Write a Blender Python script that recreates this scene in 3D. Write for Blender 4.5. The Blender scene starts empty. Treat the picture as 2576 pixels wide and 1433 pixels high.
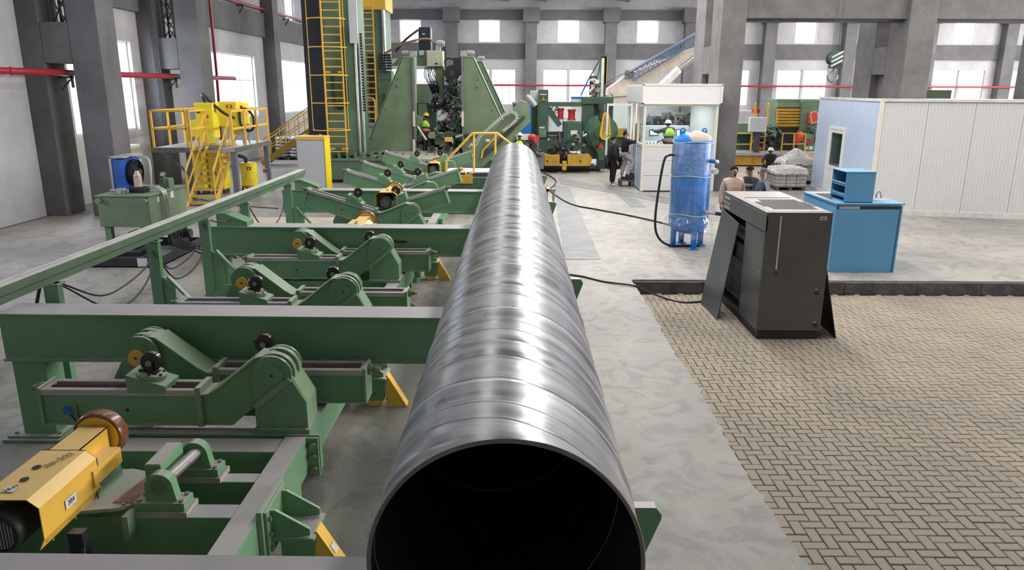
import bpy, math, random
from math import sin, cos, tan, pi, radians as R_, atan, atan2, sqrt, hypot
from mathutils import Vector, Matrix
random.seed(7)
S = bpy.context.scene
COL = S.collection
# ------------------------------------------------------------------ camera
HC, FPX = 3.5, 1863.0
PIT = atan(496/FPX); ROLL = 0.004; YAW = atan(10/FPX*cos(PIT))
_f0 = Vector((-sin(YAW), cos(YAW), 0)); _r0 = Vector((cos(YAW), sin(YAW), 0)); _z = Vector((0, 0, 1))
CF = _f0*cos(PIT) - _z*sin(PIT); CU0 = _z*cos(PIT) + _f0*sin(PIT)
CR = _r0*cos(ROLL) + CU0*sin(ROLL); CU = CU0*cos(ROLL) - _r0*sin(ROLL)
cd = bpy.data.cameras.new('camera'); cam = bpy.data.objects.new('camera', cd); COL.objects.link(cam)
cd.sensor_width = 36; cd.lens = FPX/2576*36; cd.clip_end = 300; cd.clip_start = 0.05
M = Matrix((CR, CU, -CF)).transposed().to_4x4(); M.translation = Vector((0, 0, HC)); cam.matrix_world = M
S.camera = cam
def _ray(u, v): return CF + CR*((u-1288)/FPX) - CU*((v-716.5)/FPX)
def PY(u, v, y):            # point of the photograph at depth y -> (x, z)
    d = _ray(u, v); k = y/d.y; return d.x*k, HC + d.z*k
def PZ(u, v, z=0.0):        # point at height z -> (x, y)
    d = _ray(u, v); k = (z-HC)/d.z; return d.x*k, d.y*k
# ------------------------------------------------------------------ world, lamps, exposure
W = bpy.data.worlds.new('world'); S.world = W; W.use_nodes = True
bg = W.node_tree.nodes['Background']; bg.inputs[0].default_value = (0.86, 0.93, 1.0, 1); bg.inputs[1].default_value = 4.0
S.view_settings.view_transform = 'Standard'; S.view_settings.look = 'None'
S.view_settings.exposure = 0.05; S.view_settings.gamma = 1.0; S.view_settings.use_curve_mapping = False
def skylight(x, y, w, l, e, c=(1.0, 0.985, 0.96)):
    ld = bpy.data.lights.new('skylight', 'AREA'); ld.shape = 'RECTANGLE'; ld.size = w; ld.size_y = l
    ld.energy = e; ld.color = c
    o = bpy.data.objects.new('skylight', ld); COL.objects.link(o); o.location = (x, y, 9.55)
SKY = [(-8.0, 3.0, 400), (-3.2, 0.8, 700), (3.4, 1.1, 4200), (9.5, 1.6, 1200), (16.0, 4.0, 1500), (24.0, 6.0, 2000), (34.0, 10.0, 2600)]
for sx, sw, se in SKY:
    skylight(sx, 32, sw, 46, se)
def daylight(x, y, z, w, h, rot, L, c=(0.93, 0.97, 1.0)):      # daylight entering through a window opening
    ld = bpy.data.lights.new('daylight', 'AREA'); ld.shape = 'RECTANGLE'; ld.size = w; ld.size_y = h; ld.energy = L*pi*w*h; ld.color = c
    o = bpy.data.objects.new('daylight', ld); COL.objects.link(o); o.location = (x, y, z); o.rotation_euler = rot
for k in range(-2, 7):
    c_ = 1.04+5.87*k; daylight(c_+2.78, 58.35, 7.54, 1.7, 1.7, (-pi/2, 0, 0), 14)
for ya, yb in ((9.5, 13), (15.6, 18.2), (22.4, 26.25), (33.0, 38.5), (42.4, 48.9)):
    daylight(-13.45, (ya+yb)/2, 3.5, 3.0, yb-ya, (0, -pi/2, 0), 7, (0.80, 0.90, 1.0))
for ya, yb in ((2, 16), (18, 32), (34, 48)):
    daylight(42.9, (ya+yb)/2, 5.75, 3.4, yb-ya, (0, pi/2, 0), 48, (1.0, 0.975, 0.94))
# ------------------------------------------------------------------ materials
def mat(name, col, rough=0.55, metal=0.0, var=0.12, scale=3.0, dust=None, dthr=0.8, bump=0.0, bscale=60, col2=None, spec=0.5, stretch=None, coat=0.0):
    m = bpy.data.materials.new(name); m.use_nodes = True; nt = m.node_tree; N = nt.nodes; L = nt.links
    b = N['Principled BSDF']; b.inputs['Roughness'].default_value = rough; b.inputs['Metallic'].default_value = metal
    b.inputs['Specular IOR Level'].default_value = spec
    if coat: b.inputs['Coat Weight'].default_value = coat; b.inputs['Coat Roughness'].default_value = 0.15
    tc = N.new('ShaderNodeTexCoord'); mp = N.new('ShaderNodeMapping'); L.new(tc.outputs['Object'], mp.inputs[0])
    if stretch: mp.inputs['Scale'].default_value = stretch
    n = N.new('ShaderNodeTexNoise'); n.inputs['Scale'].default_value = scale; n.inputs['Detail'].default_value = 6; n.inputs['Roughness'].default_value = 0.65
    L.new(mp.outputs[0], n.inputs['Vector'])
    mx = N.new('ShaderNodeMix'); mx.data_type = 'RGBA'
    c2 = col2 or tuple(max(0, c*(1-2*var)) for c in col)
    c1 = tuple(min(1, c*(1+var)) for c in col) if not col2 else col
    mx.inputs['A'].default_value = (*c2, 1); mx.inputs['B'].default_value = (*c1, 1)
    rr = N.new('ShaderNodeMapRange'); rr.inputs['From Min'].default_value = 0.3; rr.inputs['From Max'].default_value = 0.7
    L.new(n.outputs['Fac'], rr.inputs[0]); L.new(rr.outputs[0], mx.inputs['Factor'])
    out = mx.outputs['Result']
    if dust:
        ge = N.new('ShaderNodeNewGeometry'); sp = N.new('ShaderNodeSeparateXYZ'); L.new(ge.outputs['Normal'], sp.inputs[0])
        r2 = N.new('ShaderNodeMapRange'); r2.inputs['From Min'].default_value = dthr; r2.inputs['From Max'].default_value = min(1.0, dthr+0.15)
        L.new(sp.outputs['Z'], r2.inputs[0])
        n2 = N.new('ShaderNodeTexNoise'); n2.inputs['Scale'].default_value = 2.2; n2.inputs['Detail'].default_value = 8; L.new(tc.outputs['Object'], n2.inputs['Vector'])
        r3 = N.new('ShaderNodeMapRange'); r3.inputs['From Min'].default_value = 0.25; r3.inputs['From Max'].default_value = 0.5; r3.inputs['To Min'].default_value = 0.72
        L.new(n2.outputs['Fac'], r3.inputs[0])
        mu = N.new('ShaderNodeMath'); mu.operation = 'MULTIPLY'; L.new(r2.outputs[0], mu.inputs[0]); L.new(r3.outputs[0], mu.inputs[1])
        m2 = N.new('ShaderNodeMix'); m2.data_type = 'RGBA'; L.new(mu.outputs[0], m2.inputs['Factor']); L.new(out, m2.inputs['A']); m2.inputs['B'].default_value = (*dust, 1)
        out = m2.outputs['Result']
    L.new(out, b.inputs['Base Color'])
    if bump:
        n3 = N.new('ShaderNodeTexNoise'); n3.inputs['Scale'].default_value = bscale; n3.inputs['Detail'].default_value = 4; L.new(mp.outputs[0], n3.inputs['Vector'])
        bp = N.new('ShaderNodeBump'); bp.inputs['Strength'].default_value = bump; bp.inputs['Distance'].default_value = 0.02
        L.new(n3.outputs['Fac'], bp.inputs['Height']); L.new(bp.outputs[0], b.inputs['Normal'])
    return m
DUST = (0.47, 0.44, 0.445)
GR = mat('green_paint', (0.145, 0.285, 0.155), 0.42, var=0.07, scale=1.5, dust=DUST, dthr=0.93)
GRL = mat('pale_green_paint', (0.22, 0.31, 0.19), 0.5, var=0.08, scale=2, dust=(0.40, 0.41, 0.36), dthr=0.9)
GRM = mat('machine_green_paint', (0.125, 0.2, 0.125), 0.5, var=0.12, scale=1.4)
GRK = mat('dark_green_paint', (0.045, 0.095, 0.062), 0.5, var=0.15, scale=2)
OLI = mat('weathered_green_paint', (0.17, 0.235, 0.14), 0.55, var=0.12, scale=1.5)
YEL = mat('yellow_paint', (0.80, 0.47, 0.07), 0.4, var=0.06, scale=2, dust=(0.83, 0.58, 0.22), dthr=0.7)
YELB = mat('lemon_yellow_paint', (0.86, 0.70, 0.04), 0.42, var=0.04)
YELD = mat('dark_yellow_paint', (0.50, 0.29, 0.03), 0.5, var=0.15)
BLK = mat('black_rubber', (0.018, 0.018, 0.02), 0.5, var=0.1)
TRAY = mat('black_enamel', (0.02, 0.024, 0.035), 0.4, var=0.1, dust=(0.13, 0.12, 0.11), dthr=0.9)
DGR = mat('dark_grey_metal', (0.07, 0.07, 0.075), 0.5, 0.3)
STE = mat('bright_steel', (0.62, 0.62, 0.62), 0.25, 0.9, var=0.08)
STD = mat('worn_steel', (0.30, 0.285, 0.28), 0.45, 0.7, var=0.2, scale=8)
RUST = mat('rusty_screw', (0.11, 0.05, 0.045), 0.6, 0.4, var=0.35, scale=30)
GALV = mat('galvanised_steel', (0.42, 0.42, 0.44), 0.45, 0.4, var=0.1)
BRN = mat('brown_polyurethane', (0.20, 0.075, 0.035), 0.3, var=0.1, coat=0.3)
MRN = mat('maroon_roller', (0.035, 0.018, 0.022), 0.25, var=0.1, coat=0.4)
CUP = mat('bare_brown_plate', (0.30, 0.17, 0.12), 0.6, var=0.25, scale=9)
WHT = mat('white_panel', (0.68, 0.67, 0.66), 0.42, var=0.02)
CRM = mat('cream_frame', (0.72, 0.66, 0.56), 0.4, var=0.03)
LIL = mat('film_blue_panel', (0.48, 0.56, 0.72), 0.25, var=0.02)
PVC = mat('white_pvc_frame', (0.70, 0.69, 0.67), 0.35, var=0.02)
CABG = mat('light_grey_enamel', (0.50, 0.51, 0.54), 0.4, var=0.02)
CMP = mat('charcoal_enamel', (0.092, 0.090, 0.088), 0.36, var=0.12, scale=2.5, dust=(0.33, 0.285, 0.26), dthr=0.9, coat=0.1)
CMPB = mat('slate_enamel', (0.085, 0.090, 0.105), 0.36, var=0.08, scale=2)
BLU = mat('sky_blue_paint', (0.10, 0.31, 0.54), 0.42, var=0.05, scale=1.5, dust=(0.20, 0.36, 0.52), dthr=0.93)
BLUT = mat('tank_blue_paint', (0.012, 0.14, 0.50), 0.3, scale=0.9, col2=(0.02, 0.23, 0.62))
BLUD = mat('royal_blue_paint', (0.02, 0.14, 0.44), 0.3, var=0.06)
BLUN = mat('navy_lattice_paint', (0.10, 0.14, 0.22), 0.5)
RED = mat('red_paint', (0.52, 0.03, 0.03), 0.4, var=0.08)
ORG = mat('orange_red_paint', (0.62, 0.08, 0.03), 0.4, var=0.1)
PIPR = mat('fire_pipe_red', (0.30, 0.018, 0.03), 0.3, var=0.06)
CRANE = mat('crane_cream_paint', (0.55, 0.47, 0.40), 0.5, var=0.12)
WALLL = mat('light_plaster', (0.40, 0.395, 0.405), 0.9, var=0.09, scale=0.8, bump=0.5, bscale=12)
WALLD = mat('dark_plaster', (0.118, 0.116, 0.122), 0.85, var=0.12, scale=1.0, bump=0.6, bscale=12)
PIERM = mat('pier_plaster', (0.125, 0.122, 0.126), 0.8, var=0.15, scale=0.9, bump=0.6, bscale=14)
PIERC = mat('bare_concrete_pier', (0.145, 0.138, 0.136), 0.8, var=0.2, scale=0.8, bump=0.6, bscale=10)
CEIL = mat('roof_sheet', (0.42, 0.42, 0.44), 0.7)
WOOD = mat('wood', (0.35, 0.22, 0.12), 0.7, var=0.2, scale=8)
PALL = mat('grey_pallet_wood', (0.12, 0.10, 0.085), 0.8, var=0.3, scale=8)
SACK = mat('grey_sacks', (0.36, 0.36, 0.38), 0.45, var=0.15, scale=4, bump=0.5, bscale=12)
STONE = mat('wrapped_blocks', (0.40, 0.385, 0.375), 0.6, var=0.15, scale=5)
SKIN = mat('skin', (0.42, 0.23, 0.15), 0.6, var=0.05)
SKIN2 = mat('dark_skin', (0.16, 0.08, 0.05), 0.6, var=0.05)
HAIR = mat('black_hair', (0.010, 0.008, 0.008), 0.9, spec=0.15)
HAIRG = mat('greying_hair', (0.06, 0.06, 0.065), 0.7)
EYE = mat('dark_eye', (0.01, 0.01, 0.01), 0.3)
LIP = mat('lips', (0.28, 0.10, 0.08), 0.6)
BLKC = mat('black_cloth', (0.008, 0.008, 0.010), 0.9)
NAVY = mat('navy_quilted_cloth', (0.045, 0.055, 0.085), 0.55, var=0.1)
BEIGE = mat('beige_cloth', (0.55, 0.40, 0.31), 0.9, var=0.05)
LGC = mat('light_grey_cloth', (0.40, 0.385, 0.36), 0.9)
DKC = mat('dark_cloth', (0.04, 0.035, 0.035), 0.9)
HIVIS = mat('lime_vest', (0.45, 0.85, 0.06), 0.6, var=0.03)
HIORG = mat('orange_vest', (0.80, 0.16, 0.06), 0.6, var=0.03)
REFL = mat('reflective_tape', (0.60, 0.62, 0.60), 0.4)
HELW = mat('white_helmet', (0.75, 0.75, 0.74), 0.25)
HELY = mat('yellow_helmet', (0.80, 0.50, 0.06), 0.3)
LBL = mat('white_label', (0.68, 0.67, 0.64), 0.6)
LBLR = mat('red_label', (0.60, 0.03, 0.03), 0.5)
INK = mat('black_ink', (0.02, 0.02, 0.02), 0.6)
GREYINK = mat('grey_ink', (0.25, 0.17, 0.10), 0.7)
BAND = mat('blue_white_console', (0.62, 0.68, 0.70), 0.4)
GRNL = mat('green_label', (0.05, 0.35, 0.16), 0.5)
CHAIN = mat('cream_cable_chain', (0.44, 0.42, 0.37), 0.6)
COPP = mat('copper_brown_hose', (0.24, 0.13, 0.06), 0.5)
def emis(name, col, s):
    m = bpy.data.materials.new(name); m.use_nodes = True
    b = m.node_tree.nodes['Principled BSDF']; b.inputs['Base Color'].default_value = (*col, 1)
    b.inputs['Emission Color'].default_value = (*col, 1); b.inputs['Emission Strength'].default_value = s
    return m
SCRN = emis('lit_screen', (0.75, 0.8, 0.85), 0.7)
def glass(name, tint, refl=0.08, haze=0.0, ior=1.45):
    m = bpy.data.materials.new(name); m.use_nodes = True; nt = m.node_tree; N = nt.nodes; L = nt.links
    N.clear(); o = N.new('ShaderNodeOutputMaterial'); t = N.new('ShaderNodeBsdfTransparent'); t.inputs[0].default_value = (*tint, 1)
    g = N.new('ShaderNodeBsdfGlossy'); g.inputs['Roughness'].default_value = 0.04; g.inputs[0].default_value = (1, 1, 1, 1)
    fr = N.new('ShaderNodeFresnel'); fr.inputs[0].default_value = ior
    ad = N.new('ShaderNodeMath'); ad.operation = 'ADD'; ad.use_clamp = True; ad.inputs[1].default_value = refl; L.new(fr.outputs[0], ad.inputs[0])
    ge = N.new('ShaderNodeNewGeometry'); bf = N.new('ShaderNodeMath'); bf.operation = 'SUBTRACT'; bf.inputs[0].default_value = 1; L.new(ge.outputs['Backfacing'], bf.inputs[1])
    ml_ = N.new('ShaderNodeMath'); ml_.operation = 'MULTIPLY'; L.new(ad.outputs[0], ml_.inputs[0]); L.new(bf.outputs[0], ml_.inputs[1]); ad = ml_
    mx = N.new('ShaderNodeMixShader'); L.new(ad.outputs[0], mx.inputs[0]); L.new(t.outputs[0], mx.inputs[1]); L.new(g.outputs[0], mx.inputs[2])
    if haze:
        d = N.new('ShaderNodeBsdfDiffuse'); d.inputs[0].default_value = (0.8, 0.82, 0.85, 1); m2 = N.new('ShaderNodeMixShader')
        nz = N.new('ShaderNodeTexNoise'); nz.inputs['Scale'].default_value = 9; nz.inputs['Detail'].default_value = 5
        rr = N.new('ShaderNodeMapRange'); rr.inputs['From Min'].default_value = 0.42; rr.inputs['From Max'].default_value = 0.75; rr.inputs['To Min'].default_value = haze*0.4; rr.inputs['To Max'].default_value = min(1, haze*3)
        L.new(nz.outputs['Fac'], rr.inputs[0]); L.new(rr.outputs[0], m2.inputs[0]); L.new(mx.outputs[0], m2.inputs[1]); L.new(d.outputs[0], m2.inputs[2]); mx = m2
    L.new(mx.outputs[0], o.inputs[0]); return m
GLS = glass('window_glass', (0.97, 0.98, 1.0), 0.0, ior=1.1)
GLB = glass('booth_glass', (0.90, 0.945, 0.945), 0.03)
GLD = glass('door_glass', (0.25, 0.36, 0.36), 0.06)
FILM2 = glass('stretch_film_double', (0.97, 0.98, 1.0), 0.06, 0.10)
FILM = glass('stretch_film', (0.97, 0.98, 1.0), 0.03, 0.05)
# ------------------------------------------------------------------ mesh builder
WL = {}  # object name -> world location of its root
class MB:
    def __init__(s): s.v = []; s.f = []; s.sm = []; s.mi = []; s.cur = 0; s.g = 0; s.gv = []
    def add(s, vs, fs, sm=False):
        o = len(s.v); s.v += [tuple(p) for p in vs]; s.gv += [s.g]*(len(s.v)-o)
        for q in fs: s.f.append(tuple(i+o for i in q)); s.sm.append(sm); s.mi.append(s.cur)
        return s
    def each(s, name, m, parent=None, bevel=0.0, per=1):      # one object per primitive (or per run of primitives)
        out = []; gs = sorted(set(s.gv)); idx = {g: i//per for i, g in enumerate(gs)}; B = {}
        mp = []
        for i, g in enumerate(s.gv): q = B.setdefault(idx[g], MB()); mp.append(len(q.v)); q.v.append(s.v[i])
        for f, sm in zip(s.f, s.sm): q = B[idx[s.gv[f[0]]]]; q.f.append(tuple(mp[i] for i in f)); q.sm.append(sm); q.mi.append(0)
        return [q.build(name, m, parent, bevel) for q in B.values()]
    def box(s, x0, x1, y0, y1, z0, z1, mtx=None):
        p = [Vector(q) for q in ((x0, y0, z0), (x1, y0, z0), (x1, y1, z0), (x0, y1, z0), (x0, y0, z1), (x1, y0, z1), (x1, y1, z1), (x0, y1, z1))]
        if mtx: p = [mtx @ q for q in p]
        return s.add(p, [(0, 3, 2, 1), (4, 5, 6, 7), (0, 1, 5, 4), (1, 2, 6, 5), (2, 3, 7, 6), (3, 0, 4, 7)])
    def hexa(s, p):          # 8 corners, same order as box
        return s.add(p, [(0, 3, 2, 1), (4, 5, 6, 7), (0, 1, 5, 4), (1, 2, 6, 5), (2, 3, 7, 6), (3, 0, 4, 7)])
    def bar(s, a, b, w, h=None, up=(0, 0, 1)):   # rectangular bar from a to b
        h = h or w; a = Vector(a); b = Vector(b); d = (b-a).normalized(); u = Vector(up)
        if abs(d.dot(u)) > 0.98: u = Vector((0, 1, 0))
        r = d.cross(u).normalized(); u = r.cross(d); r *= w/2; u *= h/2
        return s.hexa([a-r-u, a+r-u, b+r-u, b-r-u, a-r+u, a+r+u, b+r+u, b-r+u])
    def cyl(s, a, b, r, r2=None, n=16, cap=True):
        r2 = r if r2 is None else r2; a = Vector(a); b = Vector(b); d = (b-a).normalized()
        t = Vector((0, 0, 1)) if abs(d.z) < 0.9 else Vector((1, 0, 0)); p = d.cross(t).normalized(); q = d.cross(p)
        vs = []
        for k in range(n):
            c = p*cos(2*pi*k/n)+q*sin(2*pi*k/n); vs += [a+c*r, b+c*r2]
        s.add(vs, [(2*k, 2*k+1, (2*k+3) % (2*n), (2*k+2) % (2*n)) for k in range(n)], True)
        if cap:
            s.add(vs[0::2], [tuple(range(n))]); s.add(vs[1::2], [tuple(range(n))[::-1]])
        return s
    def tube(s, pts, r, n=8):
        pts = [Vector(p) for p in pts]; rings = []; prev = None
        for i, p in enumerate(pts):
            d = (pts[min(i+1, len(pts)-1)]-pts[max(i-1, 0)]).normalized()
            if prev is None:
                t = Vector((0, 0, 1)) if abs(d.z) < 0.9 else Vector((1, 0, 0)); prev = d.cross(t).normalized()
            prev = (prev-d*prev.dot(d)).normalized(); q = d.cross(prev)
            rings.append([p+(prev*cos(2*pi*k/n)+q*sin(2*pi*k/n))*r for k in range(n)])
        vs = [v for g in rings for v in g]; fs = []
        for i in range(len(pts)-1):
            for k in range(n): fs.append((i*n+k, i*n+(k+1) % n, (i+1)*n+(k+1) % n, (i+1)*n+k))
        s.add(vs, fs, True); s.add(rings[0], [tuple(range(n))[::-1]]); s.add(rings[-1], [tuple(range(n))]); return s
    def prism(s, poly, y0, y1, ax='y', sm=False):      # poly in (x,z) for ax y, (x,y) for ax z, (y,z) for ax x
        def P(p, t): return (p[0], t, p[1]) if ax == 'y' else ((p[0], p[1], t) if ax == 'z' else (t, p[0], p[1]))
        n = len(poly); s.add([P(p, y0) for p in poly]+[P(p, y1) for p in poly], [(k, (k+1) % n, (k+1) % n+n, k+n) for k in range(n)], sm)
        s.add([P(p, y0) for p in poly], [tuple(range(n))[::-1]]); s.add([P(p, y1) for p in poly], [tuple(range(n))]); return s
    def lathe(s, prof, c, ax='z', n=24):               # prof: (r, h)
        vs = []
        for r, h in prof:
            for k in range(n):
                a = 2*pi*k/n
                if ax == 'z': vs.append((c[0]+r*cos(a), c[1]+r*sin(a), c[2]+h))
                elif ax == 'y': vs.append((c[0]+r*cos(a), c[1]+h, c[2]+r*sin(a)))
                else: vs.append((c[0]+h, c[1]+r*cos(a), c[2]+r*sin(a)))
        m = len(prof); run = [0]
        for i in range(m-1):
            cut = i == m-2
            if not cut:
                d1 = Vector((prof[i+1][0]-prof[i][0], prof[i+1][1]-prof[i][1])); d2 = Vector((prof[i+2][0]-prof[i+1][0], prof[i+2][1]-prof[i+1][1]))
                cut = d1.length > 0 and d2.length > 0 and abs(d1.angle(d2)) > 0.6
            run.append(i+1)
            if cut:
                q = [vs[j*n+k] for j in run for k in range(n)]
                s.add(q, [(a*n+k, a*n+(k+1) % n, (a+1)*n+(k+1) % n, (a+1)*n+k) for a in range(len(run)-1) for k in range(n)], True); run = [i+1]
        return s
    def ball(s, c, rx, ry=None, rz=None, n=12, m=8):
        ry = ry or rx; rz = rz or rx; vs = []
        for i in range(m+1):
            t = pi*i/m
            for k in range(n): a = 2*pi*k/n; vs.append((c[0]+rx*sin(t)*cos(a), c[1]+ry*sin(t)*sin(a), c[2]+rz*cos(t)))
        return s.add(vs, [(i*n+k, (i+1)*n+k, (i+1)*n+(k+1) % n, i*n+(k+1) % n) for i in range(m) for k in range(n)], True)
    def build(s, name, m, parent=None, bevel=0.0, kind=None, label=None):
        me = bpy.data.meshes.new(name); off = WL.get(parent.name, (0, 0, 0)) if parent else (0, 0, 0)
        me.from_pydata([(a-off[0], b-off[1], c-off[2]) for a, b, c in s.v], [], s.f)
        me.polygons.foreach_set('use_smooth', s.sm); me.polygons.foreach_set('material_index', s.mi)
        me.validate(); me.update()
        import bmesh
        bm = bmesh.new(); bm.from_mesh(me); bmesh.ops.recalc_face_normals(bm, faces=bm.faces); bm.to_mesh(me); bm.free()
        for q in (m if isinstance(m, (list, tuple)) else [m]): me.materials.append(q)
        o = bpy.data.objects.new(name, me); COL.objects.link(o)
        if parent: o.parent = parent; WL[o.name] = off
        if bevel:
            bv = o.modifiers.new('bevel', 'BEVEL'); bv.width = bevel; bv.segments = 2; bv.limit_method = 'ANGLE'; bv.angle_limit = R_(40)
        if kind: o['kind'] = kind
        if label: o['label'] = label
        return o
for _n in ('box', 'hexa', 'cyl', 'tube', 'prism', 'lathe', 'ball'):
    def _w(fn):
        def g(s, *a, **k): s.g += 1; return fn(s, *a, **k)
        return g
    setattr(MB, _n, _w(getattr(MB, _n)))
def thing(name, label, cat, loc=(0, 0, 0), group=None, rz=0.0):
    o = bpy.data.objects.new(name, None); COL.objects.link(o); o.location = loc; o.rotation_euler = (0, 0, rz)
    o.empty_display_size = 0.1; WL[o.name] = tuple(loc); o['label'] = label; o['category'] = cat
    if group: o['group'] = group
    return o
def tag(o, label, cat, group=None, kind=None):
    o['label'] = label; o['category'] = cat
    if group: o['group'] = group
    if kind: o['kind'] = kind
    return o
def struct(name, mb, m, parent=None, bevel=0.0):
    o = mb.build(name, m, parent, bevel)
    if not parent: o['kind'] = 'structure'
    return o
def copy_tree(o, parent=None):
    c = o.copy(); COL.objects.link(c)
    if parent: c.parent = parent
    for ch in list(o.children): copy_tree(ch, c)
    return c
def dup(root, delta, label, rz=None):
    c = copy_tree(root); c.location = Vector(root.location)+Vector(delta); c['label'] = label
    if rz is not None: c.rotation_euler = (0, 0, rz)
    return c
def arc(cx, cz, r, a0, a1, n=10): return [(cx+r*cos(a0+(a1-a0)*k/n), cz+r*sin(a0+(a1-a0)*k/n)) for k in range(n+1)]
def pbox(mb, u0, v0, u1, v1, y, d):      # box whose front face covers that rectangle at depth y
    x0, z1 = PY(u0, v0, y); x1, z0 = PY(u1, v1, y); return mb.box(min(x0, x1), max(x0, x1), y, y+d, min(z0, z1), max(z0, z1))
def spl(pts, n=8):                        # smooth path through points (Catmull-Rom)
    P = [Vector(p) for p in pts]; P = [P[0]*2-P[1]]+P+[P[-1]*2-P[-2]]; out = []
    for i in range(1, len(P)-2):
        for k in range(n):
            t = k/n; a, b, c, d = P[i-1], P[i], P[i+1], P[i+2]
            out.append(0.5*((2*b)+(c-a)*t+(2*a-5*b+4*c-d)*t*t+(3*b-3*c+d-a)*t**3))
    out.append(P[-2]); return out
def bolts(mb, pts, r=0.018, l=0.015, ax=(0, -1, 0)):
    a = Vector(ax)
    for p in pts: mb.cyl(Vector(p), Vector(p)+a*l, r, n=6)
    return mb
def text(s, size, m, parent, loc, rot, name='lettering', ext=0.001):
    c = bpy.data.curves.new(name, 'FONT'); c.body = s; c.size = size; c.extrude = ext; c.align_x = 'CENTER'; c.align_y = 'CENTER'; c.materials.append(m)
    tmp = bpy.data.objects.new('tmp', c); COL.objects.link(tmp); bpy.context.view_layer.update(); me = bpy.data.meshes.new_from_object(tmp.evaluated_get(bpy.context.evaluated_depsgraph_get())); bpy.data.objects.remove(tmp)
    o = bpy.data.objects.new(name, me); COL.objects.link(o); o.parent = parent; me.materials.clear(); me.materials.append(m)
    off = WL.get(parent.name, (0, 0, 0)); o.location = (loc[0]-off[0], loc[1]-off[1], loc[2]-off[2]); o.rotation_euler = rot
    return o
FR = (pi/2, 0, 0)
# ================================================================== SETTING
def floor_mat():
    m = bpy.data.materials.new('polished_concrete'); m.use_nodes = True; nt = m.node_tree; N = nt.nodes; L = nt.links; b = N['Principled BSDF']
    tc = N.new('ShaderNodeTexCoord')
    def noise(sc, det, dist=0.0, stretch=None):
        n = N.new('ShaderNodeTexNoise'); n.inputs['Scale'].default_value = sc; n.inputs['Detail'].default_value = det; n.inputs['Distortion'].default_value = dist
        if stretch:
            mp = N.new('ShaderNodeMapping'); mp.inputs['Scale'].default_value = stretch; L.new(tc.outputs['Object'], mp.inputs[0]); L.new(mp.outputs[0], n.inputs['Vector'])
        else: L.new(tc.outputs['Object'], n.inputs['Vector'])
        return n
    def ramp(src, pts):
        r = N.new('ShaderNodeValToRGB'); L.new(src, r.inputs[0]); e = r.color_ramp.elements
        e[0].position, e[0].color = pts[0][0], (*pts[0][1], 1); e[1].position, e[1].color = pts[-1][0], (*pts[-1][1], 1)
        for p, c in pts[1:-1]: q = e.new(p); q.color = (*c, 1)
        return r.outputs[0]
    a = ramp(noise(0.35, 5).outputs['Fac'], [(0.35, (0.27, 0.255, 0.235)), (0.62, (0.39, 0.355, 0.315))])
    c = ramp(noise(2.2, 10, 1.6).outputs['Fac'], [(0.38, (0.72, 0.73, 0.75)), (0.5, (0.95, 0.95, 0.95)), (0.64, (1.0, 1.0, 1.0))])
    # trowel swirls
    w = noise(24, 7, 8.0); d = ramp(w.outputs['Fac'], [(0.36, (0.62, 0.63, 0.65)), (0.50, (0.94, 0.94, 0.94)), (0.64, (1.12, 1.11, 1.08))])
    m1 = N.new('ShaderNodeMix'); m1.data_type = 'RGBA'; m1.blend_type = 'MULTIPLY'; m1.inputs['Factor'].default_value = 1; L.new(a, m1.inputs['A']); L.new(c, m1.inputs['B'])
    m2 = N.new('ShaderNodeMix'); m2.data_type = 'RGBA'; m2.blend_type = 'MULTIPLY'; m2.inputs['Factor'].default_value = 1; L.new(m1.outputs['Result'], m2.inputs['A']); L.new(d, m2.inputs['B'])
    L.new(m2.outputs['Result'], b.inputs['Base Color'])
    rr = N.new('ShaderNodeMapRange'); L.new(noise(1.1, 6).outputs['Fac'], rr.inputs[0]); rr.inputs['To Min'].default_value = 0.38; rr.inputs['To Max'].default_value = 0.62; L.new(rr.outputs[0], b.inputs['Roughness'])
    bp = N.new('ShaderNodeBump'); bp.inputs['Strength'].default_value = 0.25; bp.inputs['Distance'].default_value = 0.01; L.new(w.outputs['Fac'], bp.inputs['Height']); L.new(bp.outputs[0], b.inputs['Normal'])
    return m
FLM = floor_mat()
SAND = mat('joint_sand', (0.16, 0.135, 0.10), 0.95, var=0.2, scale=20)
PAV = mat('paver_concrete', (0.36, 0.305, 0.23), 0.85, scale=0.8, col2=(0.245, 0.215, 0.175), bump=0.3, bscale=90)
KERB = mat('kerb_concrete', (0.10, 0.098, 0.098), 0.85, var=0.25, scale=5, bump=0.6, bscale=25)
TRP = mat('trench_plate', (0.20, 0.20, 0.205), 0.55, 0.1, var=0.15, scale=2)
EX, EY = 2.2, 13.6
random.seed(3)
edge = [(EX+random.uniform(-0.012, 0.012)+0.015*sin(k*.13)+(0.025*sin(k*.9) if k % 17 < 4 else 0), -6+k*0.07) for k in range(int((EY+6)/0.07))]
poly = [(-13.2, -8.8)]+[(EX, -8.8)]+edge+[(EX+0.02, EY), (43, EY), (43, 58), (-13.2, 58)]
f = MB(); f.prism(poly, -0.45, 0.0, 'z'); floor = struct('floor', f, FLM)
fb = MB().box(EX-0.1, 43, -8.8, EY+0.05, -0.5, -0.272); pav_floor = struct('floor', fb, SAND)
k = MB()
x = EX+0.03
while x < 20:                                        # kerb segments with broken top edge
    w = 1.3+random.uniform(-0.1, 0.1); k.box(x, x+w-0.006, EY-0.07+random.uniform(-0.008, 0.008), EY+0.02, -0.27, -0.022+random.uniform(-0.01, 0.006)); x += w
struct('trim_1', k, KERB, bevel=0.01)
st = MB()
random.seed(5)
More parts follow.
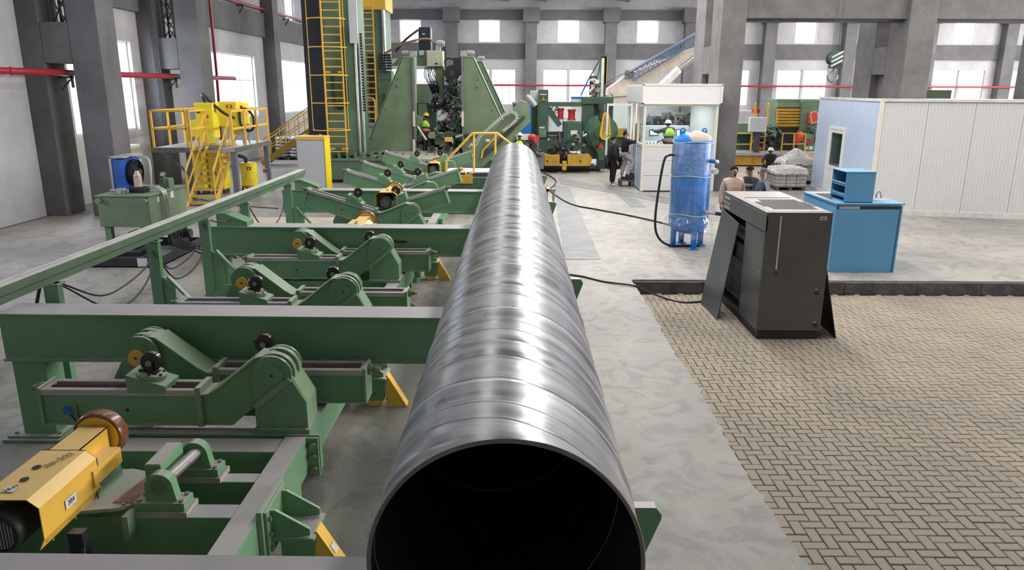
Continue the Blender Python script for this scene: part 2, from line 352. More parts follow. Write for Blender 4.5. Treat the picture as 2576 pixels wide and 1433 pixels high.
# herringbone pavers
def pmesh(w, l):
    mb = MB(); g = 0.004; b = 0.006; z1, z0 = 0.0, -0.06
    a = [(g, g), (w-g, g), (w-g, l-g), (g, l-g)]; t = [(g+b, g+b), (w-g-b, g+b), (w-g-b, l-g-b), (g+b, l-g-b)]
    mb.add([(p[0], p[1], z0) for p in a]+[(p[0], p[1], z1-b) for p in a]+[(p[0], p[1], z1) for p in t],
           [(0, 1, 5, 4), (1, 2, 6, 5), (2, 3, 7, 6), (3, 0, 4, 7), (4, 5, 9, 8), (5, 6, 10, 9), (6, 7, 11, 10), (7, 4, 8, 11), (8, 9, 10, 11)])
    return mb
U = 0.1035
cells = []
for i in range(0, 118):
    for j in range(-20, int((EY-0.05)/U)):
        c = (i+j) % 4; x0 = EX-0.06+i*U; y0 = EY-0.09-(j+21)*U if False else j*U
        if c == 0: cells.append((x0, y0, 0))
        elif c == 2: cells.append((x0, y0, 1))
def inview(x, y, z):
    d = Vector((x, y, z-HC)); k = d.dot(CF)
    if k < 0.1: return False
    u = 1288+FPX*d.dot(CR)/k; v = 716.5-FPX*d.dot(CU)/k
    return 1480 < u < 2570 and v < 1430
vis = sorted([(hypot(hypot(x+.1, y+.1), 3.75), x, y, t) for x, y, t in cells if x > EX+0.02 and inview(x+.1, y+.1, -.25)])
near = set((round(x, 4), round(y, 4)) for _, x, y, t in vis[:298])
protos = []
for t in (0, 1):
    o = pmesh(2*U if t == 0 else U, U if t == 0 else 2*U).build('paver', PAV, None); protos.append(o.data); bpy.data.objects.remove(o)
stv = pmesh(2*U, U), pmesh(U, 2*U)
big = MB()
for x, y, t in cells:
    dz = random.uniform(-0.003, 0.003)
    if (2*U if t == 0 else U)+y > EY+0.1: continue
    if (round(x, 4), round(y, 4)) in near:
        o = bpy.data.objects.new('paver', protos[t]); COL.objects.link(o); o.parent = pav_floor; o.location = (x, y, -0.25+dz)
    else:
        m = stv[t]; big.add([(a+x, b+y, c-0.25+dz) for a, b, c in m.v], m.f)
big.build('paving', PAV, pav_floor, kind='stuff')
# trench cover plates let into the floor
def plates(name, mb_list, parent=floor):
    for mb in mb_list: mb.build(name, TRP, parent)
y = 15.76
pl = []
while y < 26.6:
    xa = 1.06+(y-15.7)*0.03; xb = 1.75+(y-15.7)*0.012; pl.append(MB().box(xa+.0, xb+.05, y, y+1.29, 0.001, 0.008)); y += 1.3
pl.append(MB().box(0.3, 1.80, 15.26, 15.75, 0.001, 0.008))
def zpoly(pts, z0=0.001, z1=0.008): return MB().prism([PZ(u, v, 0) for u, v in pts], z0, z1, 'z')
pl += [zpoly([(1404, 447), (1500, 466), (1492, 477), (1412, 463)]), zpoly([(1501, 466), (1598, 485), (1598, 496), (1556, 489), (1493, 477)]),
       zpoly([(1556, 490), (1597, 497), (1625, 521), (1587, 521)]), zpoly([(1600, 485), (1800, 515), (1800, 535), (1600, 497)])]
plates('cover_plate', pl)
# left wall with window holes
def holed(mb, lo, hi, zlo, zhi, t0, t1, holes, ax):
    us = sorted({lo, hi} | {h[0] for h in holes} | {h[1] for h in holes}); zs = sorted({zlo, zhi} | {h[2] for h in holes} | {h[3] for h in holes})
    for a, b in zip(us, us[1:]):
        for c, d in zip(zs, zs[1:]):
            mu, mz = (a+b)/2, (c+d)/2
            if any(h[0] < mu < h[1] and h[2] < mz < h[3] for h in holes): continue
            if ax == 'y': mb.box(t0, t1, a, b, c, d)
            else: mb.box(a, b, t0, t1, c, d)
    return mb
LWX = -13.1
LH = [(-6, -2, 2.05, 4.95), (3, 7, 2.05, 4.95), (9.5, 13, 2.05, 4.95), (15.6, 18.2, 2.05, 4.95), (22.4, 26.25, 2.05, 4.95), (33.0, 38.5, 2.05, 4.95), (42.4, 48.9, 2.05, 4.95), (44.3, 46.2, 7.2, 9.0), (30, 32, 7.2, 9.0), (51, 56, 2.05, 4.95)]
struct('wall_left', holed(MB(), -9, 58.3, -0.3, 9.8, LWX-0.3, LWX, LH, 'y'), WALLL)
WN = [0]
def window(a, b, z0, z1, t, ax, cols=2, transom=None, lower=None):
    WN[0] += 1; w = 0.06; fm = MB(); s = 0.05
    def B(p0, p1, q0, q1, e=0.0):
        if ax == 'y': fm.box(t-0.09-e, t-0.02+e, p0, p1, q0, q1)
        else: fm.box(p0, p1, t+0.02-e, t+0.09+e, q0, q1)
    B(a, a+w, z0, z1); B(b-w, b, z0, z1); B(a+w, b-w, z0, z0+w); B(a+w, b-w, z1-w, z1)
    tz = transom or z1
    if transom: B(a+w, b-w, tz-s/2, tz+s/2, 0.005)
    for k in range(1, cols): c = a+(b-a)*k/cols; B(c-w*0.7, c+w*0.7, z0+w, z1-w, 0.008)
    if lower:
        for k in range(cols):
            p = a+(b-a)*k/cols; q = a+(b-a)*(k+1)/cols
            for l in lower: c = p+(q-p)*l; B(c-0.03, c+0.03, z0+w, tz-s/2, 0.003)
    o = struct('window_%d' % WN[0], fm, PVC)
    for k in range(cols):
        p = a+(b-a)*k/cols+0.03; q = a+(b-a)*(k+1)/cols-0.03; g = MB()
        if ax == 'y': g.box(t-0.06, t-0.054, p, q, z0+0.03, z1-0.03)
        else: g.box(p, q, t+0.054, t+0.06, z0+0.03, z1-0.03)
        g.build('pane', GLS, o)
    sl = MB()
    if ax == 'y': sl.box(t-0.28, t+0.06, a-0.05, b+0.05, z0-0.06, z0)
    else: sl.box(a-0.05, b+0.05, t-0.06, t+0.28, z0-0.06, z0)
    sl.build('window_sill', PVC, o)
    return o
for a, b, z0, z1 in LH:
    if z0 > 7: window(a, b, z0, z1, LWX-0.12, 'y', 1)
    else: window(a, b, z0, z1, LWX-0.12, 'y', 3 if b-a > 4.5 else 2, z0+1.75, (0.33, 0.62))
struct('trim_2', MB().box(LWX, LWX+0.16, -9, 58, 5.95, 7.1).box(LWX, LWX+0.10, -9, 58, -0.0, 0.0001), WALLD)
# back wall
BY = 58.0; BC = [1.04+5.87*k for k in range(-3, 8)]; BH = []
for c in BC:
    BH += [(c+1.99, c+3.57, 6.76, 8.32)]
    BH += [] if abs(c-6.91) < .1 else [(c+0.96, c+2.78, 2.25, 4.86), (c+2.93, c+4.75, 2.25, 4.86)]
BH = [h for h in BH if h[0] > -12.8 and h[1] < 42]
struct('wall_back', holed(MB(), LWX-0.3, 43, -0.3, 9.8, BY, BY+0.3, BH, 'x'), WALLL)
for a, b, z0, z1 in BH: window(a, b, z0, z1, BY+0.1, 'x', 1, None if z0 > 6 else z1-0.95, None if z0 > 6 else (0.42, 0.72))
struct('trim_3', MB().box(LWX, 43, BY-0.14, BY, 5.6, 6.68), WALLD)
struct('trim_4', MB().box(LWX, 43, BY-0.14, BY, 8.34, 9.05), WALLD)
struct('ceiling', MB().box(LWX-0.3, 43, -9, 58.3, 9.75, 9.95), CEIL)
r = MB()
for k in range(8): yy = 3+k*7.5; r.box(LWX, 43, yy-0.12, yy+0.12, 9.5, 9.75)
for xx in (-12, -6.3, -0.6, 2.2, 8.2, 14.5, 25.5, 37): r.box(xx-0.06, xx+0.06, -9, 58, 9.6, 9.75)
struct('trim_5', r, CEIL)
for i, c in enumerate(BC[1:-1]):
    col = MB().box(c-0.42, c+0.42, BY-0.75, BY, 0, 8.2).box(c-0.60, c+0.60, BY-0.95, BY, 8.15, 9.15)
    struct('trim_%d' % (6+i), col, PIERM)
rp = MB().cyl((-13, BY-1.0, 3.68), (42, BY-1.0, 3.68), 0.075, n=12)
tag(rp.build('fire_pipe', PIPR), 'long red pipe running level across the far back wall windows', 'pipe')
# battened piers on the left wall
def pierL(n, y0, d, lat=True):
    m = MB(); X0, X1, X2, X3 = -13.1, -12.52, -11.78, -10.98
    m.box(X0, X1, y0, y0+d, 0, 9.75); m.box(X2, X3, y0, y0+d, 0, 9.75); m.box(X1, X2, y0, y0+d, 4.08, 5.12); m.box(X1, X2, y0, y0+d, 7.6, 9.75)
    o = struct('trim_%d' % n, m, PIERM, bevel=0.02)
    l = MB(); xa, xb = -12.3, -11.95
    for yy in (y0+d*0.35, y0+d*0.75):
        for xx in (xa, xb): l.box(xx-0.03, xx+0.03, yy-0.03, yy+0.03, 5.12, 7.6)
        for k in range(4):
            z = 5.12+k*0.62; l.bar((xa, yy, z), (xb, yy, z+0.62), 0.03); l.bar((xb, yy, z), (xa, yy, z+0.62), 0.03)
    l.build('lattice_bracing', DGR, o)
for n, y0 in ((20, 20.4), (21, 26.85), (22, 13.9)): pierL(n, y0, 0.92)
for n, y0 in ((23, 40.0), (24, 50.5)): struct('trim_%d' % n, MB().box(-13.1, -12.48, y0, y0+0.9, 0, 9.75), PIERM)
rp = MB().cyl((-12.15, -5, 3.84), (-12.15, 33, 3.84), 0.085, n=14)
for yy in (18.3, 21.5, 27.9): rp.cyl((-12.15, yy, 3.84), (-12.15, yy+0.12, 3.84), 0.105, n=14)
rpo = tag(rp.build('fire_pipe', PIPR), 'thick red pipe along the left wall passing through the pier openings', 'pipe')
for yy in (20.9, 27.3, 14.4): MB().box(-12.18, -12.12, yy, yy+0.05, 3.45, 3.76).box(-12.5, -12.1, yy, yy+0.05, 3.70, 3.76).bar((-12.45, yy, 3.4), (-12.15, yy, 3.7), 0.04).build('pipe_bracket', DGR, rpo)
rp2 = MB().cyl((-12.85, 33, 7.25), (-12.85, 56, 7.35), 0.07, n=12)
rp2o = tag(rp2.build('fire_pipe', PIPR), 'red pipe high on the left wall on triangular brackets', 'pipe')
for yy in (36.5, 40.2, 43.6, 47.5, 51): MB().box(-13.09, -12.7, yy, yy+0.06, 7.12, 7.18).box(-13.09, -13.04, yy, yy+0.06, 6.6, 7.12).bar((-13.07, yy+.03, 6.62), (-12.72, yy+.03, 7.14), 0.05).build('pipe_bracket', DGR, rp2o)
tag(MB().tube([(-12.35, 31.6, 9.6), (-12.35, 31.6, 4.1), (-12.4, 31.7, 3.6), (-12.45, 31.7, 1.2)], 0.055, 10).build('fire_pipe', PIPR), 'thin red standpipe dropping down beside the second pier', 'pipe')
cb = MB()
for k, dx in enumerate((0, 0.05, 0.1, 0.16)): cb.tube(spl([(-12.6+dx, 26.75, 9.5), (-12.62+dx*1.3, 26.75, 6.2), (-12.55+dx, 26.72, 4.2), (-12.5+dx*1.2, 26.7, 1.4)], 5), 0.022, 6)
tag(cb.build('wall_cable', DGR), 'bundle of grey cables running down the second pier', 'cable')
tag(MB().box(-13.05, -12.7, 24.3, 25.3, 0.9, 1.62).box(-12.72, -12.68, 24.35, 25.25, 0.95, 1.57).build('wall_heater', PVC, bevel=0.02), 'white wall unit under the narrow left window', 'heater')
# hall piers on the right with the crane beam
def pierR(n, x0, x1, m_):
    m = MB(); Y0, Y1, Y2, Y3 = 26.2, 27.5, 28.5, 30.0
    m.box(x0, x1, Y0, Y1, 0, 9.7); m.box(x0, x1, Y2, Y3, 0, 9.7); m.box(x0, x1, Y1, Y2, 4.0, 4.95); m.box(x0, x1, Y1, Y2, 7.4, 9.7)
    m.box(x0+0.25, x1-0.25, Y1, Y2, 0, 4.0)
    return struct('trim_%d' % n, m, m_, bevel=0.02)
pierR(25, 6.84, 7.66, PIERC); pierR(26, 13.08, 14.0, PIERC); pierR(27, 19.4, 20.3, PIERC); pierR(30, 32, 32.9, PIERC); pierR(31, 25.7, 26.6, PIERC)
bm_ = MB().box(7.66, 41, 26.35, 27.2, 5.78, 7.0); struct('trim_28', bm_, PIERC, bevel=0.02)
struct('trim_29', MB().box(7.66, 41, 26.55, 27.0, 5.70, 5.78), DGR)
struct('wall_right', MB().box(42.7, 43, -9, 58, -0.5, 4.0).box(42.7, 43, -9, 58, 7.5, 9.8).box(42.7, 43, -9, 2, 4.0, 7.5).box(42.7, 43, 50, 58, 4.0, 7.5), WALLL)
struct('wall_front', holed(MB(), LWX, 43, -0.5, 9.8, -9.3, -9.0, [(24, 30, 6, 8), (34, 40, 6, 8)], 'x'), WALLL)
# ================================================================== THE PIPE
def pipe_mat():
    m = bpy.data.materials.new('spiral_welded_steel'); m.use_nodes = True; nt = m.node_tree; N = nt.nodes; L = nt.links; b = N['Principled BSDF']
    tc = N.new('ShaderNodeTexCoord'); sp = N.new('ShaderNodeSeparateXYZ'); L.new(tc.outputs['Object'], sp.inputs[0])
    def M_(op, a, c=None, d=None):
        q = N.new('ShaderNodeMath'); q.operation = op
        for i, v in enumerate((a, c, d)):
            if v is None: continue
            if isinstance(v, (int, float)): q.inputs[i].default_value = v
            else: L.new(v, q.inputs[i])
        return q.outputs[0]
    X, Y, Z = sp.outputs
    th = M_('ARCTAN2', X, Z); h = M_('ADD', M_('MULTIPLY', Y, 1/1.04), M_('MULTIPLY', th, 1/(2*pi)))
    ph = M_('FRACT', M_('ADD', h, 0.285+100))
    def pulse(c, w):
        d = M_('ABSOLUTE', M_('SUBTRACT', ph, c)); d = M_('MINIMUM', d, M_('SUBTRACT', 1.0, d)); return M_('MAXIMUM', M_('SUBTRACT', 1.0, M_('DIVIDE', d, w)), 0.0)
    def streak(sc, ts, det, off=0):
        cx = N.new('ShaderNodeCombineXYZ'); L.new(M_('ADD', M_('MULTIPLY', h, sc), off), cx.inputs[0]); L.new(M_('MULTIPLY', X, ts), cx.inputs[1]); L.new(M_('MULTIPLY', Z, ts), cx.inputs[2])
        n = N.new('ShaderNodeTexNoise'); n.inputs['Scale'].default_value = 1; n.inputs['Detail'].default_value = det; L.new(cx.outputs[0], n.inputs['Vector']); return n.outputs['Fac']
    s1 = streak(9, 1.6, 5); s2 = streak(70, 1.2, 4, 5); s3 = streak(1.4, 3.0, 3, 9)
    seam = pulse(0.0, 0.016); grv = M_('MAXIMUM', M_('MAXIMUM', pulse(0.03, 0.016), pulse(0.30, 0.010)), M_('MAXIMUM', pulse(0.66, 0.010), pulse(0.80, 0.006))); edge = pulse(0.5, 0.02); dark = pulse(0.46, 0.05); pat = pulse(0.90, 0.09)  # dark: shadow band beside the midway groove, put into the colour
    # colour
    r = N.new('ShaderNodeValToRGB'); L.new(M_('ADD', M_('MULTIPLY', s1, 0.72), M_('MULTIPLY', s2, 0.28)), r.inputs[0])
    e = r.color_ramp.elements; e[0].position, e[0].color = 0.32, (0.15, 0.15, 0.17, 1); e[1].position, e[1].color = 0.68, (0.40, 0.395, 0.41, 1)
    mx = N.new('ShaderNodeMix'); mx.data_type = 'RGBA'; L.new(r.outputs[0], mx.inputs['A']); mx.inputs['B'].default_value = (0.10, 0.095, 0.10, 1)
    k = M_('MULTIPLY', M_('MAXIMUM', M_('MULTIPLY', pat, M_('GREATER_THAN', s3, 0.47)), M_('MAXIMUM', M_('MULTIPLY', dark, 0.9), grv)), 0.75); L.new(k, mx.inputs['Factor'])
    m2 = N.new('ShaderNodeMix'); m2.data_type = 'RGBA'; L.new(mx.outputs['Result'], m2.inputs['A']); m2.inputs['B'].default_value = (0.62, 0.61, 0.62, 1); L.new(M_('MULTIPLY', seam, 0.9), m2.inputs['Factor'])
    L.new(m2.outputs['Result'], b.inputs['Base Color']); b.inputs['Metallic'].default_value = 0.75
    rr = N.new('ShaderNodeMapRange'); L.new(s1, rr.inputs[0]); rr.inputs['From Min'].default_value = 0.3; rr.inputs['From Max'].default_value = 0.7; rr.inputs['To Min'].default_value = 0.25; rr.inputs['To Max'].default_value = 0.42; L.new(rr.outputs[0], b.inputs['Roughness'])
    hh = M_('ADD', M_('ADD', M_('MULTIPLY', seam, 0.9), M_('MULTIPLY', grv, -0.7)), M_('ADD', M_('MULTIPLY', edge, -0.8), M_('MULTIPLY', s2, 0.22)))
    bp = N.new('ShaderNodeBump'); bp.inputs['Strength'].default_value = 0.55; bp.inputs['Distance'].default_value = 0.004; L.new(hh, bp.inputs['Height']); L.new(bp.outputs[0], b.inputs['Normal'])
    return m
PIP = pipe_mat()
PX_, PZ_, PR, PY0, PY1 = -0.03, 1.84, 0.5, 2.31, 16.35
pipe = thing('spiral_welded_pipe', 'huge spiral-welded steel pipe lying lengthwise on green skid beams, open end towards us', 'pipe', (PX_, 0, PZ_))
mb = MB(); nT, nY = 144, 560; vs = []
for j in range(nY+1):
    y = PY0+(PY1-PY0)*j/nY
    for i in range(nT):
        t = 2*pi*i/nT; ph = ((y/1.04+atan2(sin(t), cos(t))/(2*pi)+0.285) % 1.0)
        w = abs(((ph+0.5) % 1.0)-0.5); w2 = abs(ph-0.5)
        r = PR + 0.0026*cos(2*pi*ph*2) + 0.0020*math.exp(-(w/0.02)**2) - 0.0032*math.exp(-(w2/0.03)**2) + 0.0011*cos(2*pi*ph*5+1)
        vs.append((PX_+r*sin(t), y, PZ_+r*cos(t)))
fs = [(j*nT+i, j*nT+(i+1) % nT, (j+1)*nT+(i+1) % nT, (j+1)*nT+i) for j in range(nY) for i in range(nT)]
mb.add(vs, fs, True); mb.build('outer_shell', PIP, pipe)
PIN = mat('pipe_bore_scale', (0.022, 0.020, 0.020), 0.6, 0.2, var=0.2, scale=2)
RIM = mat('cut_rim_steel', (0.20, 0.19, 0.185), 0.5, 0.5, var=0.12, scale=14)
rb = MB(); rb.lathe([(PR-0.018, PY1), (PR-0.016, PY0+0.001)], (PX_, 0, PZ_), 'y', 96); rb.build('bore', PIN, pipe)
rb = MB(); rb.lathe([(PR-0.016, PY0), (PR-0.0145, PY0-0.002), (PR-0.002, PY0-0.002), (PR+0.001, PY0+0.001)], (PX_, 0, PZ_), 'y', 144); rb.build('cut_rim', RIM, pipe)
hs = MB(); pts = []
for k in range(-30, 160):
    a = k*2*pi/48; y = PY0+0.02+(k+8)*1.04/48
    if y > PY0+0.01 and k < 110: pts.append((PX_-(PR-0.018)*sin(a+2.4), y, PZ_+(PR-0.018)*cos(a+2.4)))
hs.tube(pts, 0.003, 5); hs.build('inner_weld', RIM, pipe)
# ================================================================== SKID BEAMS
BEAMY = [(2.71, 'nearest'), (6.88, 'second nearest'), (12.05, 'third nearest'), (15.95, 'farthest')]
BEAML = ['nearest green skid beam crossing the bottom of the view under the pipe', 'green skid beam behind the yellow drive, standing on a bolted column at left', 'green skid beam in the middle distance with a brown scrape on its face', 'farthest green skid beam, in front of the grey and yellow cabinet']
def beam(y, label, dz=0.0):
    z0, z1 = 1.352+dz, 1.33+dz; x0, x1 = -5.06, 0.46; d = 0.36
    if dz: x0 = -5.23
    t = thing('skid_beam', label, 'beam', (-2.2, y+d/2, 0), 'green skid beams under the pipe')
    b = MB(); b.hexa([(x0, y+.01, .885+dz), (x1, y+.01, .885+dz), (x1, y+d-.01, .885+dz), (x0, y+d-.01, .885+dz), (x0, y+.01, z0-.025), (x1, y+.01, z1-.025), (x1, y+d-.01, z1-.025), (x0, y+d-.01, z0-.025)]); b.build('web', GR, t)
    b = MB(); b.hexa([(x0-.01, y-.012, z0-.025), (x1+.01, y-.012, z1-.025), (x1+.01, y+d+.012, z1-.025), (x0-.01, y+d+.012, z0-.025), (x0-.01, y-.012, z0), (x1+.01, y-.012, z1), (x1+.01, y+d+.012, z1), (x0-.01, y+d+.012, z0)]); b.build('top_flange', GR, t, 0.004)
    b = MB(); b.box(x0-.01, x1+.01, y-.015, y+d+.015, .86+dz, .885+dz); b.build('bottom_flange', GR, t, 0.004)
    wd = MB()
    for k in range(19): xx = x0+.2+k*.29; wd.box(xx, xx+.16, y-.006, y+.012, .884+dz, .896+dz)
    wd.build('weld_bead', GRL, t, kind='stuff')
    for cx in (x0+.03, 0.12):
        b = MB(); b.box(cx, cx+.33, y+.04, y+.32, .05, .86+dz); c = b.build('column', GR, t, 0.006)
        MB().box(cx-.14, cx+.40, y-.02, y+.38, .03, .055).box(cx-.17, cx+.42, y-.06, y+.42, 0, .03).build('base_plate', GR, c, 0.004)
        bolts(MB(), [(cx+a, y+bb, .055) for a in (-.08, .36) for bb in (.04, .32)], .02, .018, (0, 0, 1)).each('anchor_bolt', STD, c)
    s = MB(); s.prism([(.40, 1.335), (.575, 1.335), (.672, 1.60), (.672, 1.62), (.645, 1.655), (.50, 1.655), (.47, 1.60)], y+.29, y+.345)
    s.build('pipe_stop', GR, t)
    if y > 10: MB().prism([(x0+.28, z0), (x0+.28, z0+.20), (x0+.40, z0+.22), (x0+.78, z0+.07), (x0+.78, z0)], y+.02, y+d-.02).build('end_stop', GR, t, .004)
    return t
beams = [beam(y, l, -.085 if y == 12.05 else 0.0) for (y, _), l in zip(BEAMY, BEAML)]
scr = MB(); cx, cz = PY(998, 607, 12.04)
for k in range(6): a = random.uniform(-.12, .12); scr.ball((cx+a, 12.055, cz+random.uniform(-.01, .01)), .07, .006, .02, 8, 4)
scr.build('paint_scrape', RUST, beams[2])
# lengthwise side rail with posts
RX = -4.78
rail = thing('side_rail', 'long pale green side rail on posts running away at left', 'rail', (RX, 11, 0))
RZ = 1.70
MB().box(RX-.09, RX+.02, 3.0, 16.75, RZ-.085, RZ).box(RX-.06, RX, 3.0, 16.75, RZ-.17, RZ-.085).build('rail_beam', GRM, rail, 0.004)
MB().box(RX-.09, RX-.055, 3.0, 16.75, RZ, RZ+.016).build('track_strip', LBL, rail); MB().box(RX-.02, RX+.02, 3.0, 16.75, RZ, RZ+.016).build('track_strip', LBL, rail)
MB().box(RX-.055, RX-.02, 3.0, 16.7, RZ, RZ+.004).build('slot', BLK, rail)
MB().box(RX-.095, RX+.025, 16.75, 16.8, RZ-.09, RZ+.02).build('end_cap', ORG, rail)
for i, yy in enumerate((3.7, 5.5, 7.35, 9.55, 11.2, 12.95, 15.5)):
    w = .17; b = MB().box(RX-.10, RX+.05, yy, yy+.09, .02, RZ-.17); p = b.build('post', GR, rail, .004)
    MB().box(RX-.12, RX+.07, yy-.02, yy+.12, RZ-.19, RZ-.17).box(RX-.16, RX+.11, yy-.05, yy+.15, 0, .02).build('post_plate', GRL, p)
    if i in (3, 4, 6):
        g = MB(); zb = .42
        g.prism([(RX+.05, zb), (RX+.62, zb), (RX+.62, zb+.07), (RX+.20, zb+.07), (RX+.20, zb+.5), (RX+.05, zb+.62)], yy+.02, yy+.05)
        g2 = MB(); g2.bar((RX+.12, yy+.035, zb+.62), (RX+.60, yy+.035, zb+.06), .03, .07, (0, 1, 0)); g.build('gusset', GR, p); g2.build('brace', GR, p)
cbl = []
def hang(name, lab, pts, r=.011, cat='cable', m=BLK, n=6):
    return tag(MB().tube(spl(pts, n), r, 7).build(name, m), lab, cat)
hang('cable', 'upper black cable sagging under the side rail at left', [(RX+.05, 7.45, 1.50), (RX+.15, 7.9, 1.25), (RX+.05, 8.6, 1.17), (RX+.0, 9.3, 1.25), (RX-.03, 9.6, 1.42)])
hang('cable', 'lower black cable sagging under the side rail at left', [(RX+.05, 7.45, 1.48), (RX+.2, 7.9, 1.12), (RX+.1, 8.6, .97), (RX+.05, 9.2, 1.1), (RX-.02, 9.62, 1.4)])
hang('cable', 'black cable hanging straight down beside the first rail post', [(RX-.12, 7.36, 1.55), (RX-.2, 7.32, 1.2), (RX-.2, 7.32, .8), (RX-.18, 7.32, .3), (RX-.18, 7.34, .02)], .018)
hang('cable', 'upper of two black cables looping between the second and third rail posts', [(RX-.02, 9.65, 1.3), (RX-.1, 10.2, 1.0), (RX+.0, 10.8, 1.15), (RX-.02, 11.25, 1.5)])
hang('cable', 'lower of two black cables looping between the second and third rail posts', [(RX-.02, 9.65, 1.28), (RX-.05, 10.2, .85), (RX+.05, 10.8, 1.0), (RX-.02, 11.25, 1.48)])
hang('cable', 'black cable looping between the third and fourth rail posts', [(RX, 11.3, 1.52), (RX+.05, 11.7, 1.40), (RX+.05, 12.3, 1.38), (RX, 12.95, 1.52)])
hang('cable', 'black cable looping behind the fourth rail post', [(RX, 13.05, 1.5), (RX+.05, 13.6, 1.0), (RX+.05, 14.6, .95), (RX, 15.5, 1.55)])
# ================================================================== BASE FRAMES
XC = -2.795
def frame(y0, y1, crosses, label):
    t = thing('base_frame', label, 'frame', (XC, (y0+y1)/2, 0), 'green base frames under the roller arms')
    xr0, xr1 = -2.0, -1.81; xl0, xl1 = 2*XC-xr1, 2*XC-xr0
    for a, b in ((xr0, xr1), (xl0, xl1)):
        s = MB(); s.box(a, b, y0, y1, .535, .56).box(a+.02 if a > XC else a+.0, b, y0, y1, .25, .535).box(a, b, y0, y1, .235, .25); s.build('side_member', GR, t, .004)
    for c0, c1 in crosses:
        MB().box(xl1, xr0, c0, c1, .25, .556).build('cross_member', GR, t, .006)
    for a in (xr1, xl0-.10):
        for yy in (y0+.005, y1-.03):
            p = MB().box(a, a+.10, yy, yy+.025, .20, .56).build('joint_plate', GR, t, .003)
            for zz in (.27, .39, .50): bolts(MB(), [(a+.055, yy if yy > y0+.1 else yy+.04, zz)], .026, .03, (0, -1, 0)).build('hex_bolt', STD, p)
    for yy in (y0+.35, y1-.35): MB().box(xl0+.02, xl1-.02, yy, yy+.15, 0, .235).box(xr0+.02, xr1-.02, yy, yy+.15, 0, .235).build('foot_block', GR, t)
    return t
frame(3.55, 5.88, [(4.62, 4.80), (5.11, 5.25), (5.60, 5.85), (3.6, 3.75)], 'nearest green base frame with grey dusty tops under the yellow drive')
frame(5.90, 9.3, [(5.92, 6.05), (6.95, 7.1), (8.3, 8.5), (9.1, 9.28)], 'second green base frame, under the nearest pair of roller arms')
frame(9.32, 12.9, [(9.35, 9.5), (10.4, 10.55), (11.2, 11.3), (12.0, 12.2), (12.7, 12.88)], 'third green base frame, beneath the middle skid beam')
frame(17.02, 24.6, [(17.05, 17.2), (18.9, 19.1), (21, 21.2), (24.4, 24.58)], 'fifth green base frame, farthest from us beneath the last raised arms')
frame(12.92, 17.0, [(12.95, 13.1), (14.2, 14.4), (15.5, 15.7), (16.8, 16.98)], 'fourth green base frame, beneath the farthest skid beam')
# wheel brackets (each on its own frame)
def wheelb(y, label, tape=True):
    t = thing('wheel_bracket', label, 'bracket', (-1.6, y, 0), 'green wheel brackets with yellow guards')
    MB().box(-1.81, -1.77, y-.20, y+.30, .22, .62).build('mounting_plate', GRL, t, .004); MB().box(-1.77, -1.745, y-.17, y+.27, .24, .60).build('mounting_flange', GR, t, .004)
    bo = bolts(MB(), [(-1.745, y+a, z) for a in (-.14, .24) for z in (.30, .42, .54)], .02, .02, (1, 0, 0)); bo.each('hex_bolt', STD, t)
    for yy in (y-.10, y+.17): MB().prism([(-1.745, .58), (-1.71, .58), (-1.47, .43), (-1.47, .38), (-1.745, .34)], yy, yy+.025).build('gusset_plate', GR, t)
    MB().box(-1.745, -1.44, y-.12, y+.22, .34, .365).build('shelf', GR, t, .003)
    MB().prism([(-1.70, .34), (-1.70, .14), (-1.66, .08), (-1.48, .08), (-1.46, .14), (-1.46, .34)], y-.06, y+.06).build('fork', GR, t, .004)
    w = MB().cyl((-1.60, y+.075, .125), (-1.60, y+.13, .125), .125, n=28).cyl((-1.60, y-.055, .125), (-1.60, y+.075, .125), .118, n=28).build('guard_wheel', YEL, t)
    MB().cyl((-1.58, y-.075, .155), (-1.58, y-.055, .155), .022, n=10).build('axle', STD, t)
    MB().prism([(-1.455, .01), (-1.25, .01), (-1.255, .035), (-1.44, .36), (-1.455, .36)], y-.05, y-.04).build('side_guard', YEL, t)
    MB().hexa([(-1.245, y-.05, .01), (-1.225, y-.05, .01), (-1.225, y+.08, .01), (-1.245, y+.08, .01), (-1.455, y-.05, .38), (-1.435, y-.05, .38), (-1.435, y+.08, .38), (-1.455, y+.08, .38)]).build('sloping_guard', YEL, t, .002)
    if tape:
        p = lambda s_, e: (-1.223-.21*s_+.004, e, .01+.37*s_)
        MB().add([p(.45, y-.02), p(.45, y+.05), p(.62, y+.05), p(.62, y-.02)], [(0, 1, 2, 3)]).build('sticker', LBL, t)
    for z in (.10, .30): MB().cyl((-1.45, y-.06, z), (-1.45, y-.045, z), .012, n=6).build('bolt', STD, t)
    return t
wheelb(4.78, 'nearest green wheel bracket with yellow sloping guard, beside the big pipe')
wheelb(7.80, 'green wheel bracket with yellow guard under the second skid beam', False)
wheelb(10.2, 'green wheel bracket partly hidden behind the second skid beam')
wheelb(13.5, 'small distant green wheel bracket with yellow guard, beneath the third beam')
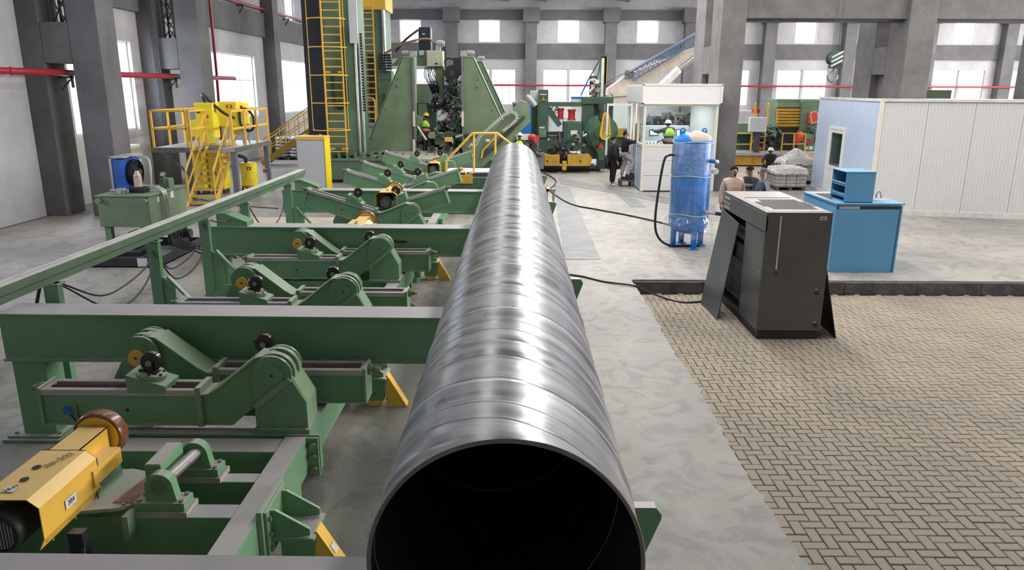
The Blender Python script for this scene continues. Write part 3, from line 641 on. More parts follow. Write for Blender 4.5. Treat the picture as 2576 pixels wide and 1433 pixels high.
# ================================================================== ROLLER ARMS
def rotm(px, pz, a):
    c, s = cos(a), sin(a); return lambda p: (px+(p[0]-px)*c-(p[2]-pz)*s, p[1], pz+(p[0]-px)*s+(p[2]-pz)*c)
PVX, PVZ = -2.10, 1.09
def arm(yo, far, tilt, lab, lod=0, car=0.0, handle=False):
    """one slide arm: slotted box with a roller carriage, bolted to an elbow that turns about a pivot"""
    base = thing('pipe_support', lab, 'pipe support', (PVX if not far else 2*XC-PVX, yo, PVZ), 'green pipe roller arms')
    tf = rotm(PVX, PVZ, -R_(tilt))
    def fin(mb, name, m, par, bevel=0, kind=None, dust=True):
        mb.v = [tf(p) for p in mb.v]
        if far: mb.v = [(2*XC-p[0], p[1], p[2]) for p in mb.v]
        return mb.build(name, m, par, bevel, kind)
    y0, y1 = yo, yo+.25
    bx0, bx1 = -4.16, -2.80
    b = fin(MB().box(bx0, bx1, y0+.01, y1-.01, .60, .88), 'slide_box', GR, base)
    fin(MB().box(bx0, bx1, y0-.005, y1+.005, .60, .615), 'bottom_flange', GRL, b)
    fin(MB().box(bx0, bx1, y0-.005, y0+.055, .88, .935).box(bx0, bx0+.04, y0+.055, y1-.055, .88, .935), 'slide_rail', GALV if lod else DUSTM, b, .003)
    fin(MB().box(bx0, bx1, y1-.055, y1+.005, .88, .935), 'slide_rail', DUSTM, b, .003)
    sc = MB().cyl((bx0+.03, (y0+y1)/2, .905), (bx1-.02, (y0+y1)/2, .905), .022, n=10)
    if lod < 1:
        for k in range(60): xx = bx0+.05+k*.0215; sc.cyl((xx, (y0+y1)/2, .905), (xx+.009, (y0+y1)/2, .905), .027, n=8, cap=False)
    fin(sc, 'lead_screw', RUST, base)
    fin(MB().box(bx0+.04, bx1, y0+.056, y1-.056, .881, .886), 'slot_floor', RUST, b)
    fin(MB().box(bx0-.025, bx0, y0-.01, y1+.01, .60, .95), 'end_plate', GRL, base)
    hub = MB().cyl((bx0-.025, (y0+y1)/2, .90), (bx0-.06, (y0+y1)/2, .90), .055, n=14).cyl((bx0-.06, (y0+y1)/2, .90), (bx0-.10, (y0+y1)/2, .90), .035, n=12)
    hb = fin(hub, 'bearing_hub', GRM, base); fin(MB().cyl((bx0-.10, (y0+y1)/2, .90), (bx0-.14, (y0+y1)/2, .90), .024, n=6), 'screw_end', YELD if far else STD, hb)
    fin(MB().box(bx1, bx1+.05, y0-.012, y1+.012, .59, .96), 'bolting_flange', GRL, base, .003)
    el = MB().prism([(bx1+.05, .60), (-2.50, .60), (-2.22, .84), (-2.10, .92), (-1.98, 1.02), (-1.96, 1.12), (-2.02, 1.22), (-2.12, 1.26), (-2.24, 1.24), (-2.60, .95), (-2.68, .90), (bx1+.05, .89)], y0+.012, y1-.012)
    e_ = fin(el, 'elbow', GR, base)
    top = MB(); pp = [(bx1+.05, .89), (-2.68, .90), (-2.60, .95), (-2.24, 1.24)]
    for a, c in zip(pp, pp[1:]): top.bar((a[0], y0+.125, a[1]), (c[0], y0+.125, c[1]), .262, .016, (0, 0, 1))
    fin(top, 'top_plate', GRL, e_)
    if lod < 2:
        fin(bolts(MB(), [(bx1+.055, y0-.012, z) for z in (.64, .70, .80, .86)], .014, .012), 'flange_bolt', STD, base)
        fin(MB().cyl((-3.42, y0+.005, .74), (-3.42, y0+.012, .74), .016, n=12), 'hole', BLK, b)
    # carriage
    cx = -3.22+car
    cr = fin(MB().prism([(cx-.17, .905), (cx+.17, .905), (cx+.17, .97), (cx-.17, 1.075)], y0-.008, y1+.008), 'carriage', GR, base, .004)
    th = -R_(17); tx, tz = -sin(th), cos(th); tx = -tx
    # swivel disc leaning towards the middle
    dn = Vector((.30, 0, .954)); dc = Vector((cx-.005, (y0+y1)/2, 1.03))
    fin(MB().cyl(dc, dc+dn*.035, .125, .118, 24), 'swivel_disc', GRL, cr)
    rc = dc+Vector((.012, 0, .125))
    fk = MB().prism([(rc.x-.045-.03, rc.z-.12), (rc.x+.045-.02, rc.z-.12), (rc.x+.035, rc.z+.01), (rc.x-.035, rc.z+.01)], rc.y-.055, rc.y-.04)
    fk.prism([(rc.x-.045-.03, rc.z-.12), (rc.x+.045-.02, rc.z-.12), (rc.x+.035, rc.z+.01), (rc.x-.035, rc.z+.01)], rc.y+.04, rc.y+.055)
    fk.box(rc.x-.05, rc.x+.05, rc.y-.055, rc.y+.055, rc.z-.125, rc.z-.10); fin(fk, 'fork', BLK, cr)
    fin(MB().lathe([(0, -.036), (.082, -.036), (.092, -.026), (.093, 0), (.092, .026), (.082, .036), (0, .036)], tuple(rc), 'y', 26), 'roller', MRN, cr)
    fin(MB().cyl((rc.x, rc.y-.062, rc.z), (rc.x, rc.y-.036, rc.z), .026, n=14), 'hub_cap', STD, cr)
    if lod < 2:
        t1 = dn.cross(Vector((0, 1, 0))).normalized(); bm2 = []
        for k in range(6): a = k*pi/3+.4; q = dc+dn*.035+t1*.098*cos(a)+Vector((0, 1, 0))*.098*sin(a); bm2.append(MB().cyl(q, q+dn*.014, .013, n=6))
        [fin(q_, 'bolt', BLK, cr) for q_ in bm2]
    if lod < 1 and not far: 
        s = fin(MB().box(-3.96, -3.86, y0-.014, y0, .62, .80), 'sensor_plate', GR, base)
        fin(MB().box(-3.95, -3.89, y0-.05, y0-.014, .72, .78), 'sensor', BLUD, base); fin(MB().tube([(-3.90, y0-.04, .72), (-3.84, y0-.06, .66), (-3.83, y0-.03, .55)], .009), 'sensor_cable', BLK, base)
    if handle:
        h = MB().tube([(-4.30, y0+.12, .92), (-4.33, y0+.05, .84), (-4.36, y0-.1, .74), (-4.55, y0-.1, .74)], .014).cyl((-4.28, y0+.12, .9), (-4.24, y0+.12, .9), .05)
        fin(h, 'crank_handle', YEL, base)
    return base
DUSTM = mat('dusty_steel', (0.42, 0.385, 0.365), 0.5, 0.2, var=0.1, scale=6)
def bracket(yo, far, lab, disc=True):
    base = thing('pivot_stand', lab, 'pivot stand', (PVX if not far else 2*XC-PVX, yo+.15, .56), 'green pivot brackets')
    def fin(mb, name, m, par, bevel=0):
        if far: mb.v = [(2*XC-p[0], p[1], p[2]) for p in mb.v]
        return mb.build(name, m, par, bevel)
    prof = [(-2.275, .60), (-1.82, .60), (-1.82, .84), (-1.935, 1.05)]+arc(PVX, PVZ, .175, R_(0), R_(180), 12)[1:]+[(-2.275, 1.02)]
    for yy in (yo-.035, yo+.255): fin(MB().prism(prof, yy, yy+.03), 'cheek_plate', GR, base, .003)
    fin(MB().hexa([(-1.835, yo-.005, .845), (-1.815, yo-.005, .835), (-1.815, yo+.255, .835), (-1.835, yo+.255, .845), (-1.965, yo-.005, 1.09), (-1.945, yo-.005, 1.08), (-1.945, yo+.255, 1.08), (-1.965, yo+.255, 1.09)]), 'slanted_cover', GRL, base)
    fin(MB().box(-1.84, -1.82, yo-.005, yo+.255, .60, .84), 'end_cover', GRL, base)
    fin(MB().box(-2.29, -1.80, yo-.07, yo+.32, .56, .60), 'base_plate', GR, base, .003)
    fin(bolts(MB(), [(x, y, .60) for x in (-2.24, -2.10, -1.97, -1.84) for y in (yo-.052,)], .014, .012, (0, 0, 1)), 'bolt', STD, base)
    fin(MB().cyl((PVX, yo-.045, PVZ), (PVX, yo+.30, PVZ), .10, n=26), 'pin_cap', GR, base)
    fin(MB().cyl((PVX, yo-.050, PVZ), (PVX, yo-.045, PVZ), .012, n=10), 'centre_hole', BLK, base)
    fin(MB().cyl((PVX, yo+.03, PVZ), (PVX, yo+.09, PVZ), .18, n=28).cyl((PVX, yo+.16, PVZ), (PVX, yo+.22, PVZ), .18, n=28), 'knuckle', GRL, base)
    fin(MB().bar((-2.27, yo-.045, .80), (-1.95, yo-.045, 1.06), .02, .05, (0, 0, 1)), 'stiffener', GRL, base)
    if far: fin(MB().cyl((PVX+.02, yo-.08, PVZ-.02), (PVX+.02, yo-.05, PVZ-.02), .075, n=26), 'yellow_disc', YEL, base); fin(MB().cyl((PVX+.02, yo-.086, PVZ-.02), (PVX+.02, yo-.08, PVZ-.02), .012, n=10), 'centre_hole', BLK, base)
    return base
UN = [(6.0, 0, 'nearest row, in front of the second skid beam', 0), (8.72, 0, 'second row, half hidden behind the second skid beam', 1), (11.2, 0, 'third row, in front of the middle skid beam', 1),
      (14.6, 17, 'fourth row, raised into a V in front of the farthest beam', 1), (18.1, 17, 'fifth row, raised just behind the farthest beam', 2), (20.2, 17, 'sixth row, raised behind the farthest beam', 2), (23.6, 17, 'last row before the forming bed', 2)]
for i, (yo, tl, w, lod) in enumerate(UN):
    dz = 0
    arm(yo, False, tl, 'left roller arm, %s' % w, lod, 0.0)
    if i != 5: arm(yo+.5 if tl == 0 else yo+.30, True, tl, 'right roller arm, %s' % w, lod, 0.0, handle=(i == 4))
    bracket(yo, False, 'right-hand pivot stand, %s' % w)
    bracket(yo+.5, True, 'left-hand pivot stand, %s' % w)
# ---- drive unit
def drive(x, y, z, lab, full=True, s=1.0):
    t = thing('roller_drive', lab, 'drive unit', (x, y, z), 'yellow roller drives')
    def P(a): return [(x+p[0]*s, y+p[1]*s, z+p[2]*s) for p in a]
    def fin(mb, n, m, par=t, bevel=0): mb.v = P(mb.v); return mb.build(n, m, par, bevel)
    # hood: top strip, chamfers, sides (sheet metal); local origin under the wheel on the frame, wheel at y=+.45
    def sheet(poly, y0, y1, th=.006):
        mb = MB()
        for a, b in zip(poly, poly[1:]):
            n = Vector((-(b[1]-a[1]), b[0]-a[0])).normalized()*th
            mb.hexa([(a[0], y0, a[1]), (b[0], y0, b[1]), (b[0], y1, b[1]), (a[0], y1, a[1]), (a[0]+n.x, y0, a[1]+n.y), (b[0]+n.x, y0, b[1]+n.y), (b[0]+n.x, y1, b[1]+n.y), (a[0]+n.x, y1, a[1]+n.y)])
        return mb
    h = fin(sheet([(.185, .10), (.225, .18), (.225, .40), (.155, .46), (-.155, .46), (-.225, .40), (-.225, .18), (-.185, .10)], -.52, .14), 'hood', YEL)
    fin(MB().prism([(-.225, .14), (.225, .14), (.225, .40), (.155, .46), (-.155, .46), (-.225, .40)], .13, .14), 'hood_back', YEL)
    fin(sheet([(.11, .18), (.11, .46), (-.11, .46), (-.11, .18)], .14, .50), 'neck_cover', YEL)
    fin(MB().box(.11, .24, .05, .42, .22, .34), 'side_cover', YEL, h)
    for p in ((-.03, -.12), (-.01, -.28)): fin(MB().cyl((p[0], p[1], .4665), (p[0], p[1], .468), .028, n=16), 'hole', BLK, h)
    w = fin(MB().lathe([(.12, -.055), (.185, -.055), (.19, -.045), (.19, .045), (.185, .055), (.12, .055)], (.0, .60, .36), 'y', 40), 'wheel_tyre', BRN)
    fin(MB().cyl((0, .535, .36), (0, .67, .36), .162, n=36), 'wheel_hub', YEL)
    m = fin(MB().cyl((-.02, -.50, .24), (-.02, -.1, .24), .135, n=24).cyl((-.02, -.56, .24), (-.02, -.50, .24), .12, .135, 24), 'motor', DGR)
    g = MB()
    for k in range(9): xx = -.10+k*.02; hh = sqrt(max(0, .10**2-(xx+.02)**2)); g.box(xx-.003, xx+.003, -.572, -.562, .24-hh, .24+hh)
    fin(g, 'fan_grille', GALV, m); fin(MB().lathe([(.11, -.575), (.125, -.575), (.125, -.555), (.11, -.555)], (-.02, 0, .24), 'y', 24), 'grille_ring', BLK, m)
    if full:
        lb = fin(MB().box(-.06, .02, -.44, -.36, .467, .468), 'sticker', LBL, h); fin(MB().box(.2315, .2325, -.28, -.16, .24, .31), 'sticker', LBL, h)
        for k in range(3): fin(MB().cyl((.232, -.46+k*.25, .14), (.240, -.46+k*.25, .14), .01, n=6), 'screw', STD, h)
        text('28.M', .045*s, INK, t, P([(-.02, -.40, .4685)])[0], (0, 0, R_(60)))
        text('384', .05*s, INK, t, P([(.2335, -.22, .275)])[0], (pi/2, 0, pi/2))
        text('3#-502', .075*s, GREYINK, t, P([(.06, -.02, .4685)])[0], (0, 0, R_(70)), 'handwriting')
    fin(MB().box(-.08, .20, .0, .46, .16, .20), 'gear_foot', GR); fin(MB().box(-.10, .22, .1, .44, .10, .16), 'mount_block', GRM)
    return t
drive(-3.20, 4.62, .545, 'large yellow roller drive with brown wheel and black motor at lower left')
drive(-2.62, 15.35, 1.02, 'small yellow roller drive between the raised arms in the fourth row', False, .95)
drive(-2.72, 12.7, .82, 'yellow roller drive peeping over the middle skid beam', False, .95)
drive(-2.6, 23.8, .80, 'distant yellow roller drive between the last raised arms', False, .9)
# swivel table and trunnion beside the large drive
tt = thing('swivel_table', 'green swivel table with bare brown plate under the yellow drive', 'turntable', (-2.95, 4.75, .56))
MB().prism(arc(-2.88, 4.85, .27, R_(-90), R_(60), 14)+[(-2.95, 5.15), (-3.3, 5.1), (-3.3, 4.5)], .62, .645, 'z').build('table_plate', GRL, tt)
MB().prism([(-2.85, 4.66), (-2.68, 4.66), (-2.63, 4.78), (-2.68, 4.92), (-2.68, 5.02), (-2.78, 5.0)], .646, .652, 'z').build('slide_plate', CUP, tt)
MB().box(-3.2, -2.75, 4.65, 5.0, .556, .62).build('pedestal', GR, tt); MB().box(-2.72, -2.68, 4.52, 4.7, .44, .62).build('rib', GRL, tt)
MB().box(-3.0, -2.9, 4.35, 4.42, .18, .60).build('switch_box', TRAY, tt)
bolts(MB(), [(-2.66, 4.74, .652), (-2.76, 4.64, .645), (-2.78, 5.04, .645)], .014, .012, (0, 0, 1)).each('bolt', STD, tt)
tr = thing('trunnion', 'green trunnion with steel shaft between two pillow blocks, right of the yellow drive', 'bearing', (-2.5, 4.9, .56))
for k, (x, y) in enumerate(((-2.51, 4.66), (-2.46, 5.14))):
    p = MB().prism([(x-.10, .66)]+arc(x, .77, .10, R_(180), R_(0), 14)+[(x+.12, .66)], y, y+.08).build('pillow_block', GR, tr, .004)
    MB().box(x-.18, x+.18, y-.03, y+.13, .60, .66).build('block_foot', GR, p, .004); MB().box(x-.20, x+.20, y-.05, y+.15, .556, .60).build('shim_plate', DUSTM, p)
    MB().cyl((x, y-.006, .77), (x, y, .77), .06, n=22).build('end_cap', GRM, p)
    bolts(MB(), [(x+a, y+b, .66) for a in (-.15, .15) for b in (0, .1)], .018, .016, (0, 0, 1)).each('hex_bolt', STD, p)
MB().cyl((-2.50, 4.72, .78), (-2.44, 5.2, .79), .045, n=16).build('shaft', STD, tr)
MB().hexa([(-2.66, 4.78, .72), (-2.52, 4.78, .72), (-2.50, 5.08, .72), (-2.64, 5.08, .72), (-2.66, 4.78, .88), (-2.54, 4.78, .88), (-2.52, 5.10, .90), (-2.64, 5.10, .90)]).build('lever_housing', GR, tr, .01)
hang('cable', 'black cable running down from the large yellow drive', [(-2.93, 4.40, .55), (-2.90, 4.30, .40), (-2.98, 4.1, .2), (-3.1, 3.9, .02)], .014)
# ================================================================== LEFT SIDE PLANT
def ppoly(mb, pts, y, d): return mb.prism([PY(u, v, y) for u, v in pts], y, y+d)
def P3(u, v, y): x, z = PY(u, v, y); return (x, y, z)
def pc(mb, a, b, y, r, n=10): return mb.cyl(P3(*a, y), P3(*b, y), r, n=n)
def motor(mb, c, l, r, ax=(1, 0, 0)):
    a = Vector(c); d = Vector(ax); mb.cyl(a, a+d*l*.75, r, n=18)
    for k in range(6): mb.cyl(a+d*l*(.08+.1*k), a+d*l*(.11+.1*k), r*1.09, n=18)
    mb.cyl(a+d*l*.75, a+d*l, r*.92, r*.8, n=18); mb.cyl(a-d*l*.18, a, r*.7, n=14); return mb
# hydraulic power unit
h = thing('hydraulic_power_unit', 'green hydraulic tank on legs in a black tray, left of the rail', 'hydraulic unit', (-7.9, 15.3, 0))
tx0, tx1, ty0, ty1 = -8.33, -7.30, 14.6, 16.25
MB().box(tx0, tx1, ty0, ty1, .77, 1.38).build('oil_tank', OLI, h, .01)
MB().box(tx0-.03, tx1+.03, ty0-.03, ty1+.03, 1.38, 1.405).build('tank_lid', OLI, h, .004)
for x, y in ((tx0+.05, ty0+.05), (tx1-.17, ty0+.05), (tx0+.05, ty1-.2), (tx1-.17, ty1-.2)): MB().box(x, x+.12, y, y+.12, .02, .77).prism([(x+.12, .02), (x+.24, .02), (x+.12, .2)] if x < -8 else [(x, .02), (x-.12, .02), (x, .2)], y+.05, y+.065).build('leg', GR, h)
for x in (tx0+.03, tx1-.08): MB().cyl((x+.02, ty0-.10, 1.30), (x+.02, ty0, 1.30), .05, n=14).build('lifting_lug', OLI, h)
tr_ = MB(); a, b, c, d = -8.58, -7.12, 14.35, 16.45
tr_.box(a, b, c, c+.02, 0, .2).box(a, b, d-.02, d, 0, .2).box(a, a+.02, c, d, 0, .2).box(b-.02, b, c, d, 0, .2).box(a, b, c, d, 0.0, .02)
tr_.build('drip_tray', TRAY, h)
MB().box(-7.55, -7.35, c-.004, c, .02, .19).build('paper_sheet', LBL, h); MB().box(tx1+.001, tx1+.004, 14.95, 15.03, 1.22, 1.32).box(tx1+.001, tx1+.004, 15.55, 15.70, 1.22, 1.36).build('rating_plate', LBL, h)
mo = MB(); motor(mo, (-7.85, 15.2, .45), .5, .17, (0, -1, 0)); mo.build('pump_motor', DGR, h); MB().box(-8.1, -7.6, 14.6, 15.4, .16, .26).build('motor_plinth', TRAY, h)
cl = MB().box(-8.32, -8.28, 15.2, 16.0, 1.42, 2.10).box(-8.32, -8.0, 15.2, 16.0, 2.08, 2.11).box(-8.32, -8.0, 15.2, 16.0, 1.41, 1.44); co = cl.build('cooler_frame', GALV, h)
MB().box(-8.28, -8.08, 15.22, 15.98, 1.45, 2.05).build('cooler_core', mat('cooler_blue', (0.02, 0.09, 0.42), 0.4), co)
fg = MB().lathe([(.26, -.0), (.28, .06), (.27, .12)], (-8.08, 15.6, 1.75), 'x', 26)
for k in range(5):
    r = .06+.05*k; fg.lathe([(r, .12), (r+.006, .126), (r, .132)], (-8.08, 15.6, 1.75), 'x', 22)
for k in range(8): a = k*pi/4; fg.bar((-7.95, 15.6, 1.75), (-7.95, 15.6+.27*cos(a), 1.75+.27*sin(a)), .008)
fgo = fg.build('fan_guard', BLK, h)
fb_ = MB()
for k in range(6): a = k*pi/3+.2; fb_.bar((-8.02, 15.6, 1.75), (-8.02, 15.6+.23*cos(a), 1.75+.23*sin(a)), .10, .015)
fb_.cyl((-8.06, 15.6, 1.75), (-7.9, 15.6, 1.75), .07).build('fan_blades', DGR, fgo)
MB().tube(spl([(-8.15, 15.5, 2.09), (-7.9, 15.45, 2.10), (-7.68, 15.4, 2.09), (-7.58, 15.37, 2.02), (-7.56, 15.35, 1.8), (-7.56, 15.3, 1.5)], 5), .022).build('return_pipe', GALV, h)
MB().cyl((-7.72, 15.1, 1.45), (-7.72, 15.1, 1.74), .075, n=16).cyl((-7.72, 15.1, 1.74), (-7.72, 15.1, 1.84), .07, .03, 16).build('wrapped_filter', mat('pinkish_filter', (0.6, 0.45, 0.40), 0.4, var=.2, scale=12), h)
MB().box(-7.85, -7.55, 14.95, 15.2, 1.41, 1.52).build('valve_block', BLK, h)
vb = MB().box(-8.0, -7.86, 14.75, 14.88, 1.41, 1.52).cyl((-8.15, 14.82, 1.47), (-7.8, 14.82, 1.47), .03).cyl((-7.93, 14.72, 1.47), (-7.93, 14.9, 1.47), .04); vb.build('valve', GALV, h)
for k in range(3): MB().tube(spl([(-7.55, 15.1+.07*k, 1.48), (-7.38, 15.1+.07*k, 1.50), (-7.24, 15.1+.07*k, 1.38), (-7.22, 15.1+.07*k, 1.0), (-7.2, 15.08+.07*k, .62)], 5), .018).build('steel_line', STE, h)
MB().box(-7.6, -7.4, 15.75, 16.0, 1.41, 1.6).cyl((-7.5, 15.7, 1.70), (-7.5, 15.76, 1.70), .05).cyl((-7.5, 15.76, 1.5), (-7.5, 15.76, 1.7), .03).build('gauge_stand', GRM, h)
MB().cyl((-7.5, 15.695, 1.70), (-7.5, 15.70, 1.70), .042, n=16).build('gauge_face', LBL, h)
hz = MB()
for k in range(5): hz.tube(spl([(-7.2, 15.1+.08*k, .62), (-7.12, 15.05+.1*k, .35), (-6.9, 15.0+.12*k, .25), (-6.6, 14.9+.2*k, .22), (-6.2+.1*k, 14.9+.1*k, .02)], 5), .022)
hz.build('hose_bundle', BLK, h, kind='stuff')
pm = MB(); pm.cyl((-7.35, 15.6, .25), (-7.35, 15.6, .7), .12).cyl((-7.5, 15.9, .4), (-7.1, 15.9, .4), .1).box(-7.6, -7.3, 15.9, 16.2, .1, .5).build('pump', DGR, h)
for k in range(3): MB().tube(spl([(-7.25, 15.2+.3*k, .68), (-7.15, 15.3+.25*k, .45), (-7.3, 15.4+.2*k, .3)], 5), .025).build('pump_hose', BLK, h)
# flux platform with stairs
pf = thing('service_platform', 'grey steel service platform with yellow handrails at left', 'platform', (-9.9, 24.5, 0))
dz = 1.68
MB().box(-11.15, -10.02, 22.9, 26.4, dz-.12, dz).box(-10.02, -9.03, 24.15, 26.4, dz-.12, dz).box(-9.03, -8.62, 22.9, 26.4, dz-.12, dz).build('deck', GALV, pf)
MB().box(-11.17, -10.0, 22.88, 22.9, dz-.14, dz+.01).box(-8.62, -8.60, 22.9, 26.4, dz-.14, dz+.01).build('deck_edge', STD, pf)
PST = mat('grey_painted_post', (0.17, 0.175, 0.195), 0.5, var=.06)
for x, y in ((-8.78, 22.95), (-8.85, 26.2), (-10.35, 23.4), (-11.0, 26.2)):
    p = MB().box(x, x+.16, y, y+.16, .02, dz-.12).build('support_post', PST, pf); MB().box(x-.08, x+.24, y-.08, y+.24, 0, .02).build('foot_plate', PST, p)
MB().bar((-11.0, 23.45, dz-.14), (-10.3, 23.45, .75), .06).build('knee_brace', PST, pf)
RLN = [0]
def railing(par, pts, z0, h=1.1, m=YEL, s=.055, posts=None, name='handrail'):
    RLN[0] += 1; s += .0017*RLN[0]
    b = MB(); P = [Vector(p) for p in pts]
    for a, c in zip(P, P[1:]):
        n = max(1, round((c-a).length/1.0))
        for k in range(n+1): q = a+(c-a)*k/n; b.bar(q, q+Vector((0, 0, h)), s, s, (0, 1, 0))
        for hh in (h, h*.52): b.bar(a+Vector((0, 0, hh)), c+Vector((0, 0, hh)), s, s)
    return b.build(name, m, par)
railing(pf, [(-11.1, 22.95, dz), (-10.05, 22.95, dz)], dz, posts=3)
railing(pf, [(-11.1, 22.95, dz), (-11.1, 26.3, dz)], dz); railing(pf, [(-11.1, 26.3, dz), (-8.68, 26.3, dz)], dz); railing(pf, [(-8.68, 22.95, dz), (-8.68, 26.3, dz)], dz)
railing(pf, [(-9.95, 22.95, dz), (-9.95, 24.1, dz)], dz, s=.04); 
st_ = thing('platform_stairs', 'yellow open-tread stairs leading up to the grey platform', 'stairs', (-9.5, 23.0, 0))
sy0, sy1, sx0, sx1 = 22.25, 24.12, -9.95, -9.08
for x in (sx0, sx1-.05): MB().hexa([(x, sy0-.14, .0), (x+.05, sy0-.14, .0), (x+.05, sy0+.14, 0), (x, sy0+.14, 0), (x, sy1-.14, dz-.02), (x+.05, sy1-.14, dz-.02), (x+.05, sy1+.02, dz-.02), (x, sy1+.02, dz-.02)]).build('stringer', YEL, st_)
for k in range(9):
    q = (k+.6)/9.6; t_ = MB().box(sx0+.05, sx1-.05, sy0+(sy1-sy0)*q-.12, sy0+(sy1-sy0)*q+.10, dz*q-.015, dz*q+.012).build('tread', GALV, st_)
    MB().box(sx0+.05, sx1-.05, sy0+(sy1-sy0)*q-.125, sy0+(sy1-sy0)*q-.12, dz*q-.05, dz*q+.012).build('tread_nosing', YEL, t_)
for x in (sx0+.02, sx1-.02):
    b = MB(); A = Vector((x, sy0+.05, .05)); B = Vector((x, sy1, dz)); up = Vector((0, 0, 1.0))
    b.bar(A+up, B+up, .045); b.bar(A+up*.5, B+up*.5, .035)
    for k in range(4): q = A+(B-A)*(k/3); b.bar(q, q+up, .045, .045, (0, 1, 0))
    b.build('handrail', YEL, st_)
# yellow flux units on the platform
hpa = hp = thing('flux_feeder', 'tall yellow flux feeder cabinet with red label, left one on the platform', 'flux unit', (-9.9, 24.6, dz))
MB().prism([(-10.15, dz+.10), (-9.78, dz+.02), (-9.62, dz+.22), (-9.62, 2.98), (-10.15, 2.98)], 24.3, 24.8).build('body', YELB, hp, .01)
MB().box(-10.38, -10.15, 24.35, 24.75, dz+.25, 2.45).build('side_box', YELB, hp, .01); MB().box(-10.18, -9.60, 24.28, 24.82, 2.90, 3.0).build('top_band', YELB, hp)
MB().box(-9.93, -9.75, 24.294, 24.298, 2.52, 2.62).box(-9.616, -9.612, 24.5, 24.62, 2.72, 2.84).build('red_label', LBLR, hp); MB().box(-9.87, -9.8, 24.29, 24.294, 2.545, 2.6).box(-9.9, -9.84, 24.29, 24.298, 2.26, 2.36).box(-9.75, -9.63, 24.29, 24.298, 1.95, 2.02).build('white_label', LBL, hp)
MB().box(-10.1, -10.0, 24.25, 24.3, 2.68, 2.72).cyl((-9.85, 24.27, 2.4), (-9.85, 24.3, 2.4), .03).cyl((-9.85, 24.27, 2.15), (-9.85, 24.3, 2.15), .02).each('fitting', BLK, hp)
MB().tube(spl([(-9.9, 24.5, 3.0), (-9.95, 24.45, 3.25), (-9.75, 24.4, 3.1), (-9.4, 24.6, 2.7), (-9.1, 24.8, 2.5)], 5), .05).build('hose', BLK, hp)
hpb = hp = thing('flux_hopper', 'wide yellow flux hopper with cone bottom, right one on the platform', 'flux unit', (-9.2, 25.3, dz))
MB().prism([(-9.70, 2.25), (-9.10, 2.25), (-9.10, 3.02), (-9.70, 3.02)], 25.0, 25.6).build('body', YELB, hp, .01)
MB().prism([(-9.10, 25.0), (-8.85, 25.2), (-8.85, 25.5), (-9.10, 25.6)], 2.30, 2.98, 'z').build('side_housing', YELB, hp)
MB().hexa([(-9.3, 25.2, 1.95), (-9.05, 25.2, 1.95), (-9.05, 25.4, 1.95), (-9.3, 25.4, 1.95), (-9.70, 25.0, 2.25), (-8.95, 25.0, 2.25), (-8.95, 25.6, 2.25), (-9.70, 25.6, 2.25)]).build('cone', YELB, hp)
for x, y in ((-9.66, 25.02), (-8.98, 25.02), (-9.66, 25.55), (-8.98, 25.55)): MB().box(x, x+.05, y, y+.05, dz, 2.28).build('leg', GALV, hp)
MB().bar((-9.62, 25.05, dz+.05), (-9.2, 25.05, 2.1), .04).bar((-8.95, 25.05, 2.2), (-9.3, 25.05, dz+.02), .04).build('brace', GALV, hp)
MB().box(-9.42, -9.22, 24.99, 24.996, 2.82, 2.92).box(-8.99, -8.92, 25.08, 25.1, 2.80, 2.90).build('red_label', LBLR, hp); MB().box(-9.36, -9.28, 24.985, 24.99, 2.84, 2.9).box(-9.36, -9.26, 24.99, 24.996, 2.5, 2.6).build('white_label', LBL, hp)
MB().tube([(-9.25+.06*cos(a), 25.3, 3.02+.07*sin(a)) for a in [pi*k/8 for k in range(9)]], .012).build('lifting_eye', STE, hp)
MB().tube(spl([(-8.9, 25.1, 2.8), (-8.7, 25.0, 2.75), (-8.55, 25.0, 2.5), (-8.6, 25.0, 2.15), (-8.8, 25.0, 2.1), (-8.98, 25.0, 2.3), (-9.0, 25.0, 2.7)], 5), .045).build('hose', BLK, hp)
for q_ in (hpa, hpb): q_.location.x -= .14
for k, (x0, x1, y, z1, lab) in enumerate(((-10.85, -10.38, 24.6, 1.45, 'yellow floor cabinet under the platform, left one behind the stairs'), (-10.30, -9.82, 24.9, 1.4, 'yellow floor cabinet under the platform, right one behind the stairs'))):
    c = thing('floor_cabinet', lab, 'cabinet', ((x0+x1)/2, y+.3, 0), 'yellow cabinets under the platform')
    MB().box(x0, x1, y, y+.6, .15, z1).build('body', YELB, c, .01); MB().box(x0+.03, x1-.03, y-.01, y, .2, z1*.45).box(x0+.03, x1-.03, y-.01, y, z1*.5, z1-.05).build('door', YELB, c)
    for xx in (x0+.03, x1-.1): MB().box(xx, xx+.07, y+.05, y+.5, 0, .15).build('foot', DGR, c)
    g = MB()
    for q in range(4): g.cyl((x0+.1+.1*q, y-.05, .6+.1*(q % 2)), (x0+.1+.1*q, y-.0, .6+.1*(q % 2)), .035)
    g.build('dial', RED if k else BLUD, c)
dr = thing('waste_drum', 'yellow drum with red label on a caster dolly under the platform', 'drum', (-9.33, 25.95, 0))
MB().lathe([(0, .16), (.27, .16), (.28, .17), (.28, .38), (.29, .39), (.28, .40), (.28, .64), (.29, .65), (.28, .66), (.28, .92), (.285, .94), (.27, .95), (0, .95)], (-9.33, 25.95, 0), 'z', 28).build('barrel', YELB, dr)
MB().box(-9.30, -9.15, 25.66, 25.664, .72, .83).build('red_label', LBLR, dr); MB().box(-9.26, -9.2, 25.655, 25.66, .74, .8).box(-9.5, -9.4, 25.68, 25.684, .52, .57).build('white_label', LBL, dr)
MB().cyl((-9.33, 25.95, .10), (-9.33, 25.95, .16), .29, n=24).build('dolly', ORG, dr)
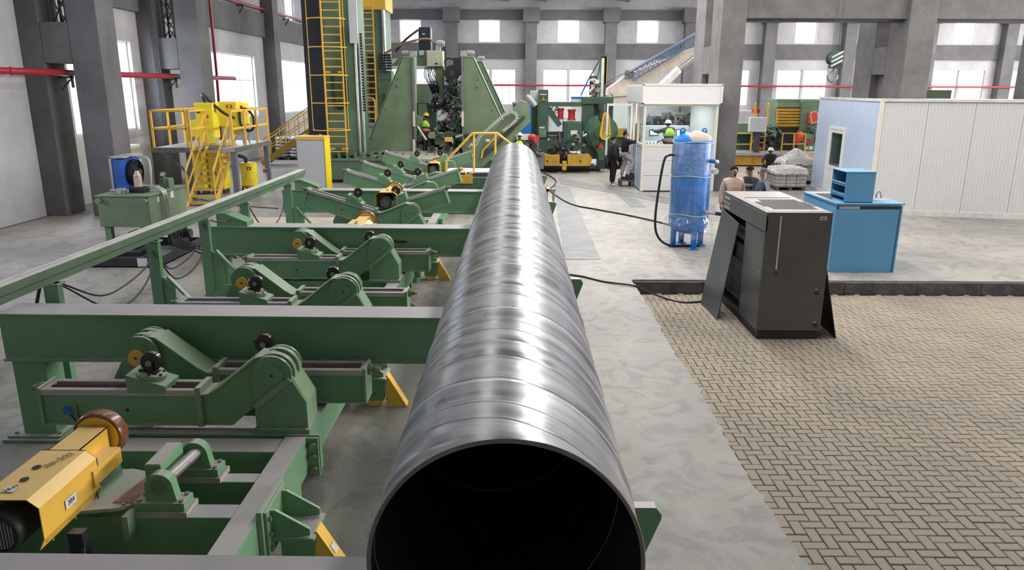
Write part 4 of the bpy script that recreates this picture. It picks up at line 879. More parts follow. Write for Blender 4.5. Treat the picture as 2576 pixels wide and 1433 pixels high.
for a in (-.2, .2):
    for b in (-.2, .2): MB().cyl((-9.33+a-.02, 25.95+b, .05), (-9.33+a+.02, 25.95+b, .05), .05, n=12).build('caster', BLK, dr)
MB().tube(spl([(-9.4, 25.9, .95), (-9.4, 25.9, 1.1), (-9.6, 25.7, 1.2), (-9.9, 25.4, 1.1), (-10.1, 25.1, 1.3)], 5), .06).build('suction_hose', BLK, dr)
pe = thing('sensor_post', 'short post with orange sensor head standing beyond the side rail', 'sensor', (-8.75, 25.2, 0))
MB().box(-8.42, -8.38, 24.9, 24.94, 0, .75).build('post', LBL, pe); MB().box(-8.47, -8.35, 24.85, 24.95, .72, .85).build('head', ORG, pe); MB().cyl((-8.34, 24.88, .8), (-8.28, 24.88, .8), .04).build('lens', BLUD, pe)
# second stair behind
s2 = thing('far_stairs', 'distant yellow stairs with handrail rising to the right behind the platform', 'stairs', (-10.8, 34.2, 0))
A = Vector((-11.6, 34, 0.1)); B = Vector((-8.9, 34.0, 1.9))
for dy in (0, .9): MB().bar(A+Vector((0, dy, 0)), B+Vector((0, dy, 0)), .06, .2).build('stringer', YELD, s2)
for k in range(10): q = A+(B-A)*(k+.5)/10; MB().box(q.x-.13, q.x+.13, 34.0, 34.9, q.z-.015, q.z+.015).build('tread', STD, s2)
for dy in (0, .9):
    b = MB(); o_ = Vector((0, dy, 0)); up = Vector((0, 0, 1.0)); b.bar(A+o_+up, B+o_+up, .045); b.bar(A+o_+up*.55, B+o_+up*.55, .035)
    for k in range(7): q = A+o_+(B-A)*k/6; b.bar(q, q+up, .04, .04, (0, 1, 0))
    b.build('handrail', YEL, s2)
MB().box(-8.9, -7.6, 33.9, 35, 1.78, 1.9).build('landing', GALV, s2); railing(s2, [(-8.85, 33.95, 1.9), (-7.7, 33.95, 1.9)], 1.9, s=.045)
for x in (-8.8, -7.7): MB().box(x, x+.1, 34, 34.1, 0, 1.78).build('post', YELD, s2)
tag(MB().box(-9.6, -8.5, 36, 36.6, 0, 3.2).build('wall_cabinet', CABG, bevel=.02), 'tall white cabinet behind the distant stairs', 'cabinet')
def sacks(name, lab, x, y, w, d, layers, cat='sacks'):
    t = thing('loaded_pallet', lab, 'pallet', (x, y, 0), 'pallets of sacks'); b = MB()
    for k in range(5): b.box(x-w/2+k*w/5+.02, x-w/2+(k+1)*w/5-.02, y-d/2, y+d/2, .10, .13)
    for k in (-1, 0, 1): b.box(x+k*w*.42-.05, x+k*w*.42+.05, y-d/2, y+d/2, 0, .10)
    b.build('pallet', PALL, t)
    for l in range(layers):
        for i in range(2):
            for j in range(2):
                m = MB().ball((x+(i-.5)*w*.5, y+(j-.5)*d*.5, .13+.09+l*.16), w*.29, d*.29, .11, 12, 7)
                m.v = [(a+.02*sin(9*b2+l), b2, c+.012*sin(11*a)) for a, b2, c in m.v]; m.build('sack', SACK, t)
    return t
sacks('p', 'film-wrapped pallet of grey sacks beyond the stairs, near the left wall', -11.3, 37.6, 1.3, 1.2, 6)
sacks('p', 'second pallet of grey sacks deeper behind the stairs', -10.6, 40.0, 1.4, 1.2, 5)
# electric cabinet
ec = thing('electric_cabinet', 'grey electric cabinet with bright yellow side and top band', 'cabinet', (-6.2, 22.8, 0))
MB().box(-6.60, -5.76, 22.5, 23.1, .08, 1.97).build('carcass', CABG, ec, .008); MB().box(-6.58, -5.79, 22.485, 22.5, .12, 1.93).build('door', CABG, ec, .004)
MB().box(-5.76, -5.745, 22.48, 23.12, .08, 1.97).build('side_panel', mat('vivid_yellow_panel', (0.85, 0.62, 0.01), 0.35, var=.02), ec); MB().box(-6.62, -5.74, 22.47, 23.13, 1.97, 2.07).build('roof_band', YEL, ec, .006); MB().box(-6.6, -5.76, 22.5, 23.1, 0, .08).build('plinth', DGR, ec)
for x in (-6.4, -5.95): MB().tube([(x+.04*cos(a), 22.8, 2.07+.05*sin(a)) for a in [pi*k/8 for k in range(9)]], .01).build('lifting_eye', STE, ec)
MB().box(-6.45, -6.3, 22.48, 22.484, .58, .68).build('notice', LBL, ec)
# ladder towers
def ladder(par, x0, x1, y, z0, z1, cage=None, step=.28, m=YEL, s=.05):
    l = MB().box(x0, x0+s, y, y+.06, z0, z1).box(x1-s, x1, y, y+.06, z0, z1).build('ladder_rail', m, par)
    z = z0+.15
    while z < z1: MB().cyl((x0+s, y+.03, z), (x1-s, y+.03, z), .022, n=8).build('rung', m, l); z += step
    if cage:
        cc = (x0+x1)/2; r = (x1-x0)/2+.10; z = cage
        while z < z1+.01: MB().tube([(cc-.16+r*1.45*cos(a), y+.02-.62*abs(sin(a))**.8, z) for a in [pi+pi*k/14 for k in range(15)]], .020, 6).build('cage_hoop', m, l); z += .98
        for a in (pi*1.08, pi*1.5, pi*1.92): MB().bar((cc-.16+r*1.45*cos(a), y+.02-.62*abs(sin(a))**.8, cage), (cc-.16+r*1.45*cos(a), y+.02-.62*abs(sin(a))**.8, z1), .022).build('cage_strip', m, l)
    return l
tw = thing('welding_tower', 'tall green column with yellow caged ladder and black cable chain, left of centre', 'tower', (-6.2, 29.3, 0))
X = lambda u, y=28.5: PY(u, 250, y)[0]
MB().box(-7.1, -5.85, 28.6, 29.9, .95, 9.2).build('column', GRM, tw, .02)
MB().box(-7.95, -7.15, 28.9, 29.3, 1.6, 9.2).build('black_panel', TRAY, tw)
MB().box(-7.15, -6.9, 30.3, 30.6, .4, 9.2).build('rear_rib', GRM, tw)
ladder(tw, -7.12, -6.38, 28.3, .15, 9.2, 1.95)
for z in (1.2, 4.0, 7): MB().box(-7.12, -6.9, 28.36, 28.62, z, z+.06).box(-6.6, -6.38, 28.36, 28.62, z, z+.06).each('ladder_bracket', YEL, tw)
MB().cyl((-5.78, 28.6, .95), (-5.78, 28.6, 4.9), .045, n=12).cyl((-5.95, 28.55, .95), (-5.95, 28.55, 9), .05, n=12).build('guide_rod', STE, tw)
MB().box(-6.12, -5.82, 28.45, 28.55, 5.05, 6.6).build('cream_plate', CABG, tw); MB().box(-6.0, -5.55, 28.58, 29.2, .5, .95).box(-6.1, -5.3, 28.2, 29.6, .88, .95).build('foot_plate', OLI, tw)
def chain(par, pts, w=.2, m=BLK, name='cable_chain', yw=.2):
    b = MB(); P = [Vector(p) for p in pts]; n = int(sum((c-a).length for a, c in zip(P, P[1:]))/.11); 
    S_ = spl(pts, 8); L_ = [0]
    for a, c in zip(S_, S_[1:]): L_.append(L_[-1]+(c-a).length)
    n = int(L_[-1]/.10)
    for k in range(n):
        s0 = L_[-1]*k/n; s1 = L_[-1]*(k+.8)/n
        def at(s_):
            for i in range(len(L_)-1):
                if L_[i+1] >= s_: return S_[i]+(S_[i+1]-S_[i])*((s_-L_[i])/(L_[i+1]-L_[i]+1e-9))
            return S_[-1]
        b.bar(at(s0), at(s1), yw, w, (0, 1, 0) if False else (1, 0, .01))
    return b.build(name, m, par)
chain(tw, [(-6.35, 28.45, 5.6), (-6.38, 28.45, 4.2), (-6.33, 28.45, 3.2), (-6.40, 28.45, 2.85), (-6.62, 28.45, 2.75), (-6.82, 28.45, 2.95), (-6.85, 28.45, 3.9)], .1, yw=.16)
chain(tw, [(-5.72, 28.5, 5.4), (-5.70, 28.5, 2.6)], .08, yw=.1)
bd = thing('tower_bed', 'long green machine bed carrying the ladder tower and A frames', 'machine bed', (-4.5, 28.6, 0))
MB().box(-7.1, 0.2, 28.0, 33.2, .12, .88).box(-7.15, .25, 27.95, 33.25, .82, .90).build('bed_body', GRM, bd, .01)
for k in range(24): MB().box(-7.0+.3*k, -6.97+.3*k, 28.08, 28.7, .90, 1.10).build('rib', GRM, bd)
MB().box(-7.1, .2, 28.2, 33.0, 0, .12).build('plinth', DGR, bd)
t2 = thing('rear_tower', 'farther green tower with plain yellow ladder and yellow top box', 'tower', (-6.9, 37, 0))
MB().box(-7.35, -6.15, 36.4, 38, .3, 6.95).build('column', GRM, t2, .02); MB().box(-7.65, -6.05, 36.2, 38.2, 6.95, 8.4).build('top_box', YEL, t2, .04)
ladder(t2, -7.55, -6.62, 36.1, 1.9, 7.2, None); MB().tube(spl([(-7.55, 35.7, 1.9), (-7.55, 35.7, 2.8), (-7.35, 35.7, 3.0), (-6.8, 35.7, 3.0), (-6.65, 35.7, 2.8), (-6.65, 35.7, 1.9)], 5), .035).bar((-7.55, 35.7, 2.4), (-6.65, 35.7, 2.4), .04).build('gate_rail', YEL, t2)
MB().box(-7.8, -6.0, 35.5, 38.2, 1.75, 1.85).build('landing', GALV, t2); MB().box(-7.7, -6.1, 35.7, 36.4, 0.0, 1.75).build('base_box', CABG, t2)
MB().cyl((-6.2, 36.3, 4.4), (-6.2, 36.3, 6.95), .09).build('cylinder_rod', STE, t2); MB().box(-6.35, -6.2, 36.25, 36.4, 1.9, 6.9).build('rack', DGR, t2)
MB().box(-7.0, -6.75, 36.3, 36.4, 1.9, 5).build('dark_slot', BLK, t2)
# A frames
def aframe(lab, pts, y, d, holes=(), rail=None, mot=None, mm=OLI):
    t = thing('forming_stand', lab, 'machine stand', (PY(*pts[0], y)[0], y, .9), 'green A-shaped forming stands')
    ppoly(MB(), pts, y, .05).build('front_plate', mm, t); ppoly(MB(), pts, y+d, .05).build('rear_plate', mm, t)
    b = MB()
    for a, c in zip(pts, pts[1:]+pts[:1]): b.bar((P3(*a, y)[0], y+d/2, P3(*a, y)[2]), (P3(*c, y)[0], y+d/2, P3(*c, y)[2]), d+.06, .05, (0, 0, 1)) if abs(a[0]-c[0]) > abs(a[1]-c[1])*3 else b.hexa([(PY(*a, y)[0]-.025, y, PY(*a, y)[1]), (PY(*a, y)[0]+.025, y, PY(*a, y)[1]), (PY(*a, y)[0]+.025, y+d, PY(*a, y)[1]), (PY(*a, y)[0]-.025, y+d, PY(*a, y)[1]), (PY(*c, y)[0]-.025, y, PY(*c, y)[1]), (PY(*c, y)[0]+.025, y, PY(*c, y)[1]), (PY(*c, y)[0]+.025, y+d, PY(*c, y)[1]), (PY(*c, y)[0]-.025, y+d, PY(*c, y)[1])])
    b.build('edge_plate', GRL, t)
    hb = MB()
    for u, v in holes: pc_ = P3(u, v, y); hb.cyl((pc_[0], y-.004, pc_[2]), (pc_[0], y+.001, pc_[2]), .028, n=12)
    if holes: hb.build('hole', BLK, t)
    if mot:
        q = P3(*mot, y+d/2); mb = MB(); motor(mb, q, .42, .12); mb.box(q[0]-.5, q[0]-.05, q[1]-.1, q[1]+.1, q[2]-.08, q[2]+.1); mb.build('gear_motor', GRM, t)
    return t
a1 = aframe('left green A-shaped stand with flat sloped outer edge', [(925, 382), (925, 360), (1012, 143), (1039, 143), (1040, 382)], 30, .9, [(1000, 200), (969, 276), (937, 351)])
q = PY(1041, 260, 29.9); MB().box(q[0]-.04, q[0]+.05, 29.9, 30.0, .95, 4.6).build('slide_way', STD, a1)
for v0, v1 in ((280, 318), (351, 382)): b = MB(); pbox(b, 1038, v0, 1044.5, v1, 29.85, .06); b.build('slide_pad', CRM, a1)
mb = MB(); motor(mb, P3(1026, 133, 30.3), .24, .085, (-1, 0, 0)); pbox(mb, 1030, 128, 1047, 142, 30.2, .2); mb.build('gear_motor', GALV, a1)
MB().cyl(P3(1001, 214, 29.9), P3(1001, 214, 30), .05, n=12).build('lifting_pin', OLI, a1)
a2 = aframe('middle green A-shaped stand with sloped right edge and two gear motors', [(1167, 382), (1165, 142), (1189, 142), (1285, 350), (1285, 382)], 30, .9, [(1202, 201), (1237, 278)])
q = PY(1164, 260, 29.9); MB().box(q[0]-.04, q[0]+.05, 29.9, 30.0, .95, 4.6).build('slide_way', STD, a2)
b = MB(); pbox(b, 1161, 280, 1167, 318, 29.85, .06); b.build('slide_pad', CRM, a2)
mb = MB(); motor(mb, P3(1176, 133, 30.3), .28, .10); pbox(mb, 1158, 127, 1175, 142, 30.2, .2); mb.build('gear_motor', GALV, a2)
MB().cyl(P3(1202, 216, 29.9), P3(1202, 216, 30), .05, n=12).build('lifting_pin', OLI, a2)
a3 = aframe('rear green A-shaped stand just behind the middle one', [(1190, 382), (1197, 154), (1212, 154), (1300, 350), (1300, 382)], 32.2, .8, [(1225, 204), (1256, 271)], mm=GRM)
mb = MB(); motor(mb, P3(1204, 146, 32.5), .26, .085); mb.build('gear_motor', GALV, a3)
# gantry welding head
gw = thing('welding_gantry', 'green welding gantry with cream box, hoses and welding head between the A stands', 'welding machine', (-3.4, 33, .5))
def pb(name, u0, v0, u1, v1, y, d, m, par, bevel=0.0): b = MB(); pbox(b, u0, v0, u1, v1, y, d); return b.build(name, m, par, bevel)
pb('cream_box', 1073, 127, 1114, 167, 32.6, .8, mat('cream_green_enamel', (0.50, 0.53, 0.38), 0.45, var=.06), gw, .02)
pb('terminal_slot', 1094, 158, 1101, 162, 32.58, .02, BLK, gw)
b = MB(); ppoly(b, [(985, 165), (1000, 148), (1050, 127), (1074, 127), (1074, 165)], 32.9, .6); b.build('boom', GRM, gw)
pb('junction_box', 1054, 127, 1066, 139, 32.8, .1, CABG, gw); pb('black_cabinet', 1052, 68, 1084, 126, 33.1, .6, TRAY, gw, .02); pb('cabinet_edge', 1082, 68, 1085, 98, 33.05, .05, LBL, gw); pb('warning_label', 1062, 84, 1069, 87, 33.08, .02, LBL, gw)
pb('vertical_slide', 1094, 168, 1116, 247, 32.8, .4, OLI, gw, .02); pb('slide_side', 1116, 170, 1119, 247, 32.8, .4, GRM, gw)
mb = MB(); motor(mb, P3(1101, 110, 33), .3, .14); pbox(mb, 1096, 112, 1108, 127, 32.9, .3); mb.build('motor', GALV, gw)
pb('arm_box', 952, 178, 986, 237, 32.8, .8, GRM, gw, .01); pb('arm_panel', 953, 180, 985, 200, 32.77, .03, GRM, gw); pb('base_column', 1040, 213, 1164, 258, 35.5, .6, OLI, gw); MB().box(-4.6, -4.2, 35.53, 36.07, 0, 3.0).box(-2.6, -2.2, 35.53, 36.07, 0, 3.0).each('support_column', OLI, gw); pb('lower_panel', 1040, 258, 1100, 385, 35.8, .4, GRK, gw)
pb('white_panel', 1103, 280, 1128, 345, 40, .2, CABG, gw); pb('red_panel', 1125, 277, 1137, 298, 39.9, .1, RED, gw)
chain(gw, [P3(962, 136, 32.6), P3(960, 155, 32.6), P3(962, 176, 32.6)], .28, yw=.3); chain(gw, [P3(975, 136, 32.6), P3(977, 155, 32.6), P3(978, 176, 32.6)], .28, yw=.3)
MB().tube(spl([P3(968, 134, 32.5), P3(1010, 112, 32.5), P3(1050, 100, 32.6), P3(1078, 98, 32.8), P3(1092, 108, 32.9)], 6), .045).build('brown_hose', COPP, gw)
MB().tube(spl([P3(995, 130, 32.8), P3(1020, 100, 32.8), P3(1052, 75, 33)], 6), .05).build('black_hose', BLK, gw)
random.seed(11)
hz = MB()
for k in range(9):
    u = 1070+k*3; hz.tube(spl([P3(u, 168, 32.7), P3(u-2+random.uniform(-4, 4), 190, 32.5), P3(u+8, 212, 32.4), P3(1088+k*2, 235, 32.6)], 5), .022)
hz.build('hose_bundle', BLK, gw, kind='stuff')
def clutter(name, par, u0, v0, u1, v1, y, n, mats, smin=.04, smax=.16):
    for m in mats:
        b = MB()
        for k in range(n):
            u = random.uniform(u0, u1); v = random.uniform(v0, v1); p = Vector(P3(u, v, y+random.uniform(-.25, .25))); s_ = random.uniform(smin, smax); q = random.random()
            if q < .35: b.box(p.x-s_/2, p.x+s_/2, p.y-s_/2, p.y+s_/2, p.z-s_*.4, p.z+s_*.4)
            elif q < .75: d = Vector((random.uniform(-1, 1), random.uniform(-1, .2), random.uniform(-1, 1))).normalized(); b.cyl(p, p+d*s_*1.4, s_*.3, n=8)
            else: b.tube(spl([p, p+Vector((random.uniform(-.2, .2), -.1, random.uniform(-.1, .2))), p+Vector((random.uniform(-.3, .3), -.1, random.uniform(-.3, .1)))], 4), .016, 5)
        b.build(name, m, par, kind='stuff')
clutter('welding_head', gw, 1085, 245, 1130, 278, 32.5, 32, (BLK, DGR, STD), .05, .2); clutter('wire_fittings', gw, 1118, 215, 1140, 240, 32.4, 14, (BLUD, BLK, STD), .05, .14); clutter('wire_fittings', gw, 1090, 200, 1100, 245, 32.5, 8, (STE, BLK), .04, .12)
wl = thing('wire_reel_head', 'second welding head with black wire reels beside the middle A stand', 'welding machine', (-2.6, 31.5, 2))
pb('reel_cabinet', 1140, 145, 1163, 190, 32.5, .5, TRAY, wl); b = MB(); q = P3(1137, 184, 32.3)
b.cyl(q, (q[0], q[1]+.12, q[2]), .33, n=30); b.build('wire_reel', BLK, wl); MB().cyl((q[0], q[1]-.02, q[2]), q, .12, n=16).build('reel_hub', DGR, wl)
MB().tube(spl([P3(1121, 170, 32.4), P3(1120, 152, 32.4), P3(1130, 146, 32.4), P3(1140, 150, 32.4)], 5), .04).build('reel_hose', BLK, wl)
pb('head_slide', 1138, 220, 1152, 300, 32.6, .3, GRM, wl)
clutter('reel_fittings', wl, 1128, 200, 1163, 330, 32.2, 55, (BLK, DGR, GRM, STD), .05, .2)
pb('white_tube', 1138, 246, 1142, 270, 32, .05, LBL, wl)
MB().tube(spl([P3(1152, 205, 32.1), P3(1160, 230, 32.1), P3(1150, 265, 32.1), P3(1140, 285, 32.1)], 6), .03).build('grey_hose', GALV, wl)
# forming bed and rollers in front
fo = thing('forming_bed', 'pale dusty infeed plate on green bed in front of the A stands', 'machine bed', (-3, 27, 0))
b = MB(); b.prism([PZ(968, 392, 1.02), PZ(983, 377, 1.02), PZ(1085, 380, 1.02), PZ(1150, 400, 1.02), PZ(1120, 402, 1.02), PZ(1040, 400, 1.02)], .98, 1.03, 'z'); b.build('infeed_plate', DUSTM, fo)
MB().box(-4.6, -1.6, 26.2, 27.6, 0.1, .98).build('bed_body', GRM, fo)
clutter('underbed_fittings', fo, 1062, 412, 1100, 462, 24.6, 26, (BLK, DGR, STD, GALV), .06, .25)
b = MB(); ppoly(b, [(1063, 470), (1072, 455), (1080, 450), (1085, 455), (1085, 470)], 22.8, .3); b.build('cast_foot', LBL, fo)
for u, v in ((1087, 372), (1125, 372)):
    q = P3(u, v, 29.2); MB().cyl((q[0], 29.15, q[2]), (q[0], 29.3, q[2]), .11, n=18).build('guide_roller', MRN, fo); MB().box(q[0]-.2, q[0]+.2, 29.3, 29.6, .9, q[2]).build('roller_block', GRM, fo)
# forming machinery between the stands
fm_ = thing('forming_rolls', 'dark forming rolls, hydraulic arms and hoses between the A stands', 'machine', (-2.5, 30.6, .9))
clutter('roll_fittings', fm_, 1098, 310, 1165, 385, 31, 40, (DGR, GRM, BLK, GRK), .08, .35)
clutter('roll_fittings', fm_, 1046, 345, 1098, 385, 30.8, 12, (DGR, GRM, BLK), .08, .3)
clutter('cylinders', fm_, 1085, 330, 1120, 370, 30.3, 5, (STE, OLI), .15, .35)
pb('yellow_motor', 1118, 346, 1138, 357, 29.5, .2, YEL, fm_, .02); b = MB(); pc(b, (1146, 345), (1165, 340), 29.5, .05); b.build('grey_tube', GALV, fm_)
for v in (290, 372):
    b = MB(); ppoly(b, [(1044, v), (1060, v+6), (1064, v+18), (1052, v+26), (1044, v+26)], 30.1, .3); b.build('bracket_plate', OLI, fm_)
b = MB(); pc(b, (1050, 318), (1072, 352), 30, .06); b.build('hydraulic_rod', STE, fm_)
pb('roll_beam', 1100, 336, 1200, 341, 29.8, .2, DGR, fm_)
# yellow rail platform
yp = thing('operator_walkway', 'small walkway with yellow handrail just left of the pipe end', 'platform', (-1.2, 22, 0))
x0, z_ = PY(1122, 434, 21.4); x1 = PY(1262, 434, 21.4)[0]
MB().box(x0, x1, 21.4, 22.4, z_, z_+.03).build('deck', WHT, yp); MB().box(x0, x1, 21.38, 22.4, z_-.12, z_).build('edge_beam', DGR, yp)
for x in (x0+.05, x1-.2): MB().box(x, x+.1, 21.5, 21.6, 0, z_-.12).box(x, x+.1, 22.2, 22.3, 0, z_-.12).build('leg', DGR, yp)
rl = MB(); pts = [P3(1123, 432, 21.45), P3(1123, 403, 21.45), P3(1186, 338, 21.45), P3(1192, 335, 21.45), P3(1250, 335, 21.45), P3(1284, 360, 21.45), P3(1284, 400, 21.45)]
rl.tube(pts, .035, 8); rl.tube([P3(1192, 335, 21.45), P3(1192, 432, 21.45)], .032, 8); rl.tube([P3(1246, 335, 21.45), P3(1246, 432, 21.45)], .032, 8); rl.build('handrail', YEL, yp)
MB().bar((x0+.3, 21.6, z_-.12), (x0+.1, 21.6, .4), .05).build('brace', STD, yp)
gb = thing('green_base_box', 'green box with yellow cover plate under the small walkway', 'machine box', (-1, 21, 0))
MB().box(PY(1118, 1, 21)[0], PY(1235, 1, 21)[0], 21.0, 21.35, 0, PY(1118, 447, 21)[1]).build('body', GRK, gb); pb('cover_plate', 1152, 440, 1189, 462, 20.96, .03, YELD, gb, .01)
# inclined conveyor arm
ia = thing('inclined_arm', 'inclined green arm with cream cable chain rising behind the pipe end', 'conveyor arm', (-.5, 26.5, .5))
b = MB(); ppoly(b, [(1160, 420), (1192, 385), (1310, 252), (1326, 258), (1333, 268), (1333, 308), (1322, 318), (1240, 395), (1215, 420)], 26.5, .8); b.build('arm_body', OLI, ia, .01)
b = MB(); ppoly(b, [(1214, 398), (1222, 376), (1235, 372), (1318, 290), (1322, 295), (1240, 378)], 26.42, .08); b.build('slide_recess', DGR, ia)
b = MB(); b.tube([P3(1211, 398, 26.38), P3(1215, 378, 26.38), P3(1255, 335, 26.38)], .03); b.build('yellow_edge', YEL, ia)
chain(ia, [P3(1180, 370, 26.3), P3(1200, 350, 26.3), P3(1250, 305, 26.3), P3(1278, 282, 26.3), P3(1296, 284, 26.3), P3(1301, 297, 26.3), P3(1290, 310, 26.3), P3(1265, 330, 26.3)], .10, CHAIN, yw=.14)
MB().tube(spl([P3(1180, 370, 26.2), P3(1186, 365, 26.2), P3(1196, 368, 26.2), P3(1208, 345, 26.2)], 5), .04).build('white_conduit', GALV, ia)
mb = MB(); a = Vector(P3(1328, 244, 26.6)); d = (Vector(P3(1352, 272, 26.6))-a); d.normalize(); motor(mb, a, .40, .10, d); mb.build('gear_motor', GALV, ia)
pb('cream_tab', 1222, 350, 1232, 356, 26.3, .05, CRM, ia)
# support frame on the pipe far side
sm = thing('small_stand', 'small rusty steel stand on the floor right of the pipe end', 'stand', (1.15, 21.0, 0))
MB().box(.95, 1.22, 22.9, 22.96, .40, .47).box(1.12, 1.19, 22.9, 22.96, 0, .40).box(.95, 1.02, 23.7, 23.76, 0, .5).box(.95, 1.02, 22.9, 23.76, .40, .47).build('frame', STD, sm); MB().box(.72, .78, 19.5, 19.56, 0, 1.0).build('yellow_upright', YEL, sm)


yt = thing('pit_cover', 'low yellow-edged cover on the floor behind the middle skid beam at left', 'cover', (-4.6, 18.6, 0))
q = [PZ(598, 547, .1), PZ(842, 547, .1), PZ(830, 563, .1), PZ(570, 563, .1)]
MB().prism(q, .0, .1, 'z').build('cover_frame', YEL, yt); MB().prism([(a*.985, b) for a, b in q], .1, .106, 'z').build('cover_top', mat('beige_cover', (.55, .47, .36), .6), yt)
# ================================================================== RIGHT SIDE
def pbx(name, u0, v0, u1, v1, y, d, m, par, bevel=0.0, label=None): b = MB(); pbox(b, u0, v0, u1, v1, y, d); return b.build(name, m, par, bevel, label=label)
# plate mill stand
ml = thing('mill_stand', 'dark green mill stand with red cylinders and yellow base behind the pipe end', 'mill machine', (2.3, 32.8, 0))
Y = 32.5
pbx('left_column', 1355, 225, 1377, 410, Y, .9, GRK, ml, .02); pbx('rear_column', 1337, 262, 1352, 410, Y+1.2, .5, GRK, ml)
pbx('top_beam', 1377, 256, 1468, 268, Y, .9, GRK, ml, .01); pbx('right_column', 1468, 250, 1490, 400, Y, .9, GRK, ml, .02); pbx('right_head', 1465, 243, 1543, 262, Y-.1, 1.1, GRK, ml, .02); pbx('right_body', 1490, 262, 1538, 400, Y+.4, 1.0, GRK, ml, .02)
pbx('name_plate', 1358, 236, 1375, 239, Y-.02, .02, CABG, ml); q = P3(1367, 250, Y); b = MB().cyl((q[0], Y-.05, q[2]), (q[0], Y, q[2]), .05, n=14)
for k in range(3): a = pi/2+k*2*pi/3; b.bar((q[0], Y-.03, q[2]), (q[0]+.16*cos(a), Y-.03, q[2]+.16*sin(a)), .03)
b.build('hand_star', YELD, ml)
pbx('control_box', 1356, 325, 1374, 346, Y-.1, .1, GRM, ml, .01); pbx('dial_plate', 1357, 319, 1370, 323, Y-.03, .03, LBL, ml)
for u in (1361, 1365, 1369): MB().cyl(P3(u, 341, Y-.12), P3(u, 341, Y-.1), .015).build('dial', BLK, ml)
b = MB(); ppoly(b, [(1377, 268), (1386, 270), (1414, 312), (1404, 320), (1377, 285)], Y+.1, .5); b.build('diagonal_cylinder', GRK, ml)
for (u0, u1, v0, v1) in ((1401, 1419, 272, 300), (1427, 1448, 275, 302)):
    q0 = P3((u0+u1)/2, v1, Y+.3); q1 = P3((u0+u1)/2, v0, Y+.3); r = (PY(u1, v0, Y)[0]-PY(u0, v0, Y)[0])/2; hh = q1[2]-q0[2]
    MB().lathe([(0, 0), (r*1.0, 0), (r*1.0, hh*.12), (r*.82, hh*.13), (r*.82, hh*.82), (r, hh*.83), (r, hh), (0, hh)], (q0[0], q0[1], q0[2]), 'z', 18).build('red_cylinder', RED, ml)
pbx('gear_box', 1418, 305, 1461, 380, Y-.3, .8, GRK, ml, .02); pbx('box_front', 1426, 309, 1461, 378, Y-.35, .05, mat('gearbox_green', (0.05, 0.10, 0.06), .5), ml, .01)
pbx('maker_plate', 1436, 328, 1452, 338, Y-.38, .03, CRM, ml)
for v in (350, 372): MB().cyl(P3(1448, v, Y-.6), P3(1448, v, Y-.3), .12, n=16).build('motor', DGR, ml)
pbx('roll_beam', 1377, 331, 1418, 340, Y-.1, .4, BLK, ml); pbx('roll_beam', 1377, 342, 1418, 349, Y-.1, .4, BLK, ml)
for k in range(5): MB().cyl(P3(1381+k*8, 345.5, Y-.15), P3(1381+k*8, 345.5, Y-.1), .05, n=12).build('levelling_roll', DGR, ml)
clutter('roll_fittings', ml, 1380, 360, 1430, 398, Y-.2, 40, (BLK, DGR), .1, .35); clutter('cables', ml, 1428, 335, 1480, 385, Y-.6, 12, (BLK, GALV), .06, .15)
b = MB(); ppoly(b, [(1370, 390), (1408, 390), (1408, 417), (1370, 417)], Y-.95, .9); ppoly(b, [(1428, 390), (1484, 390), (1490, 400), (1484, 417), (1428, 417)], Y-.95, .9); b.build('base_beam', YELD, ml, .01)
pbx('base_beam_middle', 1408, 396, 1428, 412, Y-.3, .3, DGR, ml); pbx('yellow_post', 1415, 406, 1425, 428, Y-1.1, .3, YELD, ml)
pbx('underframe', 1365, 417, 1500, 424, Y-.2, 1.2, DGR, ml); pbx('foot_frame', 1360, 424, 1510, 430, Y, 1.2, DGR, ml)
for u in (1376, 1460): pbx('green_sticker', u, 394, u+5, 397, Y-.96, .01, GRNL, ml)
for u in (1377, 1460): MB().cyl(P3(u, 405, Y-.965), P3(u, 405, Y-.95), .04).build('hole', BLK, ml)
pbx('plate_pair', 1466, 330, 1478, 345, Y-.03, .03, LBL, ml)
dc = P3(1512, 332, Y-.2); b = MB().lathe([(0, -.3), (.30, -.3), (.34, -.22), (.60, -.18), (.62, -.1), (.72, -.08), (.72, .25), (.5, .3), (0, .3)], dc, 'y', 36); b.build('reel_drum', mat('reel_green', (0.045, 0.115, 0.06), .4), ml)
for k in range(12): a = k*pi/6; MB().cyl((dc[0]+.66*cos(a), dc[1]-.11, dc[2]+.66*sin(a)), (dc[0]+.66*cos(a), dc[1]-.08, dc[2]+.66*sin(a)), .03, n=8).build('flange_bolt', DGR, ml)
top = P3(1524, 290, Y-.6); bot = P3(1522, 337, Y-.6); r1, r2 = .13, .24
pr = arc(top[0], top[2], r1, R_(10), R_(170), 10)+arc(bot[0], bot[2], r2, R_(180), R_(360), 14)
b = MB().prism(pr, Y-.75, Y-.6); bo = b.build('belt_guard', mat('belt_guard_yellow', (0.72, 0.42, 0.03), .4), ml, .02)
pr2 = arc(top[0], top[2], r1*.6, R_(10), R_(170), 10)+arc(bot[0], bot[2], r2*.65, R_(180), R_(360), 14); MB().prism(pr2, Y-.755, Y-.75).build('guard_mesh', mat('guard_mesh_brown', (0.26, 0.17, 0.05), .6), bo)
for q_, r_ in ((top, .09), (bot, .14)): MB().cyl((q_[0], Y-.76, q_[2]), (q_[0], Y-.755, q_[2]), r_, n=18).build('pulley', YELD, bo)
mb = MB(); mb.cyl(P3(1514, 262, Y-.4), P3(1514, 278, Y-.4), .16, n=16).cyl(P3(1514, 278, Y-.4), P3(1514, 300, Y-.4), .13, n=14); mb.build('drive_motor', DGR, ml)
